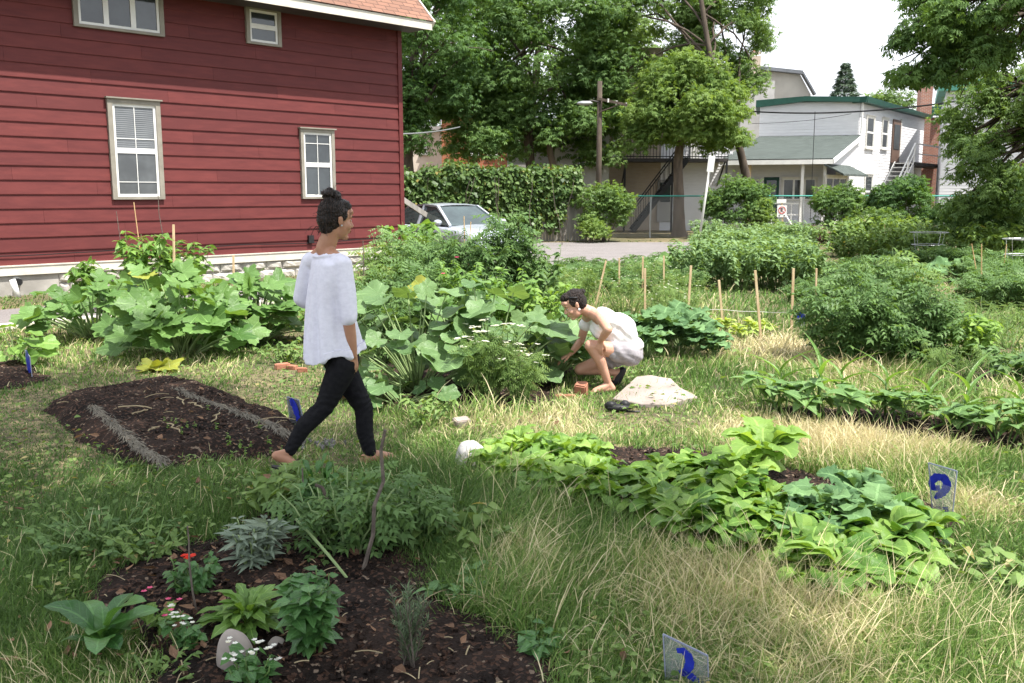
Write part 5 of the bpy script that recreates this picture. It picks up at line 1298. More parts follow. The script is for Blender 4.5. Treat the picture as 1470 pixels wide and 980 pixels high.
bigleaf('squash_plant', 'dark broad-leaved plant just behind the shortest of the tall stakes', G(985, 402), .8, .6, 36, T_sq2, .2, 'squash')
stemplant('marigold_plant', 'small plant with orange-yellow blooms near the far fence', G(1218, 372), .4, .4, 10, 16, T_fine, .12, 'weed', flowers=(T_pet, .05, 'petal_yellow', 6, 5))

# --- right: large tomato bush
stemplant('tomato_plant', 'largest tomato bush, front left half, right of the tall stakes', G(1215, 515), .92, .55, 34, 34, T_tom, .165, 'tomato', dome=.35, start=.05)
stemplant('tomato_plant', 'largest tomato bush, front right half, spilling on the grass', G(1310, 520), .88, .58, 32, 32, T_tom, .16, 'tomato', dome=.4, start=.05)
stemplant('tomato_plant', 'tall crown of the largest tomato bush', G(1260, 490), 1.14, .55, 32, 32, T_tom, .165, 'tomato', dome=.3, start=.1)
stemplant('tomato_plant', 'tomato plant with paler shoots behind the large tomato bush', G(1290, 455), .95, .6, 30, 32, T_tom, .2, 'weed', dome=.3)
stemplant('pepper_plant', 'small bright green pepper plant right of the large tomato bush', G(1388, 525), .50, .3, 16, 24, T_ov, .10, 'bright')
stemplant('weed_clump', 'feathery weeds at the right foot of the large tomato bush', G(1370, 545), .34, .35, 16, 20, T_fine, .1, 'weed')
stemplant('weed_clump', 'dark green leafy weeds at the right edge of the photo', G(1460, 550), .3, .4, 14, 16, T_ov, .1, 'tomato')
patch(stemplant('weed_clump', 'fine-leaved weeds between the far right beds', G(1430, 480), .3, .4, 12, 18, T_fine, .1, 'weed', group='fine-leaved weeds between the far right beds'), [(1450, 500), (1410, 460), (1350, 450), (1460, 465)])

# --- bean and corn row
def corn(base, h, label, group):
    o = thing('corn_plant', base, label, 'corn', group); b0 = np.array(Vector(base)); s = MB(); s.tube([b0, b0 + [0, .01, h * .5], b0 + [.01, 0, h * .75]], [.012, .009, .004], 6); f = MB(); n = 8
    a = np.arange(n) * math.pi + rng.normal(0, .5, n) + rng.uniform(0, 3); el = np.linspace(.5, 1.3, n); D = np.stack([np.cos(a) * np.cos(el), np.sin(a) * np.cos(el), np.sin(el)], 1)
    P = b0 + np.stack([np.zeros(n), np.zeros(n), np.linspace(.1, .75, n) * h], 1); Nn = np.stack([-np.cos(a) * np.sin(el), -np.sin(a) * np.sin(el), np.cos(el)], 1)
    f.inst(T_corn, frames(D, Nn, h * rng.uniform(.6, .95, n)), P, rng.uniform(.2, .8, n)); s.build('stalk', M['stem'], o, True); f.build('foliage', M['pepper'], o); return o
c0 = corn(G(1118, 592), .42, 'young corn plant in the bean row', 'young corn plants standing in the bean row')
for px, py, s_ in ((1175, 600, 1.15), (1205, 596, 1.0), (1270, 600, .95), (1330, 612, .9), (1385, 622, 1.1), (1460, 620, .9)): dup(c0, G(px, py), rng.uniform(0, 6), s_)
bn = 'bean seedlings with paired broad leaves in the row'
b0_ = stemplant('bean_plant', 'low bean plant with broad heart-shaped leaves in the corn row', G(1150, 600), .25, .2, 6, 4, T_heart, .13, 'bean', group=bn, upw=1.4, droop=.1, start=.6)
for i, (px, py) in enumerate(((1128, 598), (1190, 606), (1238, 608), (1285, 612), (1322, 610), (1350, 622), (1388, 632), (1415, 624), (1440, 640), (1475, 632), (1500, 648), (1100, 590))):
    dup(b0_, G(px, py), rng.uniform(0, 6), rng.uniform(.85, 1.25))

# --- front right bed
gl = 'pale green salad plants in the bed right of the white rock'
r1 = rosette('salad_plant', 'pale green leafy salad plant in the bed right of the white rock', G(740, 690), 26, .14, T_lob, 'bright', 'palestem', group=gl, elev=(25, 85), plen=.3)
r2 = rosette('salad_plant', r1['label'], G(800, 700), 26, .13, T_sp2, 'bright', 'palestem', group=gl, elev=(25, 85), plen=.3)
r2b = rosette('salad_plant', r1['label'], G(760, 715), 24, .135, T_lob, 'pepper', 'palestem', group=gl, elev=(25, 85), plen=.3)
for i, (px, py) in enumerate(((715, 668), (765, 668), (790, 660), (815, 675), (775, 692), (835, 655), (852, 672), (840, 705), (868, 695), (728, 700), (748, 656), (880, 712), (812, 718), (850, 728), (780, 678), (705, 685), (735, 672), (800, 685), (825, 690), (760, 700), (870, 735), (845, 690), (790, 712))):
    dup((r1, r2, r2b)[i % 3], G(px, py), rng.uniform(0, 6), rng.uniform(.95, 1.35))
gc = 'yellow-stemmed chard plants in the middle of the front bed'
r3 = rosette('chard_plant', 'small chard plant with yellow stalks in the middle of the front bed', G(940, 708), 16, .2, T_sp, 'bright', 'yellowstem', group=gc, elev=(35, 85), r=.007, plen=.3)
for px, py in ((965, 700), (985, 712), (1000, 695), (920, 718), (1010, 688), (975, 690), (948, 695)): dup(r3, G(px, py), rng.uniform(0, 6), rng.uniform(.8, 1.1))
rosette('broccoli_plant', 'upright light green plant sticking up behind the front bed', G(1092, 690), 20, .32, T_lob, 'bright', 'palestem', elev=(50, 88), plen=.35)
rosette('broccoli_plant', 'light green plant left of the upright one in the front bed', G(1058, 705), 18, .25, T_lob, 'bright', 'palestem', elev=(40, 85), plen=.3)
gb = 'beet plants with glossy leaves and red stalks in the front bed'
r4 = rosette('beet_plant', 'beet plant with glossy leaves and red stalks in the front bed', G(1000, 775), 26, .175, T_sp, 'beet', 'redstem', group=gb, elev=(30, 85), tv=.34, plen=.3)
r5 = rosette('beet_plant', r4['label'], G(1060, 785), 28, .165, T_sp2, 'beet', 'redstem', group=gb, elev=(30, 85), tv=.34, plen=.3)
r6 = rosette('beet_plant', r4['label'], G(1180, 835), 26, .15, T_lob, 'beet', 'redstem', group=gb, elev=(20, 85), tv=.25, plen=.35, yellow=.08)
for i, (px, py) in enumerate(((965, 770), (985, 788), (1020, 760), (1045, 805), (1075, 775), (1100, 808), (1030, 785), (1060, 752), (1120, 785), (1150, 820), (1215, 848), (1238, 865), (1265, 845), (1290, 818), (1300, 795), (1270, 812), (1235, 825), (1200, 815), (1160, 800),  (1100, 750), (972, 755), (1190, 855), (1085, 795), (1130, 762), (1010, 742), (1040, 732), (1000, 800), (1070, 815), (1125, 815), (1170, 845), (1220, 868), (1255, 872), (1145, 780), (950, 765), (1075, 735), (1290, 840), (1250, 855), (1310, 815), (1165, 830), (1105, 770), (1055, 790), (1230, 840), (1180, 862), (990, 770), (1145, 835), (1115, 795), (1330, 795), (1270, 868), (1205, 870), (1275, 785), (1010, 790), (935, 755))):
    dup((r4, r5, r6)[i % 3], G(px, py), rng.uniform(0, 6), rng.uniform(1.0, 1.4))
rosette('kale_plant', 'large blue-green kale with broad frilled leaves, left one by the blue number sign', G(1180, 778), 32, .27, T_kal, 'kale', 'palestem', elev=(35, 85), r=.008, plen=.35)
rosette('kale_plant', 'blue-green kale nearest the blue looped number sign', G(1252, 785), 28, .23, T_kal, 'kale', 'palestem', elev=(35, 85), r=.008, plen=.35)
rosette('kale_plant', 'smaller blue-green kale at the back of the front bed', G(1228, 745), 24, .23, T_kal, 'kale', 'palestem', elev=(40, 85), r=.007, plen=.35)
rosette('kale_plant', 'small kale among the beets with paler leaves', G(1120, 800), 16, .22, T_lob, 'kale', 'palestem', elev=(35, 85), plen=.3)
t = MB(); p = G(1265, 868); t.blob((p.x, p.y, .03), (.045, .04, .035), noise=.1); o = t.build('beetroot', plain('beet_skin', (.20, .03, .05), (.12, .02, .03), .45, 20), origin=p, smooth=True); tag(o, 'dark red beetroot showing at the soil at the front bed tip', 'beetroot')

# --- foreground bed
stemplant('sage_plant', 'silvery sage plant in the shaded near bed', G(365, 822), .22, .13, 18, 18, T_lan, .085, 'sage', stem='palestem', droop=.0)
stemplant('geranium_plant', 'small plant with a scarlet flower head in the near bed', G(275, 860), .18, .12, 12, 14, T_ov2, .042, 'basil', flowers=(T_pet, .011, 'petal_red', 1, 110))
stemplant('begonia_plant', 'begonia with pink blooms in the near bed', G(243, 908), .12, .09, 7, 8, T_ov2, .05, 'beet', flowers=(T_pet, .013, 'petal_pink', 3, 12))
stemplant('begonia_plant', 'white begonia left of the upright stone', G(268, 938), .13, .08, 9, 9, T_ov2, .045, 'basil', flowers=(T_pet, .010, 'petal_white', 5, 15))
stemplant('begonia_plant', 'white begonia in front of the upright stone', G(358, 1000), .16, .10, 11, 10, T_ov2, .045, 'basil', flowers=(T_pet, .011, 'petal_white', 7, 20))
rosette('daisy_plant', 'bright green clump of long toothed leaves behind the upright stone', G(358, 912), 80, .19, T_dais, 'pepper', 'stem', elev=(15, 85), plen=.2, r=.003)
stemplant('basil_plant', 'glossy basil plant right of the upright stone', G(455, 940), .29, .13, 18, 24, T_ov2, .062, 'basil', droop=.2, upw=1.1)
o = thing('rosemary_plant', G(585, 965), 'rosemary with upright needle-covered stems in the near bed', 'plant'); s = MB(); f = MB(); b0 = np.array(G(585, 965))
for i in range(15):
    e_ = b0 + [rng.normal(0, .07), rng.normal(0, .06), rng.uniform(.2, .34)]; Q = frond(b0 + rng.normal(0, .02, 3) * [1, 1, 0], e_, .08, 8); s.tube(Q, np.linspace(.004, .002, 8), 4)
    I = 110; k = rng.uniform(1, 7, I); P = np.stack([np.interp(k, np.arange(8), Q[:, c]) for c in range(3)], 1); a = rng.uniform(0, 6.28, I); D = np.stack([np.cos(a), np.sin(a), rng.uniform(.5, 1.4, I)], 1)
    f.inst(T_need, frames(D, np.stack([-np.cos(a), -np.sin(a), np.ones(I)], 1), .032 * rng.uniform(.7, 1.2, I)), P, rng.random(I))
s.build('stem', M['twig'], o, True); f.build('foliage', M['rosemary'], o)
rosette('dock_plant', 'broad-leaved dock at the left edge of the near bed', G(150, 945), 16, .22, T_dock, 'basil', 'stem', elev=(30, 85), plen=.25)
stemplant('tomato_plant', 'sprawling tomato plant held up by twig stakes in the near bed', G(500, 795), .37, .34, 20, 12, T_tom, .14, 'tomato', stem='palestem', start=.2, tv=.2)
stemplant('tomato_plant', 'tomato plant behind the upright twig stake', G(570, 775), .33, .26, 15, 12, T_tom, .13, 'tomato', stem='palestem')
stemplant('pepper_plant', 'drooping dark-leaved pepper beside the curved twig', G(480, 750), .33, .22, 12, 11, T_ov, .075, 'basil', droop=1.1)
stemplant('nettle_plant', 'pale nettle-like plant at the back of the near bed', G(385, 745), .26, .24, 16, 12, T_ov, .075, 'weed', start=.4)
stemplant('nettle_plant', 'leafy plant between the sage and the tomato plants', G(430, 770), .2, .14, 9, 9, T_ov, .06, 'basil', start=.3)
t = MB(); P = frond(W(425, 745, 4.15), G(508, 842), .02, 8); t.tube(P, .007, 6); o = t.build('tomato_stalk', M['palestem'], origin=G(508, 842)); tag(o, 'bare yellow-green tomato stalk leaning left above the basil', 'stalk')
t = MB(); p = W(462, 722, 4.35); t.blob(tuple(p), (.028, .028, .025)); o = t.build('tomato_fruit', plain('green_tomato', (.35, .42, .12), (.28, .36, .1), .35, 10), origin=p, smooth=True); tag(o, 'unripe green tomato behind the curved twig', 'tomato')
stemplant('weed_clump', 'clover-like weeds left of the near bed', G(150, 790), .13, .4, 34, 12, T_ov2, .035, 'tomato')
stemplant('weed_clump', 'broad-leaved weeds in the long grass right of the tomato plants', G(655, 790), .16, .3, 12, 8, T_ov, .08, 'weed')
stemplant('weed_clump', 'grey-green plant lying in the long grass above the near bed', G(655, 850), .10, .2, 10, 9, T_ov, .07, 'kale')
stemplant('weed_clump', 'dark green broad leaves at the right end of the near bed', G(775, 935), .09, .10, 8, 6, T_ov, .085, 'basil')
stemplant('weed_clump', 'dandelion-like leaves in the grass right of the beets', G(1405, 835), .12, .25, 12, 9, T_ov, .06, 'weed')
stemplant('weed_clump', 'broad weeds at the far right edge near the straw path', G(1450, 850), .16, .25, 12, 9, T_ov2, .065, 'weed')
stemplant('weed_clump', 'leafy weeds in front of the flat slab\'s left corner', G(610, 610), .2, .3, 12, 10, T_ov, .06, 'weed')
# seedlings on the mound
sd = stemplant('seedling', 'tiny green seedling on the dark soil mound', G(255, 608, .1), .055, .015, 2, 4, T_ov2, .024, 'bright', group='tiny seedlings on the dark soil mound', r=.003)
for px, py in ((235, 605), (247, 604), (262, 606), (268, 612), (278, 612), (240, 615), (310, 617), (325, 630), (332, 636), (345, 640), (362, 640), (352, 652), (383, 635), (300, 590), (388, 650), (370, 615), (335, 655), (262, 622), (372, 655), (405, 645)):
    p = G(px, py, .1); dup(sd, (p.x, p.y, .1), rng.uniform(0, 6), rng.uniform(.6, 1.2))

# ================================================================== stakes, canes, twigs
def stick(name, label, cat, top, bot, w, mat, square=True, Y=None, group=None, curve=0):
    b_ = G(*bot) if Y is None else W(bot[0], bot[1], Y); t_ = W(top[0], top[1], b_.y); b_.z = -.03
    m_ = MB()
    if square: m_.beam(tuple(b_), tuple(t_), w, w)
    else:
        P = frond(t_, b_, 0, 7); P[1:-1] += rng.normal(0, curve, (5, 3)); m_.tube(P, np.linspace(w * .35, w * .5, 7), 6)
    o = m_.build(name, M[mat], origin=b_); tag(o, label, cat, group); return o
ST = [((870, 374), (854, 440), 'leaning pale stake just behind the crouching person\'s back'), ((889, 370), (889, 425), 'thin stake, second from the left in the row'),
      ((923, 368), (922, 428), 'back stake of the close pair near the middle'), ((926, 385), (926, 462), 'front stake of the close pair near the middle'),
      ((953, 367), (953, 425), 'short stake right of the close pair'), ((992, 381), (986, 474), 'pale stake between the close pair and the blue bar marker'),
      ((1032, 402), (1039, 478), 'short leaning orange-brown stake among the lettuces'), ((1084, 388), (1093, 489), 'tallest pale stake, right of the lettuces'),
      ((1139, 385), (1136, 480), 'brown stake at the left edge of the large tomato bush'), ((1172, 385), (1171, 435), 'pale short stake behind the large tomato bush'),
      ((249, 322), (251, 448), 'square wooden stake standing against the red house'), ((335, 366), (336, 440), 'short wooden stake by the stone foundation'),
      ((1318, 357), (1318, 392), 'short stake in the far right beds')]
for a_, b_, l_ in ST: stick('wooden_stake', l_, 'stake', a_, b_, .026, 'stake')
for a_, b_, l_ in (((192, 290), (209, 420), 'pale bamboo cane below the left window of the red house'), ((666, 310), (669, 440), 'cane standing in the tall tomato plants by the car'),
                   ((676, 318), (668, 430), 'second cane leaning in the tall tomato plants by the car'), ((1409, 350), (1409, 436), 'upright cane in the far right beds'), ((1395, 350), (1406, 412), 'cane leaning left in the far right beds'),
                   ((1445, 350), (1437, 414), 'cane leaning right beside the wire cage'), ((1170, 345), (1172, 372), 'thin cane by the dark red bush'), ((1270, 322), (1271, 372), 'thin cane before the stair shrub')):
    stick('bamboo_cane', l_, 'cane', a_, b_, .022, 'bamboo', False)
for a_, b_, l_ in (((167, 303), (186, 420), 'thin dark cane leaning left of the pale cane'), ((227, 280), (241, 430), 'thin dark cane crossing the left window sill'), ((521, 345), (523, 470), 'thin grey cane behind the walking person\'s shoulder'),
                   ((273, 370), (276, 430), 'thin pale cane right of the square stake')):
    stick('plant_cane', l_, 'cane', a_, b_, .016, 'twig', False, curve=.01)
stick('twig_stake', 'tall rough twig stake leaning right in the near bed', 'stake', (553, 617), (517, 826), .022, 'twig', False, curve=.012)
stick('twig_stake', 'short dark twig at the back of the near bed', 'stake', (434, 672), (437, 760), .012, 'twig', False)
stick('twig_stake', 'short dark peg beside the basil', 'stake', (487, 846), (481, 905), .02, 'twig', False)
stick('twig_stake', 'slim reddish twig beside the scarlet flower', 'stake', (269, 755), (281, 888), .009, 'twig', False, curve=.004)
t = MB(); P = [W(453, 696, 4.35), W(463, 700, 4.33), W(469, 715, 4.32), W(471, 740, 4.31), W(477, 790, 4.3)]; P[-1].z = 0
t.tube([list(p) for p in P], .009, 7); o = t.build('twig_stake', M['darkbark'], origin=P[-1], smooth=True); tag(o, 'dark hooked twig stake among the tomato leaves', 'stake')
# twine
t = MB()
for (a_, b_) in (((988, 442), (1036, 444)), ((1036, 444), (1089, 447)), ((1089, 447), (1137, 448))):
    pa, pb = G(986 if a_[0] < 1000 else a_[0], 476), G(b_[0], 480); t.tube([W(a_[0], a_[1], pa.y), (W(a_[0], a_[1], pa.y) + W(b_[0], b_[1], pb.y)) / 2 - Vector((0, 0, .01)), W(b_[0], b_[1], pb.y)], .003, 4)
o = t.build('twine', M['offwhite'], origin=G(1036, 478)); tag(o, 'thin white string tied between the wooden stakes', 'string')

# number markers
M['bluepaint'] = plain('blue_paint', (.018, .035, .42), (.012, .02, .26), .45, 25)
def marker(label, c4, strokes, w=.02, lean=.0, stake=None):
    """clear sheet (corner pixels: top-left, top-right, bottom-right, bottom-left) with painted strokes in pixel coordinates"""
    Yl = G(*c4[3]).y if stake is None else stake; Yr = G(*c4[2]).y if stake is None else stake
    A = W(c4[0][0], c4[0][1], Yl); B = W(c4[1][0], c4[1][1], Yr); Cq = W(c4[2][0], c4[2][1], Yr); Dq = W(c4[3][0], c4[3][1], Yl)
    Cq.z = min(Cq.z, 0) - .03; Dq.z = min(Dq.z, 0) - .03
    o = thing('plot_marker', (Dq + Cq) / 2, label, 'marker')
    n = (B - A).cross(Dq - A).normalized(); n = n if n.y < 0 else -n
    t = MB(); t.slab([A, B, Cq, Dq], -.004 if (B - A).cross(Cq - A).dot(n) > 0 else .004); t.build('sheet', M['acrylic'], o)
    t = MB()
    for a_, b_ in ((A, B), (B, Cq), (A, Dq)): t.beam(tuple(a_ + n * .001), tuple(b_ + n * .001), .004, .006)
    t.build('sheet_edge', M['acrylic_edge'], o)
    def hit(px, py):
        r = ray(px, py); k = (A - Vector((0, 0, H))).dot(n) / r.dot(n); return Vector((0, 0, H)) + r * k
    t = MB()
    for s_ in strokes:
        pts = np.array([list(hit(x, y)) for x, y, _ in s_]); wd = np.array([q[2] for q in s_]) * (np.linalg.norm(np.array(hit(s_[0][0] + 1, s_[0][1])) - np.array(hit(s_[0][0], s_[0][1]))))
        kk = np.linspace(0, len(pts) - 1, len(pts) * 5); pts = np.stack([np.interp(kk, np.arange(len(s_)), pts[:, c]) for c in range(3)], 1); wd = np.interp(kk, np.arange(len(s_)), wd)
        T_ = nrm(np.gradient(pts, axis=0)); Sd = nrm(np.cross(T_, np.array(n))); wd = wd * (1 + .1 * rng.normal(size=len(wd)))
        Vv = np.concatenate([pts + Sd * wd[:, None] / 2 + np.array(n) * .0035, pts - Sd * wd[:, None] / 2 + np.array(n) * .0035]); m_ = len(pts)
        t.add(Vv, np.array([[i, i + 1, m_ + i + 1, m_ + i] for i in range(m_ - 1)]))
    t.build('painted_number', M['bluepaint'], o); return o
M['acrylic_edge'] = plain('acrylic_edge', (.30, .33, .42), (.2, .22, .3), .25, 8)
marker('clear marker sheet with a blue painted 2 at the bottom edge', ((952, 910), (1016, 941), (1019, 1004), (957, 990)), [[(972, 933, 7), (981, 933, 10), (989, 942, 12), (991, 952, 13), (986, 963, 11), (976, 966, 9)], [(976, 965, 5), (984, 966, 9), (994, 971, 10), (1004, 979, 7)]])
marker('clear marker sheet with a blue looped number beside the kale', ((1333, 664), (1374, 676), (1366, 748), (1340, 742)), [[(1346, 696, 5), (1347, 701, 6), (1340, 701, 8), (1337, 692, 10), (1343, 684, 12), (1355, 685, 13), (1360, 694, 12), (1357, 703, 12), (1350, 709, 12), (1342, 715, 6)], [(1357, 727, 8), (1358, 736, 7)]])
marker('clear marker sheet with a blue stroke behind the walking person\'s rear leg', ((412, 569), (429, 574), (441, 618), (418, 612)), [[(417, 578, 4), (421, 577, 6), (424, 584, 7), (427, 595, 7), (431, 608, 7)]])
marker('small marker with two blue bars behind the flat slab', ((1000, 470), (1012, 471), (1011, 494), (1000, 493)), [[(1002.5, 471, 5), (1002, 492, 5)], [(1009.5, 472, 5), (1009, 492, 5)]])
marker('small blue marker half hidden by the large tomato bush', ((1143, 449), (1156, 451), (1155, 470), (1143, 470)), [[(1144, 455, 6), (1150, 451, 6), (1155, 457, 6)], [(1146, 461, 5), (1155, 460, 5)]])
marker('small blue marker among the far right canes', ((1402, 398), (1414, 400), (1413, 416), (1402, 415)), [[(1403, 405, 5), (1408, 403, 6), (1413, 404, 5)], [(1408, 400, 3), (1408, 409, 3)]])
marker('blue painted marker seen edge-on beside the left seedling', ((36, 502), (43, 512), (47, 546), (41, 540)), [[(38, 508, 4), (41, 520, 5), (44, 535, 4)]])
# wire cages
def cage(px, py, h, r, label):
    p = G(px, py); o = thing('tomato_cage', p, label, 'plant cage')
    for k in range(3):
        z_ = h * (.35 + .32 * k); rr = r * (.75 + .125 * k); t = MB(); a = np.linspace(0, 6.2832, 21); t.tube([[p.x + rr * math.cos(q), p.y + rr * math.sin(q), z_] for q in a], .006, 4, cap=False); t.build('ring', M['metal'], o)
    t = MB()
    for k in range(4):
        q = k * 1.5708 + .5; t.tube([[p.x + r * .6 * math.cos(q), p.y + r * .6 * math.sin(q), 0], [p.x + r * math.cos(q), p.y + r * math.sin(q), h]], .005, 4)
    t.build('wire_legs', M['metal'], o)
cage(1465, 412, .88, .36, 'empty wire tomato cage at the right edge of the photo'); cage(1330, 388, .85, .4, 'wire tomato cage among the back bushes before the stair')

# ================================================================== stones, bricks, litter
M['rock'] = plain('slab_stone', (.37, .315, .28), (.25, .21, .185), .9, 3, bump=.5, bsc=30)
M['greystone'] = plain('ash', (.2, .19, .18), (.09, .085, .08), .9, 30)
M['rock2'] = plain('grey_stone', (.36, .32, .28), (.24, .21, .19), .85, 5, bump=.4, bsc=30)
M['rock3'] = plain('white_stone', (.58, .56, .54), (.28, .27, .26), .9, 14, bump=1.0, bsc=30)
sb = MB(); pl_ = [(880, 571, .03), (914, 540, .07), (935, 538, .08), (963, 543, .08), (976, 556, .065), (1001, 569, .04), (958, 579, .04), (920, 579, .035)]
top = np.array([[G(x, y, z_).x, G(x, y, z_).y, z_] for x, y, z_ in pl_]); cen = top.mean(0); rings = []
for q, dz in ((1.0, -.07), (1.0, -.006), (.985, 0), (.6, .004), (.3, .005)): rings.append(cen + (top - cen) * [q, q, q] + [0, 0, dz])
rings = [np.concatenate([np.linspace(r_[i], r_[(i + 1) % 8], 4, endpoint=False) for i in range(8)]) for r_ in rings]
V = np.concatenate(rings + [[cen + [0, 0, .01]]]); V += (wob(V * 9) * .003)[:, None] * [1, 1, .6]
q = [[i * 32 + j, i * 32 + (j + 1) % 32, (i + 1) * 32 + (j + 1) % 32, (i + 1) * 32 + j] for i in range(4) for j in range(32)]; tr = [[4 * 32 + j, 4 * 32 + (j + 1) % 32, 160] for j in range(32)]
sb.add(V, [np.array(q), np.array(tr)]); o = sb.build('stone_slab', M['rock'], origin=(cen[0], cen[1], 0)); tag(o, 'large flat pale pinkish slab in the grass behind the crouching person', 'stone')
def rock(name, label, px, py, r, mat, noise_=.12, M_=None, zc=.8, cat='stone'):
    p = G(px, py); t = MB(); t.blob((p.x, p.y, r[2] * zc), r, noise=noise_, nu=20, nv=14, freq=2.2, M=M_); o = t.build(name, M[mat], origin=p, smooth=True); return tag(o, label, cat)
rock('upright_stone', 'smooth grey-beige upright stone in the near flower bed', 338, 968, (.068, .05, .092), 'rock2', .09, np.array(Matrix.Rotation(-.12, 3, 'Y')), .75)
rock('pebble', 'small purplish stone right of the upright stone', 397, 935, (.035, .03, .03), 'rock2', .1)
rock('field_stone', 'rough whitish rock at the left end of the salad bed', 676, 672, (.098, .08, .085), 'rock3', .3)
rock('flat_stone', 'small flat grey stone lying among the salad plants', 828, 690, (.06, .05, .02), 'rock2', .1)
M['brickbit'] = plain('terracotta', (.42, .19, .12), (.30, .135, .09), .9, 14, bump=.4)
def bit(label, px, py, d, rot, tilt=0.0, mat='brickbit'):
    p = G(px, py, d[2] * .4); t = MB(); Mm = np.array(Matrix.Rotation(rot, 3, 'Z') @ Matrix.Rotation(tilt, 3, 'X')); 
    bmq = bmesh.new(); bmesh.ops.create_cube(bmq, size=1); bmesh.ops.bevel(bmq, geom=bmq.edges[:], offset=.09, segments=2, affect='EDGES')
    V = np.array([list(v.co) for v in bmq.verts]) * d; V += (wob(V * 40 + px) * .006)[:, None]; V = V @ Mm.T + np.array(p)
    t.add(V, [np.array([v.index for v in f.verts]) for f in bmq.faces]); bmq.free(); o = t.build('brick_piece', M[mat], origin=p); return tag(o, label, 'brick')
bit('orange brick piece lying flat by the crouching person\'s front foot', 812, 570, (.17, .09, .05), .2)
bit('reddish brick piece standing next to the crouching person\'s foot', 834, 560, (.1, .09, .12), -.3, .3)
bit('orange brick piece left of the walking person, nearest the weeds', 405, 526, (.14, .08, .06), .4)
bit('smaller orange brick piece between two others behind the weeds', 420, 527, (.1, .07, .05), -.4)
bit('orange brick piece just left of the walking person\'s thigh', 434, 531, (.1, .06, .05), .1)
bit('orange brick piece seen between the walking person\'s legs', 496, 570, (.13, .08, .05), .1)
bit('reddish brick piece half hidden behind the walking person\'s knee', 493, 553, (.11, .08, .05), -.1)
bit('grey-pink stone chunk in the grass under the pumpkin leaves', 662, 607, (.12, .08, .07), .5, .2, 'rock')
# ash and rubble heap behind the rear foot
t = MB(); p = G(455, 640)
for i in range(40): t.blob((p.x + rng.normal(0, .09), p.y + rng.normal(0, .05), .012), rng.uniform(.006, .026, 3), noise=.35, nu=6, nv=4, freq=9)
o = t.build('rubble_heap', M['greystone'], origin=p); tag(o, 'little heap of grey stone chips behind the walking person\'s legs', 'rubble'); o['kind'] = 'stuff'; del o['category']
# black item
o = thing('black_bundle', G(888, 592), 'small black crumpled bundle lying in front of the flat slab', 'bundle'); p = G(888, 590)
t = MB(); t.blob((p.x - .06, p.y, .045), (.05, .04, .035), noise=.3); t.blob((p.x + .05, p.y + .01, .045), (.042, .04, .042), noise=.15); t.blob((p.x, p.y - .01, .03), (.1, .05, .03), noise=.15); t.build('cloth', M['black'], o, True)
t = MB(); t.tube([[p.x + .06, p.y - .04, .01], [p.x + .12, p.y - .06, .012], [p.x + .16, p.y - .05, .01]], .008, 5); t.build('strap', M['black'], o)

# twigs on the mound
for i, (a_, b_) in enumerate((((170, 584), (218, 586)), ((256, 570), (264, 580)), ((270, 578), (291, 585)), ((303, 605), (315, 592)), ((240, 608), (258, 620)), ((190, 594), (212, 588)), ((213, 618), (228, 612)))):
    t = MB(); pa, pb = G(a_[0], a_[1], .14), G(b_[0], b_[1], .14); P = frond(pa, pb, .05, 6); P[1:-1, :2] += rng.normal(0, .012, (4, 2)); t.tube(P, .005, 5); o = t.build('dry_twig', M['drystem'], origin=pa)
    tag(o, 'dry pale twig lying on the dark soil mound', 'twig', 'dry twigs lying on the dark soil mound')
# rope-like dried grass swathes on the mound
for nm, pts in (('light grey line of dried grass along the left side of the soil mound', ((130, 580), (152, 600), (178, 620), (200, 642), (235, 660))), ('light grey line of dried grass along the right side of the soil mound', ((250, 556), (290, 573), (335, 588), (380, 605), (412, 622)))):
    f = MB(); P = np.array([[G(x, y, .12).x, G(x, y, .12).y, .12] for x, y in pts]); I = 900; k = rng.uniform(0, 4, I); Q = np.stack([np.interp(k, np.arange(5), P[:, c]) for c in range(3)], 1) + rng.normal(0, .015, (I, 3)) * [1, 1, .4]
    dr_ = nrm(np.gradient(P, axis=0))[np.clip(k.astype(int), 0, 4)]
    f.inst(leafT(.07, 3, .1, .2, .8), frames(dr_ + rng.normal(0, .5, (I, 3)) * [1, 1, .3], np.tile([0, 0, 1.], (I, 1)), rng.uniform(.04, .09, I)), Q, rng.random(I))
    o = f.build('straw_line', M['greystraw'], kind='stuff'); o['label'] = nm

stemplant('tomato_plant', 'low tomato shoots at the left of the sprawling tomato plant in the near bed', G(440, 735), .26, .22, 12, 11, T_tom, .12, 'weed', stem='palestem')
stemplant('weed_clump', 'small clover-like weeds at the front left corner of the near bed', G(215, 985), .08, .2, 20, 9, T_ov2, .025, 'weed')
stemplant('weed_clump', 'leafy weeds at the back left edge of the near bed', G(215, 800), .12, .25, 20, 9, T_ov, .045, 'weed')

stemplant('tomato_plant', 'tall feathery tomato plant at the left foot of the tall bush by the car', G(690, 468), 1.22, .45, 24, 26, T_tom, .18, 'tomato')
stemplant('tomato_plant', 'tall leafy tomato plant between the walking person and the car', G(555, 462), 1.12, .4, 20, 24, T_tom, .17, 'weed')
stemplant('bean_bush', 'tall leafy bush right of the tallest tomato plant, above the pumpkin leaves', G(775, 462), 1.0, .42, 22, 24, T_ov, .1, 'tomato')

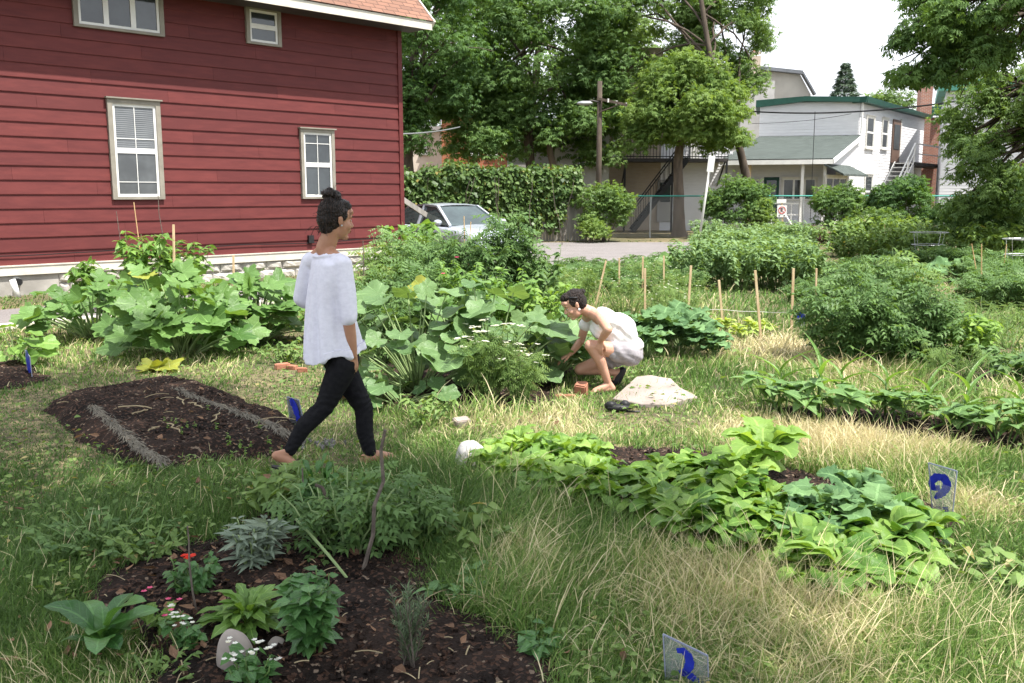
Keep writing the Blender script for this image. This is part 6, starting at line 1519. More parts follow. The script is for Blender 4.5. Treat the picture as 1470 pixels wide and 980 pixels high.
# ================================================================== grass, litter
m, N, L, out = newmat('grass')
u, v, tt = lfattr(N, L)[:3]
col = ramp(N, L, tt, [(0, (.06, .15, .028)), (.3, (.13, .27, .045)), (.55, (.26, .38, .09)), (.75, (.52, .48, .23)), (1, (.78, .67, .44))])
col = mixc(N, L, math_(N, L, 'MULTIPLY', v, .15), col, (.45, .40, .2))
b = N.new('ShaderNodeBsdfPrincipled'); b.inputs['Roughness'].default_value = .55; b.inputs['Specular IOR Level'].default_value = .3; L.new(col, b.inputs['Base Color'])
tr = N.new('ShaderNodeBsdfTranslucent'); L.new(col, tr.inputs[0]); mx = N.new('ShaderNodeMixShader'); mx.inputs[0].default_value = .3
L.new(b.outputs[0], mx.inputs[1]); L.new(tr.outputs[0], mx.inputs[2]); L.new(mx.outputs[0], out.inputs[0]); M['grass'] = m
def gpx(px, py):
    y_ = -(py - 490.0) / F; x_ = (px - 735.0) / F; dz = -sp_ + y_ * cp; dy = cp + y_ * sp_; k = -H / dz
    return np.stack([x_ * k, dy * k, np.zeros_like(k)], -1)
def ell(P, px, py, rx, ry):          # soft ellipse on the ground given in photo units
    c = gpx(np.array([px]), np.array([py]))[0]; ex = gpx(np.array([px + rx]), np.array([py]))[0] - c; yy = gpx(np.array([px, px]), np.array([py - ry, py + ry])); ry_ = abs(yy[0, 1] - yy[1, 1]) / 2
    return np.exp(-(((P[:, 0] - c[0]) / ex[0]) ** 2 + ((P[:, 1] - c[1]) / ry_) ** 2))
def grass_field(name, npx, hk=1.0, wk=1.0, straws=False, seedn=0):
    g_ = np.random.default_rng(seedn)
    px = g_.uniform(-260, 1730, npx); py = 345 + (1130 - 345) * g_.random(npx) ** .82
    P = gpx(px, py); X, Y = P[:, 0], P[:, 1]; Dd_ = np.hypot(X, Y)
    keep = Y < 60
    for B_ in BEDS: keep &= inside(B_, X, Y) + .07 * wob2(X, Y, 6) + g_.normal(0, .03, npx) < (.02 if len(B_) != 6 else .0) + .10 * (g_.random(npx) < .10)
    off = (X - HA.x) * hn.x + (Y - HA.y) * hn.y; s_ = (X - HA.x) * hu.x + (Y - HA.y) * hu.y
    keep &= ~((off < 0.04) & (s_ > -.2)) & ~((off > d1 - .05 + .08 * wob2(X, Y, 3)) & (off < d2 + .15) & (s_ > -1.0))
    lp = np.array([[p.x, p.y] for p in lot]); keep &= inside(lp, X, Y) + .15 * wob2(X, Y, 2) < 0
    keep &= ~((Y > 43) & (X > 4)); keep &= ~((s_ < .3) & (s_ > -3) & (off > -4) & (off < 2.2))
    P = P[keep]; X, Y, Dd_ = X[keep], Y[keep], Dd_[keep]; n = len(P)
    nA, nB = wob2(X, Y, 1.1), wob2(X + 7, Y, 3.2)
    dry = .17 + .28 * nA + .20 * nB
    for a in ((1250, 640, 250, 30, .75), (1430, 730, 90, 26, .7), (1130, 625, 120, 35, .6), (720, 605, 140, 22, .55), (1150, 515, 110, 25, .3), (480, 620, 90, 30, .12), (330, 530, 170, 16, .25), (1050, 840, 200, 60, .3), (1170, 900, 160, 60, .25), (1300, 930, 200, 60, .05), (1090, 500, 100, 18, .35), (640, 560, 60, 12, .2), (1000, 610, 80, 20, .2), (170, 700, 60, 12, .3), (730, 800, 60, 22, .3), (1440, 560, 60, 30, .2)):
        dry = dry + a[4] * ell(P, *a[:4])
    for a in ((60, 620, 200, 80, .45), (60, 800, 160, 120, .32), (620, 720, 130, 50, .32), (250, 720, 170, 40, .2), (900, 790, 90, 40, .15), (940, 350, 200, 6, .5), (1400, 900, 200, 90, .1), (850, 350, 400, 5, .4)): dry = dry - a[4] * ell(P, *a[:4])
    if straws:
        kp = g_.random(n) < np.clip(dry * 1.5, .04, 1); P, X, Y, Dd_, nA, nB, dry = P[kp], X[kp], Y[kp], Dd_[kp], nA[kp], nB[kp], dry[kp]; n = len(P)
    hgt = .062 + .028 * nB + .02 * nA
    for a in ((1230, 660, 280, 45, .10), (1120, 850, 260, 100, .09), (650, 720, 150, 60, .11), (100, 830, 140, 150, .025), (1420, 560, 120, 60, .09), (720, 870, 120, 60, .08), (850, 770, 120, 60, .07), (1350, 930, 250, 80, .05), (680, 590, 100, 14, .14), (1050, 540, 150, 20, .08), (1000, 440, 400, 30, .1), (250, 750, 120, 30, .05), (540, 690, 80, 30, .07)): hgt = hgt + a[4] * ell(P, *a[:4])
    for a in ((500, 668, 110, 16, .06), (60, 600, 220, 60, .05), (250, 535, 200, 14, .03), (450, 620, 110, 40, .035), (900, 602, 180, 14, .04)): hgt = hgt - a[4] * ell(P, *a[:4])
    hgt = np.clip(hgt, .022, .35) * g_.uniform(.5, 1.35, n) * hk
    tn = np.clip(dry * .75 + g_.normal(0, .17, n) + .05, 0, 1)
    isdry = g_.random(n) < np.clip(dry * .75 - .18, 0.02, .85); tn[isdry] = g_.uniform(.72, 1, isdry.sum())
    if straws: tn = g_.uniform(.8, 1, n); hgt *= 1.35
    # tufts lean together
    la = 2.2 * wob2(X, Y, 2.3) + 1.7 * wob2(X + 30, Y, .7) + g_.normal(0, 1.5, n); bend = np.clip(g_.normal(.85, .38, n) + .2 * nB, .1, 1.6)
    lean = np.stack([np.cos(la), np.sin(la)], 1)
    w = .0026 * np.clip(Dd_ / 4.2, 1, 9) * g_.uniform(.6, 1.5, n) * wk * 1.4
    # 4 cross rows along an arc
    q = np.array([0, .38, .72, 1.0]); ang = bend[:, None] * q[None] * 1.25
    seg = np.diff(q, prepend=0)[None] * hgt[:, None]
    up_ = np.cumsum(seg * np.cos(ang), 1); out_ = np.cumsum(seg * np.sin(ang), 1)
    fa = g_.uniform(0, 6.283, n); sd = np.stack([np.cos(fa), np.sin(fa)], 1)
    C = np.zeros((n, 4, 3)); C[:, :, :2] = P[:, None, :2] + lean[:, None] * out_[..., None]; C[:, :, 2] = up_ - .004
    ww = w[:, None] * np.array([.8, 1.0, .65, .0])[None] / 2
    V = np.zeros((n, 7, 3)); 
    for i in range(3):
        V[:, 2 * i] = C[:, i]; V[:, 2 * i + 1] = C[:, i]; V[:, 2 * i, :2] -= sd * ww[:, i:i + 1]; V[:, 2 * i + 1, :2] += sd * ww[:, i:i + 1]
    V[:, 6] = C[:, 3]
    A = np.zeros((n, 7, 3)); A[:, :, 1] = np.array([0, 0, .38, .38, .72, .72, 1]) * (0 if straws else 1); A[:, :, 2] = tn[:, None]
    base = (np.arange(n) * 7)[:, None]
    mb_ = MB(); mb_.V.append(V.reshape(-1, 3)); mb_.A.append(A.reshape(-1, 3)); mb_.n = n * 7
    mb_.Fs = [(base + np.array([[0, 1, 3, 2]])), (base + np.array([[2, 3, 5, 4]])), (base + np.array([[4, 5, 6]]))]; mb_.mi = [np.zeros(n, int)] * 3
    o = mb_.build(name, M['grass'], kind='stuff'); return o
grass_field('grass', 520000, seedn=1)
grass_field('dry_grass', 42000, hk=1.3, wk=.9, straws=True, seedn=2)
# small broad leaves mixed in the turf
g_ = np.random.default_rng(5); n = 16000; P = gpx(g_.uniform(-100, 1570, n), 400 + 650 * g_.random(n)); keep = np.ones(n, bool)
for B_ in BEDS: keep &= inside(B_, P[:, 0], P[:, 1]) < -.02
off = (P[:, 0] - HA.x) * hn.x + (P[:, 1] - HA.y) * hn.y; keep &= off > d2 + .2; keep &= wob2(P[:, 0], P[:, 1], 2.1) > -.1
lp = np.array([[p.x, p.y] for p in lot]); keep &= inside(lp, P[:, 0], P[:, 1]) < 0
P = P[keep]; P[:, 2] = g_.uniform(.01, .09, len(P)); I = len(P)
f = MB(); f.inst(leafT(.6, 3, .1, .3, .5), frames(rnd_dir(I, -.1, .5, g_), rnd_dir(I, .6, 1, g_), .035 * g_.uniform(.5, 1.4, I) * np.clip(P[:, 1] / 6, 1, 2)), P, np.clip(g_.normal(.55, .25, I), 0, 1)); f.build('ground_cover', M['weed'], kind='stuff')
# fallen brown leaves and bark bits
M['litter'] = leafmat('fallen_leaf', (.10, .055, .035), (.30, .18, .11), .15, .8, vein=.2)
n = 420; P = np.concatenate([gpx(g_.uniform(100, 470, 170), g_.uniform(790, 960, 170)), gpx(g_.uniform(0, 900, 170), g_.uniform(560, 980, 170)), gpx(g_.uniform(100, 420, 80), g_.uniform(560, 665, 80))]); P[:, 2] = .05; P[-80:, 2] = .11; I = len(P)
f = MB(); f.inst(leafT(.55, 4, .25, -.35, .5), frames(rnd_dir(I, -.15, .15, g_), rnd_dir(I, .7, 1, g_), g_.uniform(.02, .075, I) * (g_.random(I) ** .5)), P, g_.random(I)); f.build('leaf_litter', M['litter'], kind='stuff')
# soil clods, wood chips and stems on the beds
f = MB(); 
for B_, cnt, zz_ in ((BEDS[0], 1100, .098), (BEDS[1], 1500, .035), (BEDS[2], 500, .035)):
    lo, hi = B_.min(0), B_.max(0); Q = g_.uniform(lo, hi, (cnt * 2, 2)); Q = Q[inside(B_, Q[:, 0], Q[:, 1]) > .11]; I = len(Q); PQ = np.column_stack([Q, np.full(I, zz_)])
    cube = (np.array([[-.5, -.5, -.4], [.5, -.5, -.3], [.5, .5, -.4], [-.5, .5, -.5], [-.3, -.35, .4], [.4, -.3, .5], [.3, .4, .35], [-.4, .3, .45]]), [np.array([[0, 1, 5, 4], [1, 2, 6, 5], [2, 3, 7, 6], [3, 0, 4, 7], [4, 5, 6, 7]])], np.zeros((8, 2)))
    f.inst(cube, frames(rnd_dir(I, -.5, .5, g_), rnd_dir(I, .3, 1, g_), g_.uniform(.006, .028, I) ** 1.0), PQ, g_.random(I))
f.build('soil_clods', M['soil'], kind='stuff')
f = MB()
for B_, cnt, zz_ in ((BEDS[0], 60, .11), (BEDS[1], 110, .05), (BEDS[2], 40, .05)):
    lo, hi = B_.min(0), B_.max(0)
    for k in range(cnt):
        q = g_.uniform(lo, hi); 
        if inside(B_, q[:1], q[1:])[0] < 0: continue
        a = g_.uniform(0, 6.28); l = g_.uniform(.02, .11) * (3 if g_.random() < .08 else 1); f.tube(frond((q[0], q[1], zz_), (q[0] + math.cos(a) * l, q[1] + math.sin(a) * l, zz_ + .005), .08, 5), .0018 + .001 * g_.random(), 4, tint=g_.random())
f.build('dry_stems', M['drystem'], kind='stuff')

# ================================================================== people
def skinm(name, c, c2):
    m, N, L, out = newmat(name); b = N.new('ShaderNodeBsdfPrincipled'); b.inputs['Roughness'].default_value = .48; b.inputs['Specular IOR Level'].default_value = .4
    L.new(ramp(N, L, noise(N, L, 9, 5), [(.35, c2), (.65, c)]), b.inputs['Base Color'])
    b.inputs['Subsurface Weight'].default_value = .12; b.inputs['Subsurface Radius'].default_value = (.8, .3, .15); b.inputs['Subsurface Scale'].default_value = .02
    bp = N.new('ShaderNodeBump'); bp.inputs['Strength'].default_value = .15; bp.inputs['Distance'].default_value = .002; L.new(noise(N, L, 160, 4), bp.inputs['Height']); L.new(bp.outputs[0], b.inputs['Normal'])
    L.new(b.outputs[0], out.inputs[0]); return m
M['skin'] = skinm('skin', (.43, .23, .145), (.36, .18, .11)); M['skin2'] = skinm('skin_fair', (.56, .32, .23), (.48, .26, .18))
def clothm(name, c, c2, sc=260, bump=.3, sheen=0, trans=0):
    m, N, L, out = newmat(name); b = N.new('ShaderNodeBsdfPrincipled'); b.inputs['Roughness'].default_value = .85; b.inputs['Specular IOR Level'].default_value = .15
    tc = N.new('ShaderNodeTexCoord'); mm = N.new('ShaderNodeMapping'); mm.inputs['Scale'].default_value = (1, 1, 1.6); L.new(tc.outputs['Object'], mm.inputs[0])
    L.new(ramp(N, L, noise(N, L, 28, 6, mm.outputs[0]), [(.35, c2), (.6, c)]), b.inputs['Base Color'])
    bp = N.new('ShaderNodeBump'); bp.inputs['Strength'].default_value = bump; bp.inputs['Distance'].default_value = .003; L.new(noise(N, L, sc, 3, mm.outputs[0]), bp.inputs['Height']); L.new(bp.outputs[0], b.inputs['Normal'])
    sh = b.outputs[0]
    if trans:
        tr = N.new('ShaderNodeBsdfTranslucent'); tr.inputs[0].default_value = rgb(c); mx = N.new('ShaderNodeMixShader'); mx.inputs[0].default_value = trans; L.new(sh, mx.inputs[1]); L.new(tr.outputs[0], mx.inputs[2]); sh = mx.outputs[0]
    L.new(sh, out.inputs[0]); return m
M['blouse'] = clothm('white_knit', (.74, .74, .84), (.66, .66, .76), 400, .15); M['top'] = clothm('white_top', (.82, .81, .80), (.74, .73, .72), bump=.1)
M['jeans'] = clothm('black_denim', (.012, .012, .014), (.006, .006, .008)); M['shorts'] = clothm('grey_shorts', (.33, .31, .33), (.26, .245, .265))
M['hair'] = None
m, N, L, out = newmat('dark_hair'); b = N.new('ShaderNodeBsdfPrincipled'); b.inputs['Roughness'].default_value = .5; b.inputs['Specular IOR Level'].default_value = .3
w_ = N.new('ShaderNodeTexWave'); w_.inputs['Scale'].default_value = 22; w_.inputs['Distortion'].default_value = 9; w_.inputs['Detail'].default_value = 4; w_.inputs['Detail Scale'].default_value = 2.2
tc = N.new('ShaderNodeTexCoord'); L.new(tc.outputs['Object'], w_.inputs['Vector'])
L.new(ramp(N, L, w_.outputs[1], [(.2, (.005, .004, .0035)), (.9, (.028, .016, .011))]), b.inputs['Base Color'])
bp = N.new('ShaderNodeBump'); bp.inputs['Strength'].default_value = .9; bp.inputs['Distance'].default_value = .006; L.new(w_.outputs[1], bp.inputs['Height']); L.new(bp.outputs[0], b.inputs['Normal']); L.new(b.outputs[0], out.inputs[0]); M['hair'] = m
M['eye'] = plain('eye', (.75, .72, .7), (.7, .68, .66), .2, 5); M['iris'] = plain('iris', (.05, .03, .02), (.03, .02, .012), .2, 5)

def cap_(mb_, a, b, ra, rb, k=16):
    a = np.asarray(list(a), float); b = np.asarray(list(b), float); L_ = max(np.linalg.norm(b - a), 1e-4); d = (b - a) / L_
    pr = [(-ra * math.cos(t), ra * math.sin(t)) for t in np.linspace(.12, math.pi / 2, 5)] + [(L_ + rb * math.sin(t), rb * math.cos(t)) for t in np.linspace(0, math.pi / 2 - .12, 5)]
    mb_.tube([a + d * x for x, _ in pr], [r for _, r in pr], k)
def chain(mb_, pts, rs, k=16):
    for i in range(len(pts) - 1): cap_(mb_, pts[i], pts[i + 1], rs[i], rs[i + 1], k)
def fuse(mb_, name, mat, parent, voxel=.006, smooth=4, fn=None):
    """one continuous surface over the overlapping volumes"""
    o = mb_.build('tmp', [], parent); 
    if len(o.data.materials): o.data.materials.clear()
    r_ = o.modifiers.new('r', 'REMESH'); r_.mode = 'VOXEL'; r_.voxel_size = voxel
    s_ = o.modifiers.new('s', 'SMOOTH'); s_.factor = .6; s_.iterations = smooth
    bpy.context.view_layer.update(); dg = bpy.context.evaluated_depsgraph_get(); me = bpy.data.meshes.new_from_object(o.evaluated_get(dg)); me.name = name
    old = o.data; o.modifiers.clear(); o.data = me; bpy.data.meshes.remove(old); o.name = name
    n = len(me.vertices); V = np.zeros(n * 3, np.float32); me.vertices.foreach_get('co', V); V = V.reshape(-1, 3).astype(float)
    if fn is not None:
        Nn = np.zeros(n * 3, np.float32); me.vertices.foreach_get('normal', Nn); V2 = fn(V + np.array(o['_org']), Nn.reshape(-1, 3).astype(float)) - np.array(o['_org']); me.vertices.foreach_set('co', V2.ravel().astype(np.float32))
    me.polygons.foreach_set('use_smooth', np.ones(len(me.polygons), bool)); me.materials.clear(); me.materials.append(M[mat]); me.update(); return o
def frameof(fwd, up):
    f_ = nrm(np.asarray(list(fwd), float)); l_ = nrm(np.cross(np.asarray(list(up), float), f_)); return np.stack([f_, l_, np.cross(f_, l_)], 1)
def hand(mb_, wrist, d, pn, s=1.0, curl=.5, side=1, spread=.12):
    """wrist point, direction of the palm, palm normal (the side fingers curl to); side=+1: thumb on the cross(d,pn) side"""
    w = np.asarray(list(wrist), float); d = nrm(np.asarray(list(d), float)); pn = np.asarray(list(pn), float); pn = nrm(pn - d * (pn @ d)); x = np.cross(d, pn) * side
    for q, l_ in ((.028, .078), (.010, .084), (-.010, .082), (-.027, .074)): cap_(mb_, w + x * q * .55 * s, w + d * l_ * s + x * q * s, .0125 * s, .0115 * s, 10)
    for q, l0, ln, cu in ((.028, .078, .072, .85), (.010, .084, .080, 1.0), (-.010, .082, .074, 1.1), (-.027, .074, .058, 1.2)):
        p = w + d * l0 * s + x * q * s; a = 0.0; dirx = x * (q / .03) * spread
        for j, fr_ in enumerate((.45, .32, .23)):
            a += curl * cu * (.55, .75, .5)[j]; v = nrm(d * math.cos(a) + pn * math.sin(a) + dirx * .4); p2 = p + v * ln * fr_ * s
            cap_(mb_, p, p2, (.0095, .0085, .0078)[j] * s, (.0085, .0078, .0065)[j] * s, 9); p = p2
    p = w + d * .018 * s + x * .022 * s; v1 = nrm(d * .75 + x * .62 + pn * .25); p1 = p + v1 * .040 * s; v2 = nrm(d * .9 + x * .22 + pn * .35); p2 = p1 + v2 * .032 * s; p3 = p2 + nrm(d + pn * .4) * .024 * s
    chain(mb_, [p, p1, p2, p3], [.0145 * s, .011 * s, .0098 * s, .0075 * s], 10)
def head(mb_, c, Mh, s=1.0):
    T = lambda p: np.asarray(list(c), float) + Mh @ (np.asarray(p, float) * s)
    bl = lambda p, r, nz_=0: mb_.blob(T(p), np.asarray(r) * s, M=Mh, nu=20, nv=14)
    bl((-.012, 0, .035), (.098, .077, .088)); bl((.03, 0, -.03), (.060, .060, .088)); bl((.02, 0, -.07), (.058, .052, .045)); bl((.062, 0, -.103), (.024, .026, .018))
    cap_(mb_, T((.082, 0, .012)), T((.105, 0, -.030)), .008 * s, .0115 * s, 10); bl((.098, .009, -.036), (.010, .008, .007)); bl((.098, -.009, -.036), (.010, .008, .007))
    bl((.085, 0, -.058), (.014, .024, .0065)); bl((.083, 0, -.070), (.013, .021, .0075)); bl((.074, 0, .024), (.020, .052, .012)); bl((.07, 0, .052), (.03, .055, .03))
    for q in (-1, 1):
        bl((.058, q * .036, -.034), (.028, .024, .028)); bl((.074, q * .031, .001), (.011, .0155, .0085))
        bl((-.004, q * .077, -.006), (.017, .007, .030)); bl((-.010, q * .082, .004), (.012, .006, .018))
    return T
def eyes(T, Mh, parent, s=1.0):
    for q in (-1, 1):
        t = MB(); t.blob(T((.0785, q * .031, .0005)), (.0075 * s, .0125 * s, .0045 * s), M=Mh, nu=12, nv=8); e_ = t.build('eye', M['eye'], parent, True)
        t = MB(); t.blob(T((.0842, q * .031, .0005)), (.003 * s, .005 * s, .0044 * s), M=Mh, nu=10, nv=6); t.build('iris', M['iris'], e_, True)
        t = MB(); t.tube([T((.081 - abs(k) * .004, q * .031 + k * .014, .0055 - abs(k) * .002)) for k in (-1, -.5, 0, .5, 1)], .0016 * s, 5); t.build('eyelashes', M['hair'], e_)
        t = MB(); t.tube([T((.091 - abs(k) * .006, q * .034 + k * .018, .028 - k * k * .004)) for k in (-1, -.5, 0, .5, 1)], .0024 * s, 5); t.build('eyebrow', M['hair'], parent)
    t = MB(); t.blob(T((.0965, 0, -.0605)), (.004 * s, .021 * s, .004 * s), M=Mh, nu=12, nv=6); t.blob(T((.094, 0, -.0695)), (.004 * s, .018 * s, .0045 * s), M=Mh, nu=12, nv=6); t.build('lips', M['lip'], parent, True)
M['lip'] = plain('lips', (.42, .14, .12), (.36, .11, .1), .4, 9)
V3 = lambda v: np.array(list(v), float)
def hair_mesh(mb_, T, Mh, s, bun, br, fn=None, parent=None, low=True):
    bl = lambda p, r: mb_.blob(T(p), np.asarray(r) * s, M=Mh, nu=20, nv=14)
    bl((-.024, 0, .042), (.100, .084, .092)); bl((-.045, 0, .0), (.078, .080, .082)); bl((.03, 0, .085), (.058, .062, .045)); 
    if low: bl((-.058, 0, -.045), (.050, .060, .052))
    for q in (-1, 1): bl((.0, q * .066, .035), (.045, .018, .042))
    g_ = np.random.default_rng(int(s * 100) + 7)
    for i in range(15):
        d_ = g_.normal(0, 1, 3); d_ /= np.linalg.norm(d_); p = np.asarray(bun) + d_ * br * .5; mb_.blob(T(p), np.array([br * .5, br * .5, br * .38]) * s * g_.uniform(.7, 1.1), M=Mh, nu=10, nv=8)
    def dsp(V, Nn):
        k = .5 + .5 * np.sin(wob(V * 28) * 7 + V[:, 2] * 150 + V[:, 0] * 60); return V + Nn * ((k - .5) * .004 + wob(V * 60) * .001)[:, None]
    return fuse(mb_, 'hair', 'hair', parent, .0045, 2, dsp)

# ---- walking person
py_ = lambda a, b, Y: V3(W(a, b, Y))
P1 = thing('person', (-1.05, 5.65, 0), 'person walking away in loose pale blouse and black trousers, dark hair in a bun', 'person')
bd = MB()
hf = (math.cos(R(33)), math.sin(R(33)), -.10); Mh = frameof(hf, (0.0, 0, 1)); hc = py_(483, 315, 5.70)
T1 = head(bd, hc, Mh, .98)
nb_ = py_(467, 357, 5.70); cap_(bd, hc + Mh @ np.array([-.02, 0, -.05]), nb_, .052, .058)
hip = py_(489, 512, 5.70); ch = py_(471, 398, 5.70); fw = np.array([.906, .423, 0]); rt = np.array([.423, -.906, 0])
rs, ls = py_(491, 380, 5.60), py_(446, 376, 5.82)
def tor(mb_, c, r, fwd=fw, up=(0, 0, 1)): mb_.blob(c, r, M=frameof(fwd, up), nu=20, nv=14)
tor(bd, ch, (.095, .150, .15)); tor(bd, (ch * .45 + hip * .55), (.085, .115, .15)); tor(bd, hip + [0, 0, .0], (.10, .145, .11)); chain(bd, [nb_, rs], [.042, .046]); chain(bd, [nb_, ls], [.042, .046])
re, rw = py_(501, 464, 5.56), py_(507, 510, 5.58)
chain(bd, [rs, re, (re + rw) / 2 + [0, 0, .0], rw], [.048, .037, .034, .024])
hand(bd, rw, (-.06, .05, -1), (-.5, .75, 0), .98, .55, -1)
le_, lw = py_(433, 428, 5.84), py_(465, 438, 6.02)
chain(bd, [ls, le_, lw], [.046, .036, .024]); hand(bd, lw, (.8, .3, .1), (0.3, -1, 0), .95, .6, 1)
rh, lh = hip + rt * .075 - [0, 0, .03], hip - rt * .075 - [0, 0, .03]
rk, ra = py_(466, 583, 5.60), py_(413, 650, 5.53)
lk, la = py_(522, 585, 5.77), py_(531, 653, 5.74)
chain(bd, [rh, rk, (rk + ra) / 2 + [-.01, 0, .02], ra], [.08, .05, .045, .028]); chain(bd, [lh, lk, (lk + la) / 2 + [-.01, 0, 0], la], [.08, .05, .045, .028])
# rear foot: on the toes, heel up
rt_ = V3(G(430, 679)); rt_[2] = .022; heel = py_(397, 654, 5.50)
chain(bd, [ra, heel], [.030, .028]); chain(bd, [heel, (heel + rt_) / 2 + [0, 0, .01], rt_], [.030, .034, .026]); 
ft = nrm(rt_ - heel); ft = nrm(ft * [1, 1, 0]); sdv = np.array([-ft[1], ft[0], 0])
for q, l_ in ((.028, .035), (.012, .042), (-.004, .037), (-.017, .030), (-.028, .022)): cap_(bd, rt_ + sdv * q * .8, rt_ + sdv * q + ft * l_ - [0, 0, .008], .012, .0085, 8)
lf_d = nrm(np.array([.88, .47, 0])); lhl = la * [1, 1, 0] - lf_d * .035 + [0, 0, .035]; lt = la * [1, 1, 0] + lf_d * .135 + [0, 0, .026]
chain(bd, [la, lhl], [.030, .032]); chain(bd, [la * [1, 1, .7], (lhl + lt) / 2 + [0, 0, .016], lt], [.032, .034, .027]); chain(bd, [lhl, lt], [.03, .027]); sdl = np.array([-lf_d[1], lf_d[0], 0])
for q, l_ in ((.028, .038), (.012, .042), (-.004, .037), (-.017, .030), (-.028, .022)): cap_(bd, lt + sdl * q * .8, lt - [0, 0, .008] + sdl * q + lf_d * l_, .012, .0085, 8)
fuse(bd, 'body', 'skin', P1, .0048, 3)
eyes(T1, Mh, P1, .98)
hm = MB(); hair_mesh(hm, T1, Mh, .98, (-.045, 0, .132), .074, parent=P1)
t = MB()
for i in range(90):
    if i < 35: a0_ = np.array([-.08 + rng.normal(0, .02), rng.normal(0, .05), -.05]); d_ = np.array([rng.normal(-.02, .015), rng.normal(0, .02), -rng.uniform(.02, .06)])
    elif i < 65: d_ = rng.normal(0, 1, 3); d_ /= np.linalg.norm(d_); a0_ = np.array([-.045, 0, .13]) + d_ * .05; d_ = d_ * rng.uniform(.02, .05) + rng.normal(0, .015, 3)
    else: a0_ = np.array([rng.uniform(-.09, .06), rng.choice([-1, 1]) * .07, rng.uniform(-.01, .08)]); d_ = np.array([rng.normal(-.02, .02), np.sign(a0_[1]) * .022, rng.normal(0, .03)])
    t.tube(frond(T1(a0_), T1(a0_ + d_), .2, 5), .0011, 4)
t.build('loose_strand', M['hair'], P1)
# trousers
tr_ = MB(); tor(tr_, hip + [0, 0, -.01], (.112, .152, .115)); 
chain(tr_, [rh, rh * .5 + rk * .5, rk, (rk + ra) / 2 + [-.012, 0, .02], ra * .93 + rk * .07], [.094, .078, .060, .055, .038]); chain(tr_, [lh, lh * .5 + lk * .5, lk, (lk + la) / 2 + [-.012, 0, 0], la * .95 + lk * .05 + [0, 0, .01]], [.094, .078, .060, .054, .042])
def crease(V, Nn):
    k = np.maximum(0, 1 - np.abs(V[:, 2] - rk[2]) / .12) + .8 * np.maximum(0, 1 - np.abs(V[:, 2] - .14) / .12) + .15
    return V + Nn * (np.sin(V[:, 2] * 120 + wob(V * 12) * 9) * .0022 * k + wob(V * 22) * .002)[:, None]
fuse(tr_, 'trousers', 'jeans', P1, .006, 3, crease)
# blouse: torso volume flaring to the hem, wide sleeves
bl_ = MB()
hem = py_(474, 512, 5.70); 
secs = [(py_(468, 366, 5.70), .065, .11), (py_(470, 378, 5.70), .088, .165), (py_(471, 400, 5.70), .105, .175), (py_(471, 430, 5.70), .118, .168), (py_(475, 465, 5.70), .145, .176), (py_(478, 495, 5.70), .168, .186), (py_(480, 512, 5.70), .182, .190)]
rings = []; a = np.linspace(0, 2 * math.pi, 56, endpoint=False)
for c_, rx_, ry_ in secs: rings.append(c_ + np.cos(a)[:, None] * rx_ * fw + np.sin(a)[:, None] * ry_ * rt)
V = np.concatenate(rings); q = [[i * 56 + j, i * 56 + (j + 1) % 56, (i + 1) * 56 + (j + 1) % 56, (i + 1) * 56 + j] for i in range(6) for j in range(56)]
bl_.add(V, [np.array(q), np.arange(56)[::-1][None], (6 * 56 + np.arange(56))[None]])
rse = rs * .12 + re * .88; lse = ls * .0 + le_ * 1.0
chain(bl_, [rs + [0, 0, -.005], (rs + rse) / 2 + [0, 0, 0], rse], [.060, .060, .054]); chain(bl_, [ls + [0, 0, -.005], (ls + lse) / 2, lse, lse * .8 + lw * .2], [.060, .062, .054, .05]); chain(bl_, [nb_ - [0, 0, .03] + (rs - nb_) * .25, rs], [.052, .060]); chain(bl_, [nb_ - [0, 0, .03] + (ls - nb_) * .25, ls], [.052, .060])
bl_.tube([secs[0][0] + (np.cos(q) * .070 * fw + np.sin(q) * .114 * rt) + [0, 0, .006 + .012 * math.cos(q)] for q in np.linspace(0, 6.2832, 40)], .009, 8)
cz = hem[2]
def folds(V, Nn):
    an = np.arctan2((V - hem) @ rt, (V - hem) @ fw); d = np.clip((ch[2] + .05 - V[:, 2]) / .45, 0, 1); r_ = np.hypot((V - hem) @ rt, (V - hem) @ fw)
    k = np.sin(an * 8 + wob(V * 2.2) * 2.0) * .5 + np.sin(an * 15 + wob(V * 3) * 2.5) * .28
    side = nrm(Nn * [1, 1, .15]); out_ = V + side * (k * (.020 * d + .004) + .0022 * wob(V * [14, 14, 6]) * np.clip(d * 3, .15, 1))[:, None]
    low = V[:, 2] < cz + .05; out_[:, 2] += np.where(low, .016 * np.sin(an * 4 + 1) + .012 * (an > 0) - .05 * np.clip(((V - hem) @ fw) / .15, -1, 1) * -.6, 0)
    # scooped neckline at the back
    return out_
fuse(bl_, 'blouse', 'blouse', P1, .006, 5, folds)
t = MB(); t.blob(T1((.0, -.088, -.034)), (.006, .006, .006)); t.build('earring', M['metal'], P1, True)
t = MB(); rp_ = rw + np.array([-.02, .03, -.105]); t.tube([rp_ + [.012 * math.cos(k), .012 * math.sin(k), 0] for k in np.linspace(0, 6.28, 14)], .002, 5, cap=False); t.build('ring', M['metal'], P1)
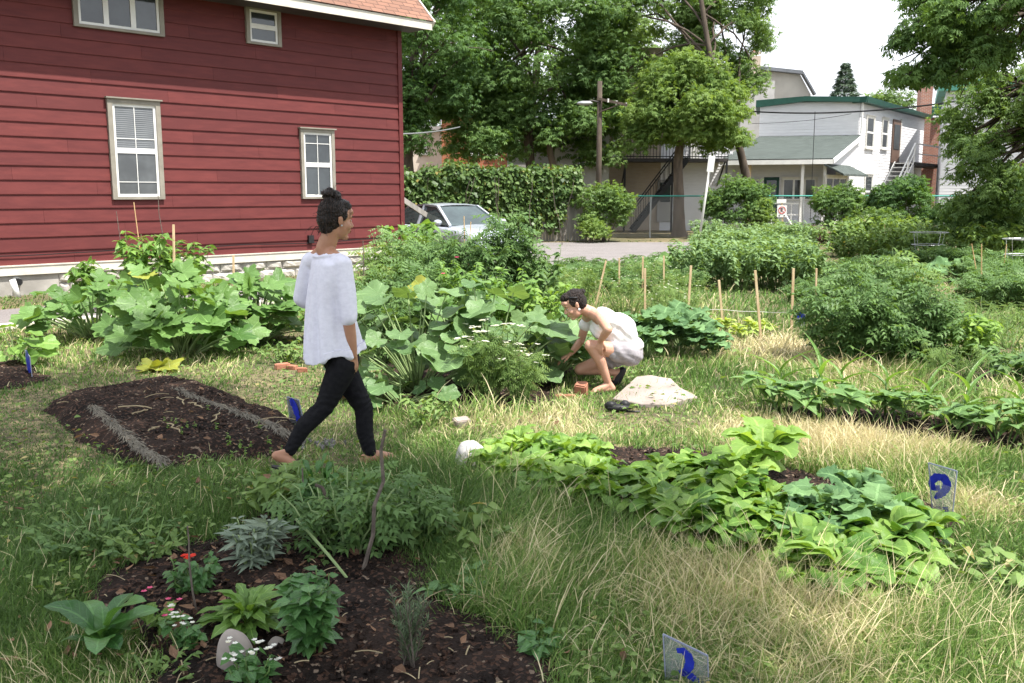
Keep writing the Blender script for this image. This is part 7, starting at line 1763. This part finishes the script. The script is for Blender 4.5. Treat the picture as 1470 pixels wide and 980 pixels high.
def sandal(h_, t__, parent, up_=(0, 0, 1)):
    h_ = np.asarray(h_); t__ = np.asarray(t__); d_ = nrm(t__ - h_); s_ = nrm(np.cross(d_, up_)); mb_ = MB(); n_ = 12; out_ = []
    nn_ = np.cross(s_, d_)
    for k in np.linspace(0, 1, n_): w_ = .036 * math.sin(math.pi * min(max(k * .86 + .1, .05), .95)) ** .5; out_.append((h_ + (t__ - h_) * k, w_))
    Vt = [c + s_ * w_ * q + nn_ * z_ for z_ in (-.006, .004) for c, w_ in out_ for q in (-1, 1)]; m_ = n_ * 2; q = []
    for i in range(n_ - 1):
        for o_ in (0, m_): q.append([o_ + 2 * i, o_ + 2 * i + 1, o_ + 2 * i + 3, o_ + 2 * i + 2])
        q.append([2 * i, 2 * i + 2, m_ + 2 * i + 2, m_ + 2 * i]); q.append([2 * i + 1, m_ + 2 * i + 1, m_ + 2 * i + 3, 2 * i + 3])
    mb_.add(np.array(Vt), np.array(q)); so = mb_.build('sandal', M['black'], parent)
    t = MB()
    for k, hh in ((.72, .04),): 
        c = h_ + (t__ - h_) * k; t.tube([c + s_ * .036 * math.cos(a_) + nn_ * (hh + .012) * math.sin(a_) for a_ in np.linspace(0, math.pi, 12)], .0035, 5)
    t.build('strap', M['black'], so)
sandal(heel + np.array([-.03, -.01, -.062]), rt_ + ft * .045 - [0, 0, .018], P1); sandal(lhl - lf_d * .03 - [0, 0, .03], lt + lf_d * .05 - [0, 0, .019], P1)

# ---- crouching person
P2_ = thing('person', (.85, 7.95, 0), 'person crouching in white sleeveless top and grey shorts, reaching into the leaves', 'person')
bd = MB(); hf = np.array([-.93, -.22, -.52]); Mh = frameof(hf, (-.35, 0, 1)); hc = py_(824, 437, 7.95); T2 = head(bd, hc, Mh, .97)
nb_ = py_(849, 449, 7.98); cap_(bd, hc + Mh @ np.array([-.025, 0, -.035]), nb_, .048, .055)
pel = py_(904, 505, 8.0); mid = py_(893, 474, 8.0); ch = py_(868, 460, 8.0)
ax = nrm(ch - pel); bk_ = np.array([0, -1, 0.0])
def tor2(mb_, c, r, up_): 
    up_ = nrm(up_); l_ = np.array([0, 1.0, 0]); f_ = nrm(np.cross(l_, up_)); mb_.blob(c, r, M=np.stack([f_, np.cross(up_, f_), up_], 1), nu=20, nv=14)
tor2(bd, ch, (.085, .15, .13), [-.75, 0, .5]); tor2(bd, mid, (.085, .125, .14), [-.4, 0, .8]); tor2(bd, pel, (.105, .155, .11), [-.2, 0, 1])
nsd, fsd = py_(861, 455, 7.83), py_(843, 456, 8.16); chain(bd, [nb_, nsd], [.05, .050]); chain(bd, [nb_, fsd], [.05, .050])
nel, nwr = py_(873, 473, 7.62), py_(862, 489, 7.74); chain(bd, [nsd, nel, (nel + nwr) / 2, nwr], [.046, .036, .033, .023])
hand(bd, nwr, (-.12, .2, -.9), (.25, .9, -.1), .95, .45, 1)
fel, fwr = py_(834, 489, 8.2), py_(819, 508, 8.08); chain(bd, [fsd, fel, (fel + fwr) / 2, fwr], [.045, .035, .032, .022]); hand(bd, fwr, (-.8, -.2, -.35), (-.2, -.1, -1), .95, .5, 1)
nh, fh = pel + [-.01, -.09, -.0], pel + [-.01, .09, -.02]
nk, na = py_(848, 496, 7.80), py_(873, 549, 7.86); chain(bd, [nh, (nh + nk) / 2 + [0, 0, .0], nk], [.088, .070, .053]); chain(bd, [nk, nk * .62 + na * .38 + [.022, 0, .0], na], [.050, .050, .030])
fk, fa = py_(833, 530, 8.12), py_(884, 545, 8.1); fk[2] = max(fk[2], .14); fa[2] = .13; chain(bd, [fh, (fh + fk) / 2, fk], [.086, .068, .052]); chain(bd, [fk, fk * .6 + fa * .4 + [0, 0, .01], fa], [.050, .048, .030])
fd = nrm(np.array([-.97, -.25, 0])); nhl = na * [1, 1, 0] - fd * .035 + [0, 0, .04]; nt = na * [1, 1, 0] + fd * .12 + [0, 0, .024]
chain(bd, [na, nhl], [.030, .032]); chain(bd, [na * [1, 1, .8], (nhl + nt) / 2 + [0, 0, .018], nt], [.031, .034, .026]); chain(bd, [nhl, nt], [.03, .026]); sdl = np.array([-fd[1], fd[0], 0])
for q, l_ in ((.026, .032), (.012, .036), (-.002, .033), (-.015, .027), (-.026, .02)): cap_(bd, nt + sdl * q * .8, nt - [0, 0, .008] + sdl * q + fd * l_, .012, .0085, 8)
fto = fa * [1, 1, 0] + np.array([-.02, 0, .03]); fhe = fa + [.05, 0, .02]; chain(bd, [fa, fhe, fto + [.02, 0, .03], fto], [.03, .03, .034, .026])
fuse(bd, 'body', 'skin2', P2_, .005, 3); eyes(T2, Mh, P2_, .97)
hm = MB(); hair_mesh(hm, T2, Mh, .97, (-.105, 0, .055), .05, parent=P2_, low=False)
t = MB(); t.tube([T2((.055 * math.cos(k) - .02, .088 * math.sin(k), .062 + .03 * math.cos(k))) for k in np.linspace(-1.9, 1.9, 24)], .008, 6); t.build('hair_band', M['black'], P2_, True)
for q in (1, -1):
    t = MB(); t.blob(T2((-.002, q * .088, -.045)), (.011, .006, .011), M=Mh); t.build('earring', M['white'], P2_, True)
tp = MB(); tor2(tp, ch + [.012, 0, 0], (.102, .160, .135), [-.75, 0, .5]); tor2(tp, mid + [.008, 0, 0], (.112, .152, .165), [-.4, 0, .8]); tor2(tp, pel + [.0, 0, .045], (.12, .165, .085), [-.2, 0, 1]); tor2(tp, (ch + pel) / 2 + [-.01, 0, .0], (.105, .15, .15), [-.5, 0, .7])
chain(tp, [nb_ + [.03, -.02, -.01], nsd + [.01, 0, .0]], [.045, .054]); chain(tp, [nb_ + [.03, .03, -.01], fsd + [.01, 0, 0], fsd * .65 + fel * .35], [.045, .056, .05])
tor2(tp, ch + [-.06, .02, -.08], (.06, .12, .09), [-.3, 0, 1])
def wr2(V, Nn): return V + Nn * (wob(V * 13) * .007 + np.sin(V[:, 0] * 50 + V[:, 2] * 60 + wob(V * 7) * 5) * .004)[:, None]
fuse(tp, 'top', 'top', P2_, .006, 3, wr2)
sh_ = MB(); tor2(sh_, pel + [.005, 0, -.02], (.122, .172, .105), [-.2, 0, 1]); chain(sh_, [nh, nh * .62 + nk * .38], [.102, .094]); chain(sh_, [fh, fh * .62 + fk * .38], [.100, .09])
fuse(sh_, 'shorts', 'shorts', P2_, .006, 3, wr2)
sandal(nhl - fd * .035 - [0, 0, .036], nt + fd * .045 - [0, 0, .02], P2_)
t = MB(); chain(t, [fa + [.055, 0, .02], fto + [.03, 0, .03], fto], [.036, .040, .032]); fuse(t, 'shoe', 'black', P2_, .006, 2)
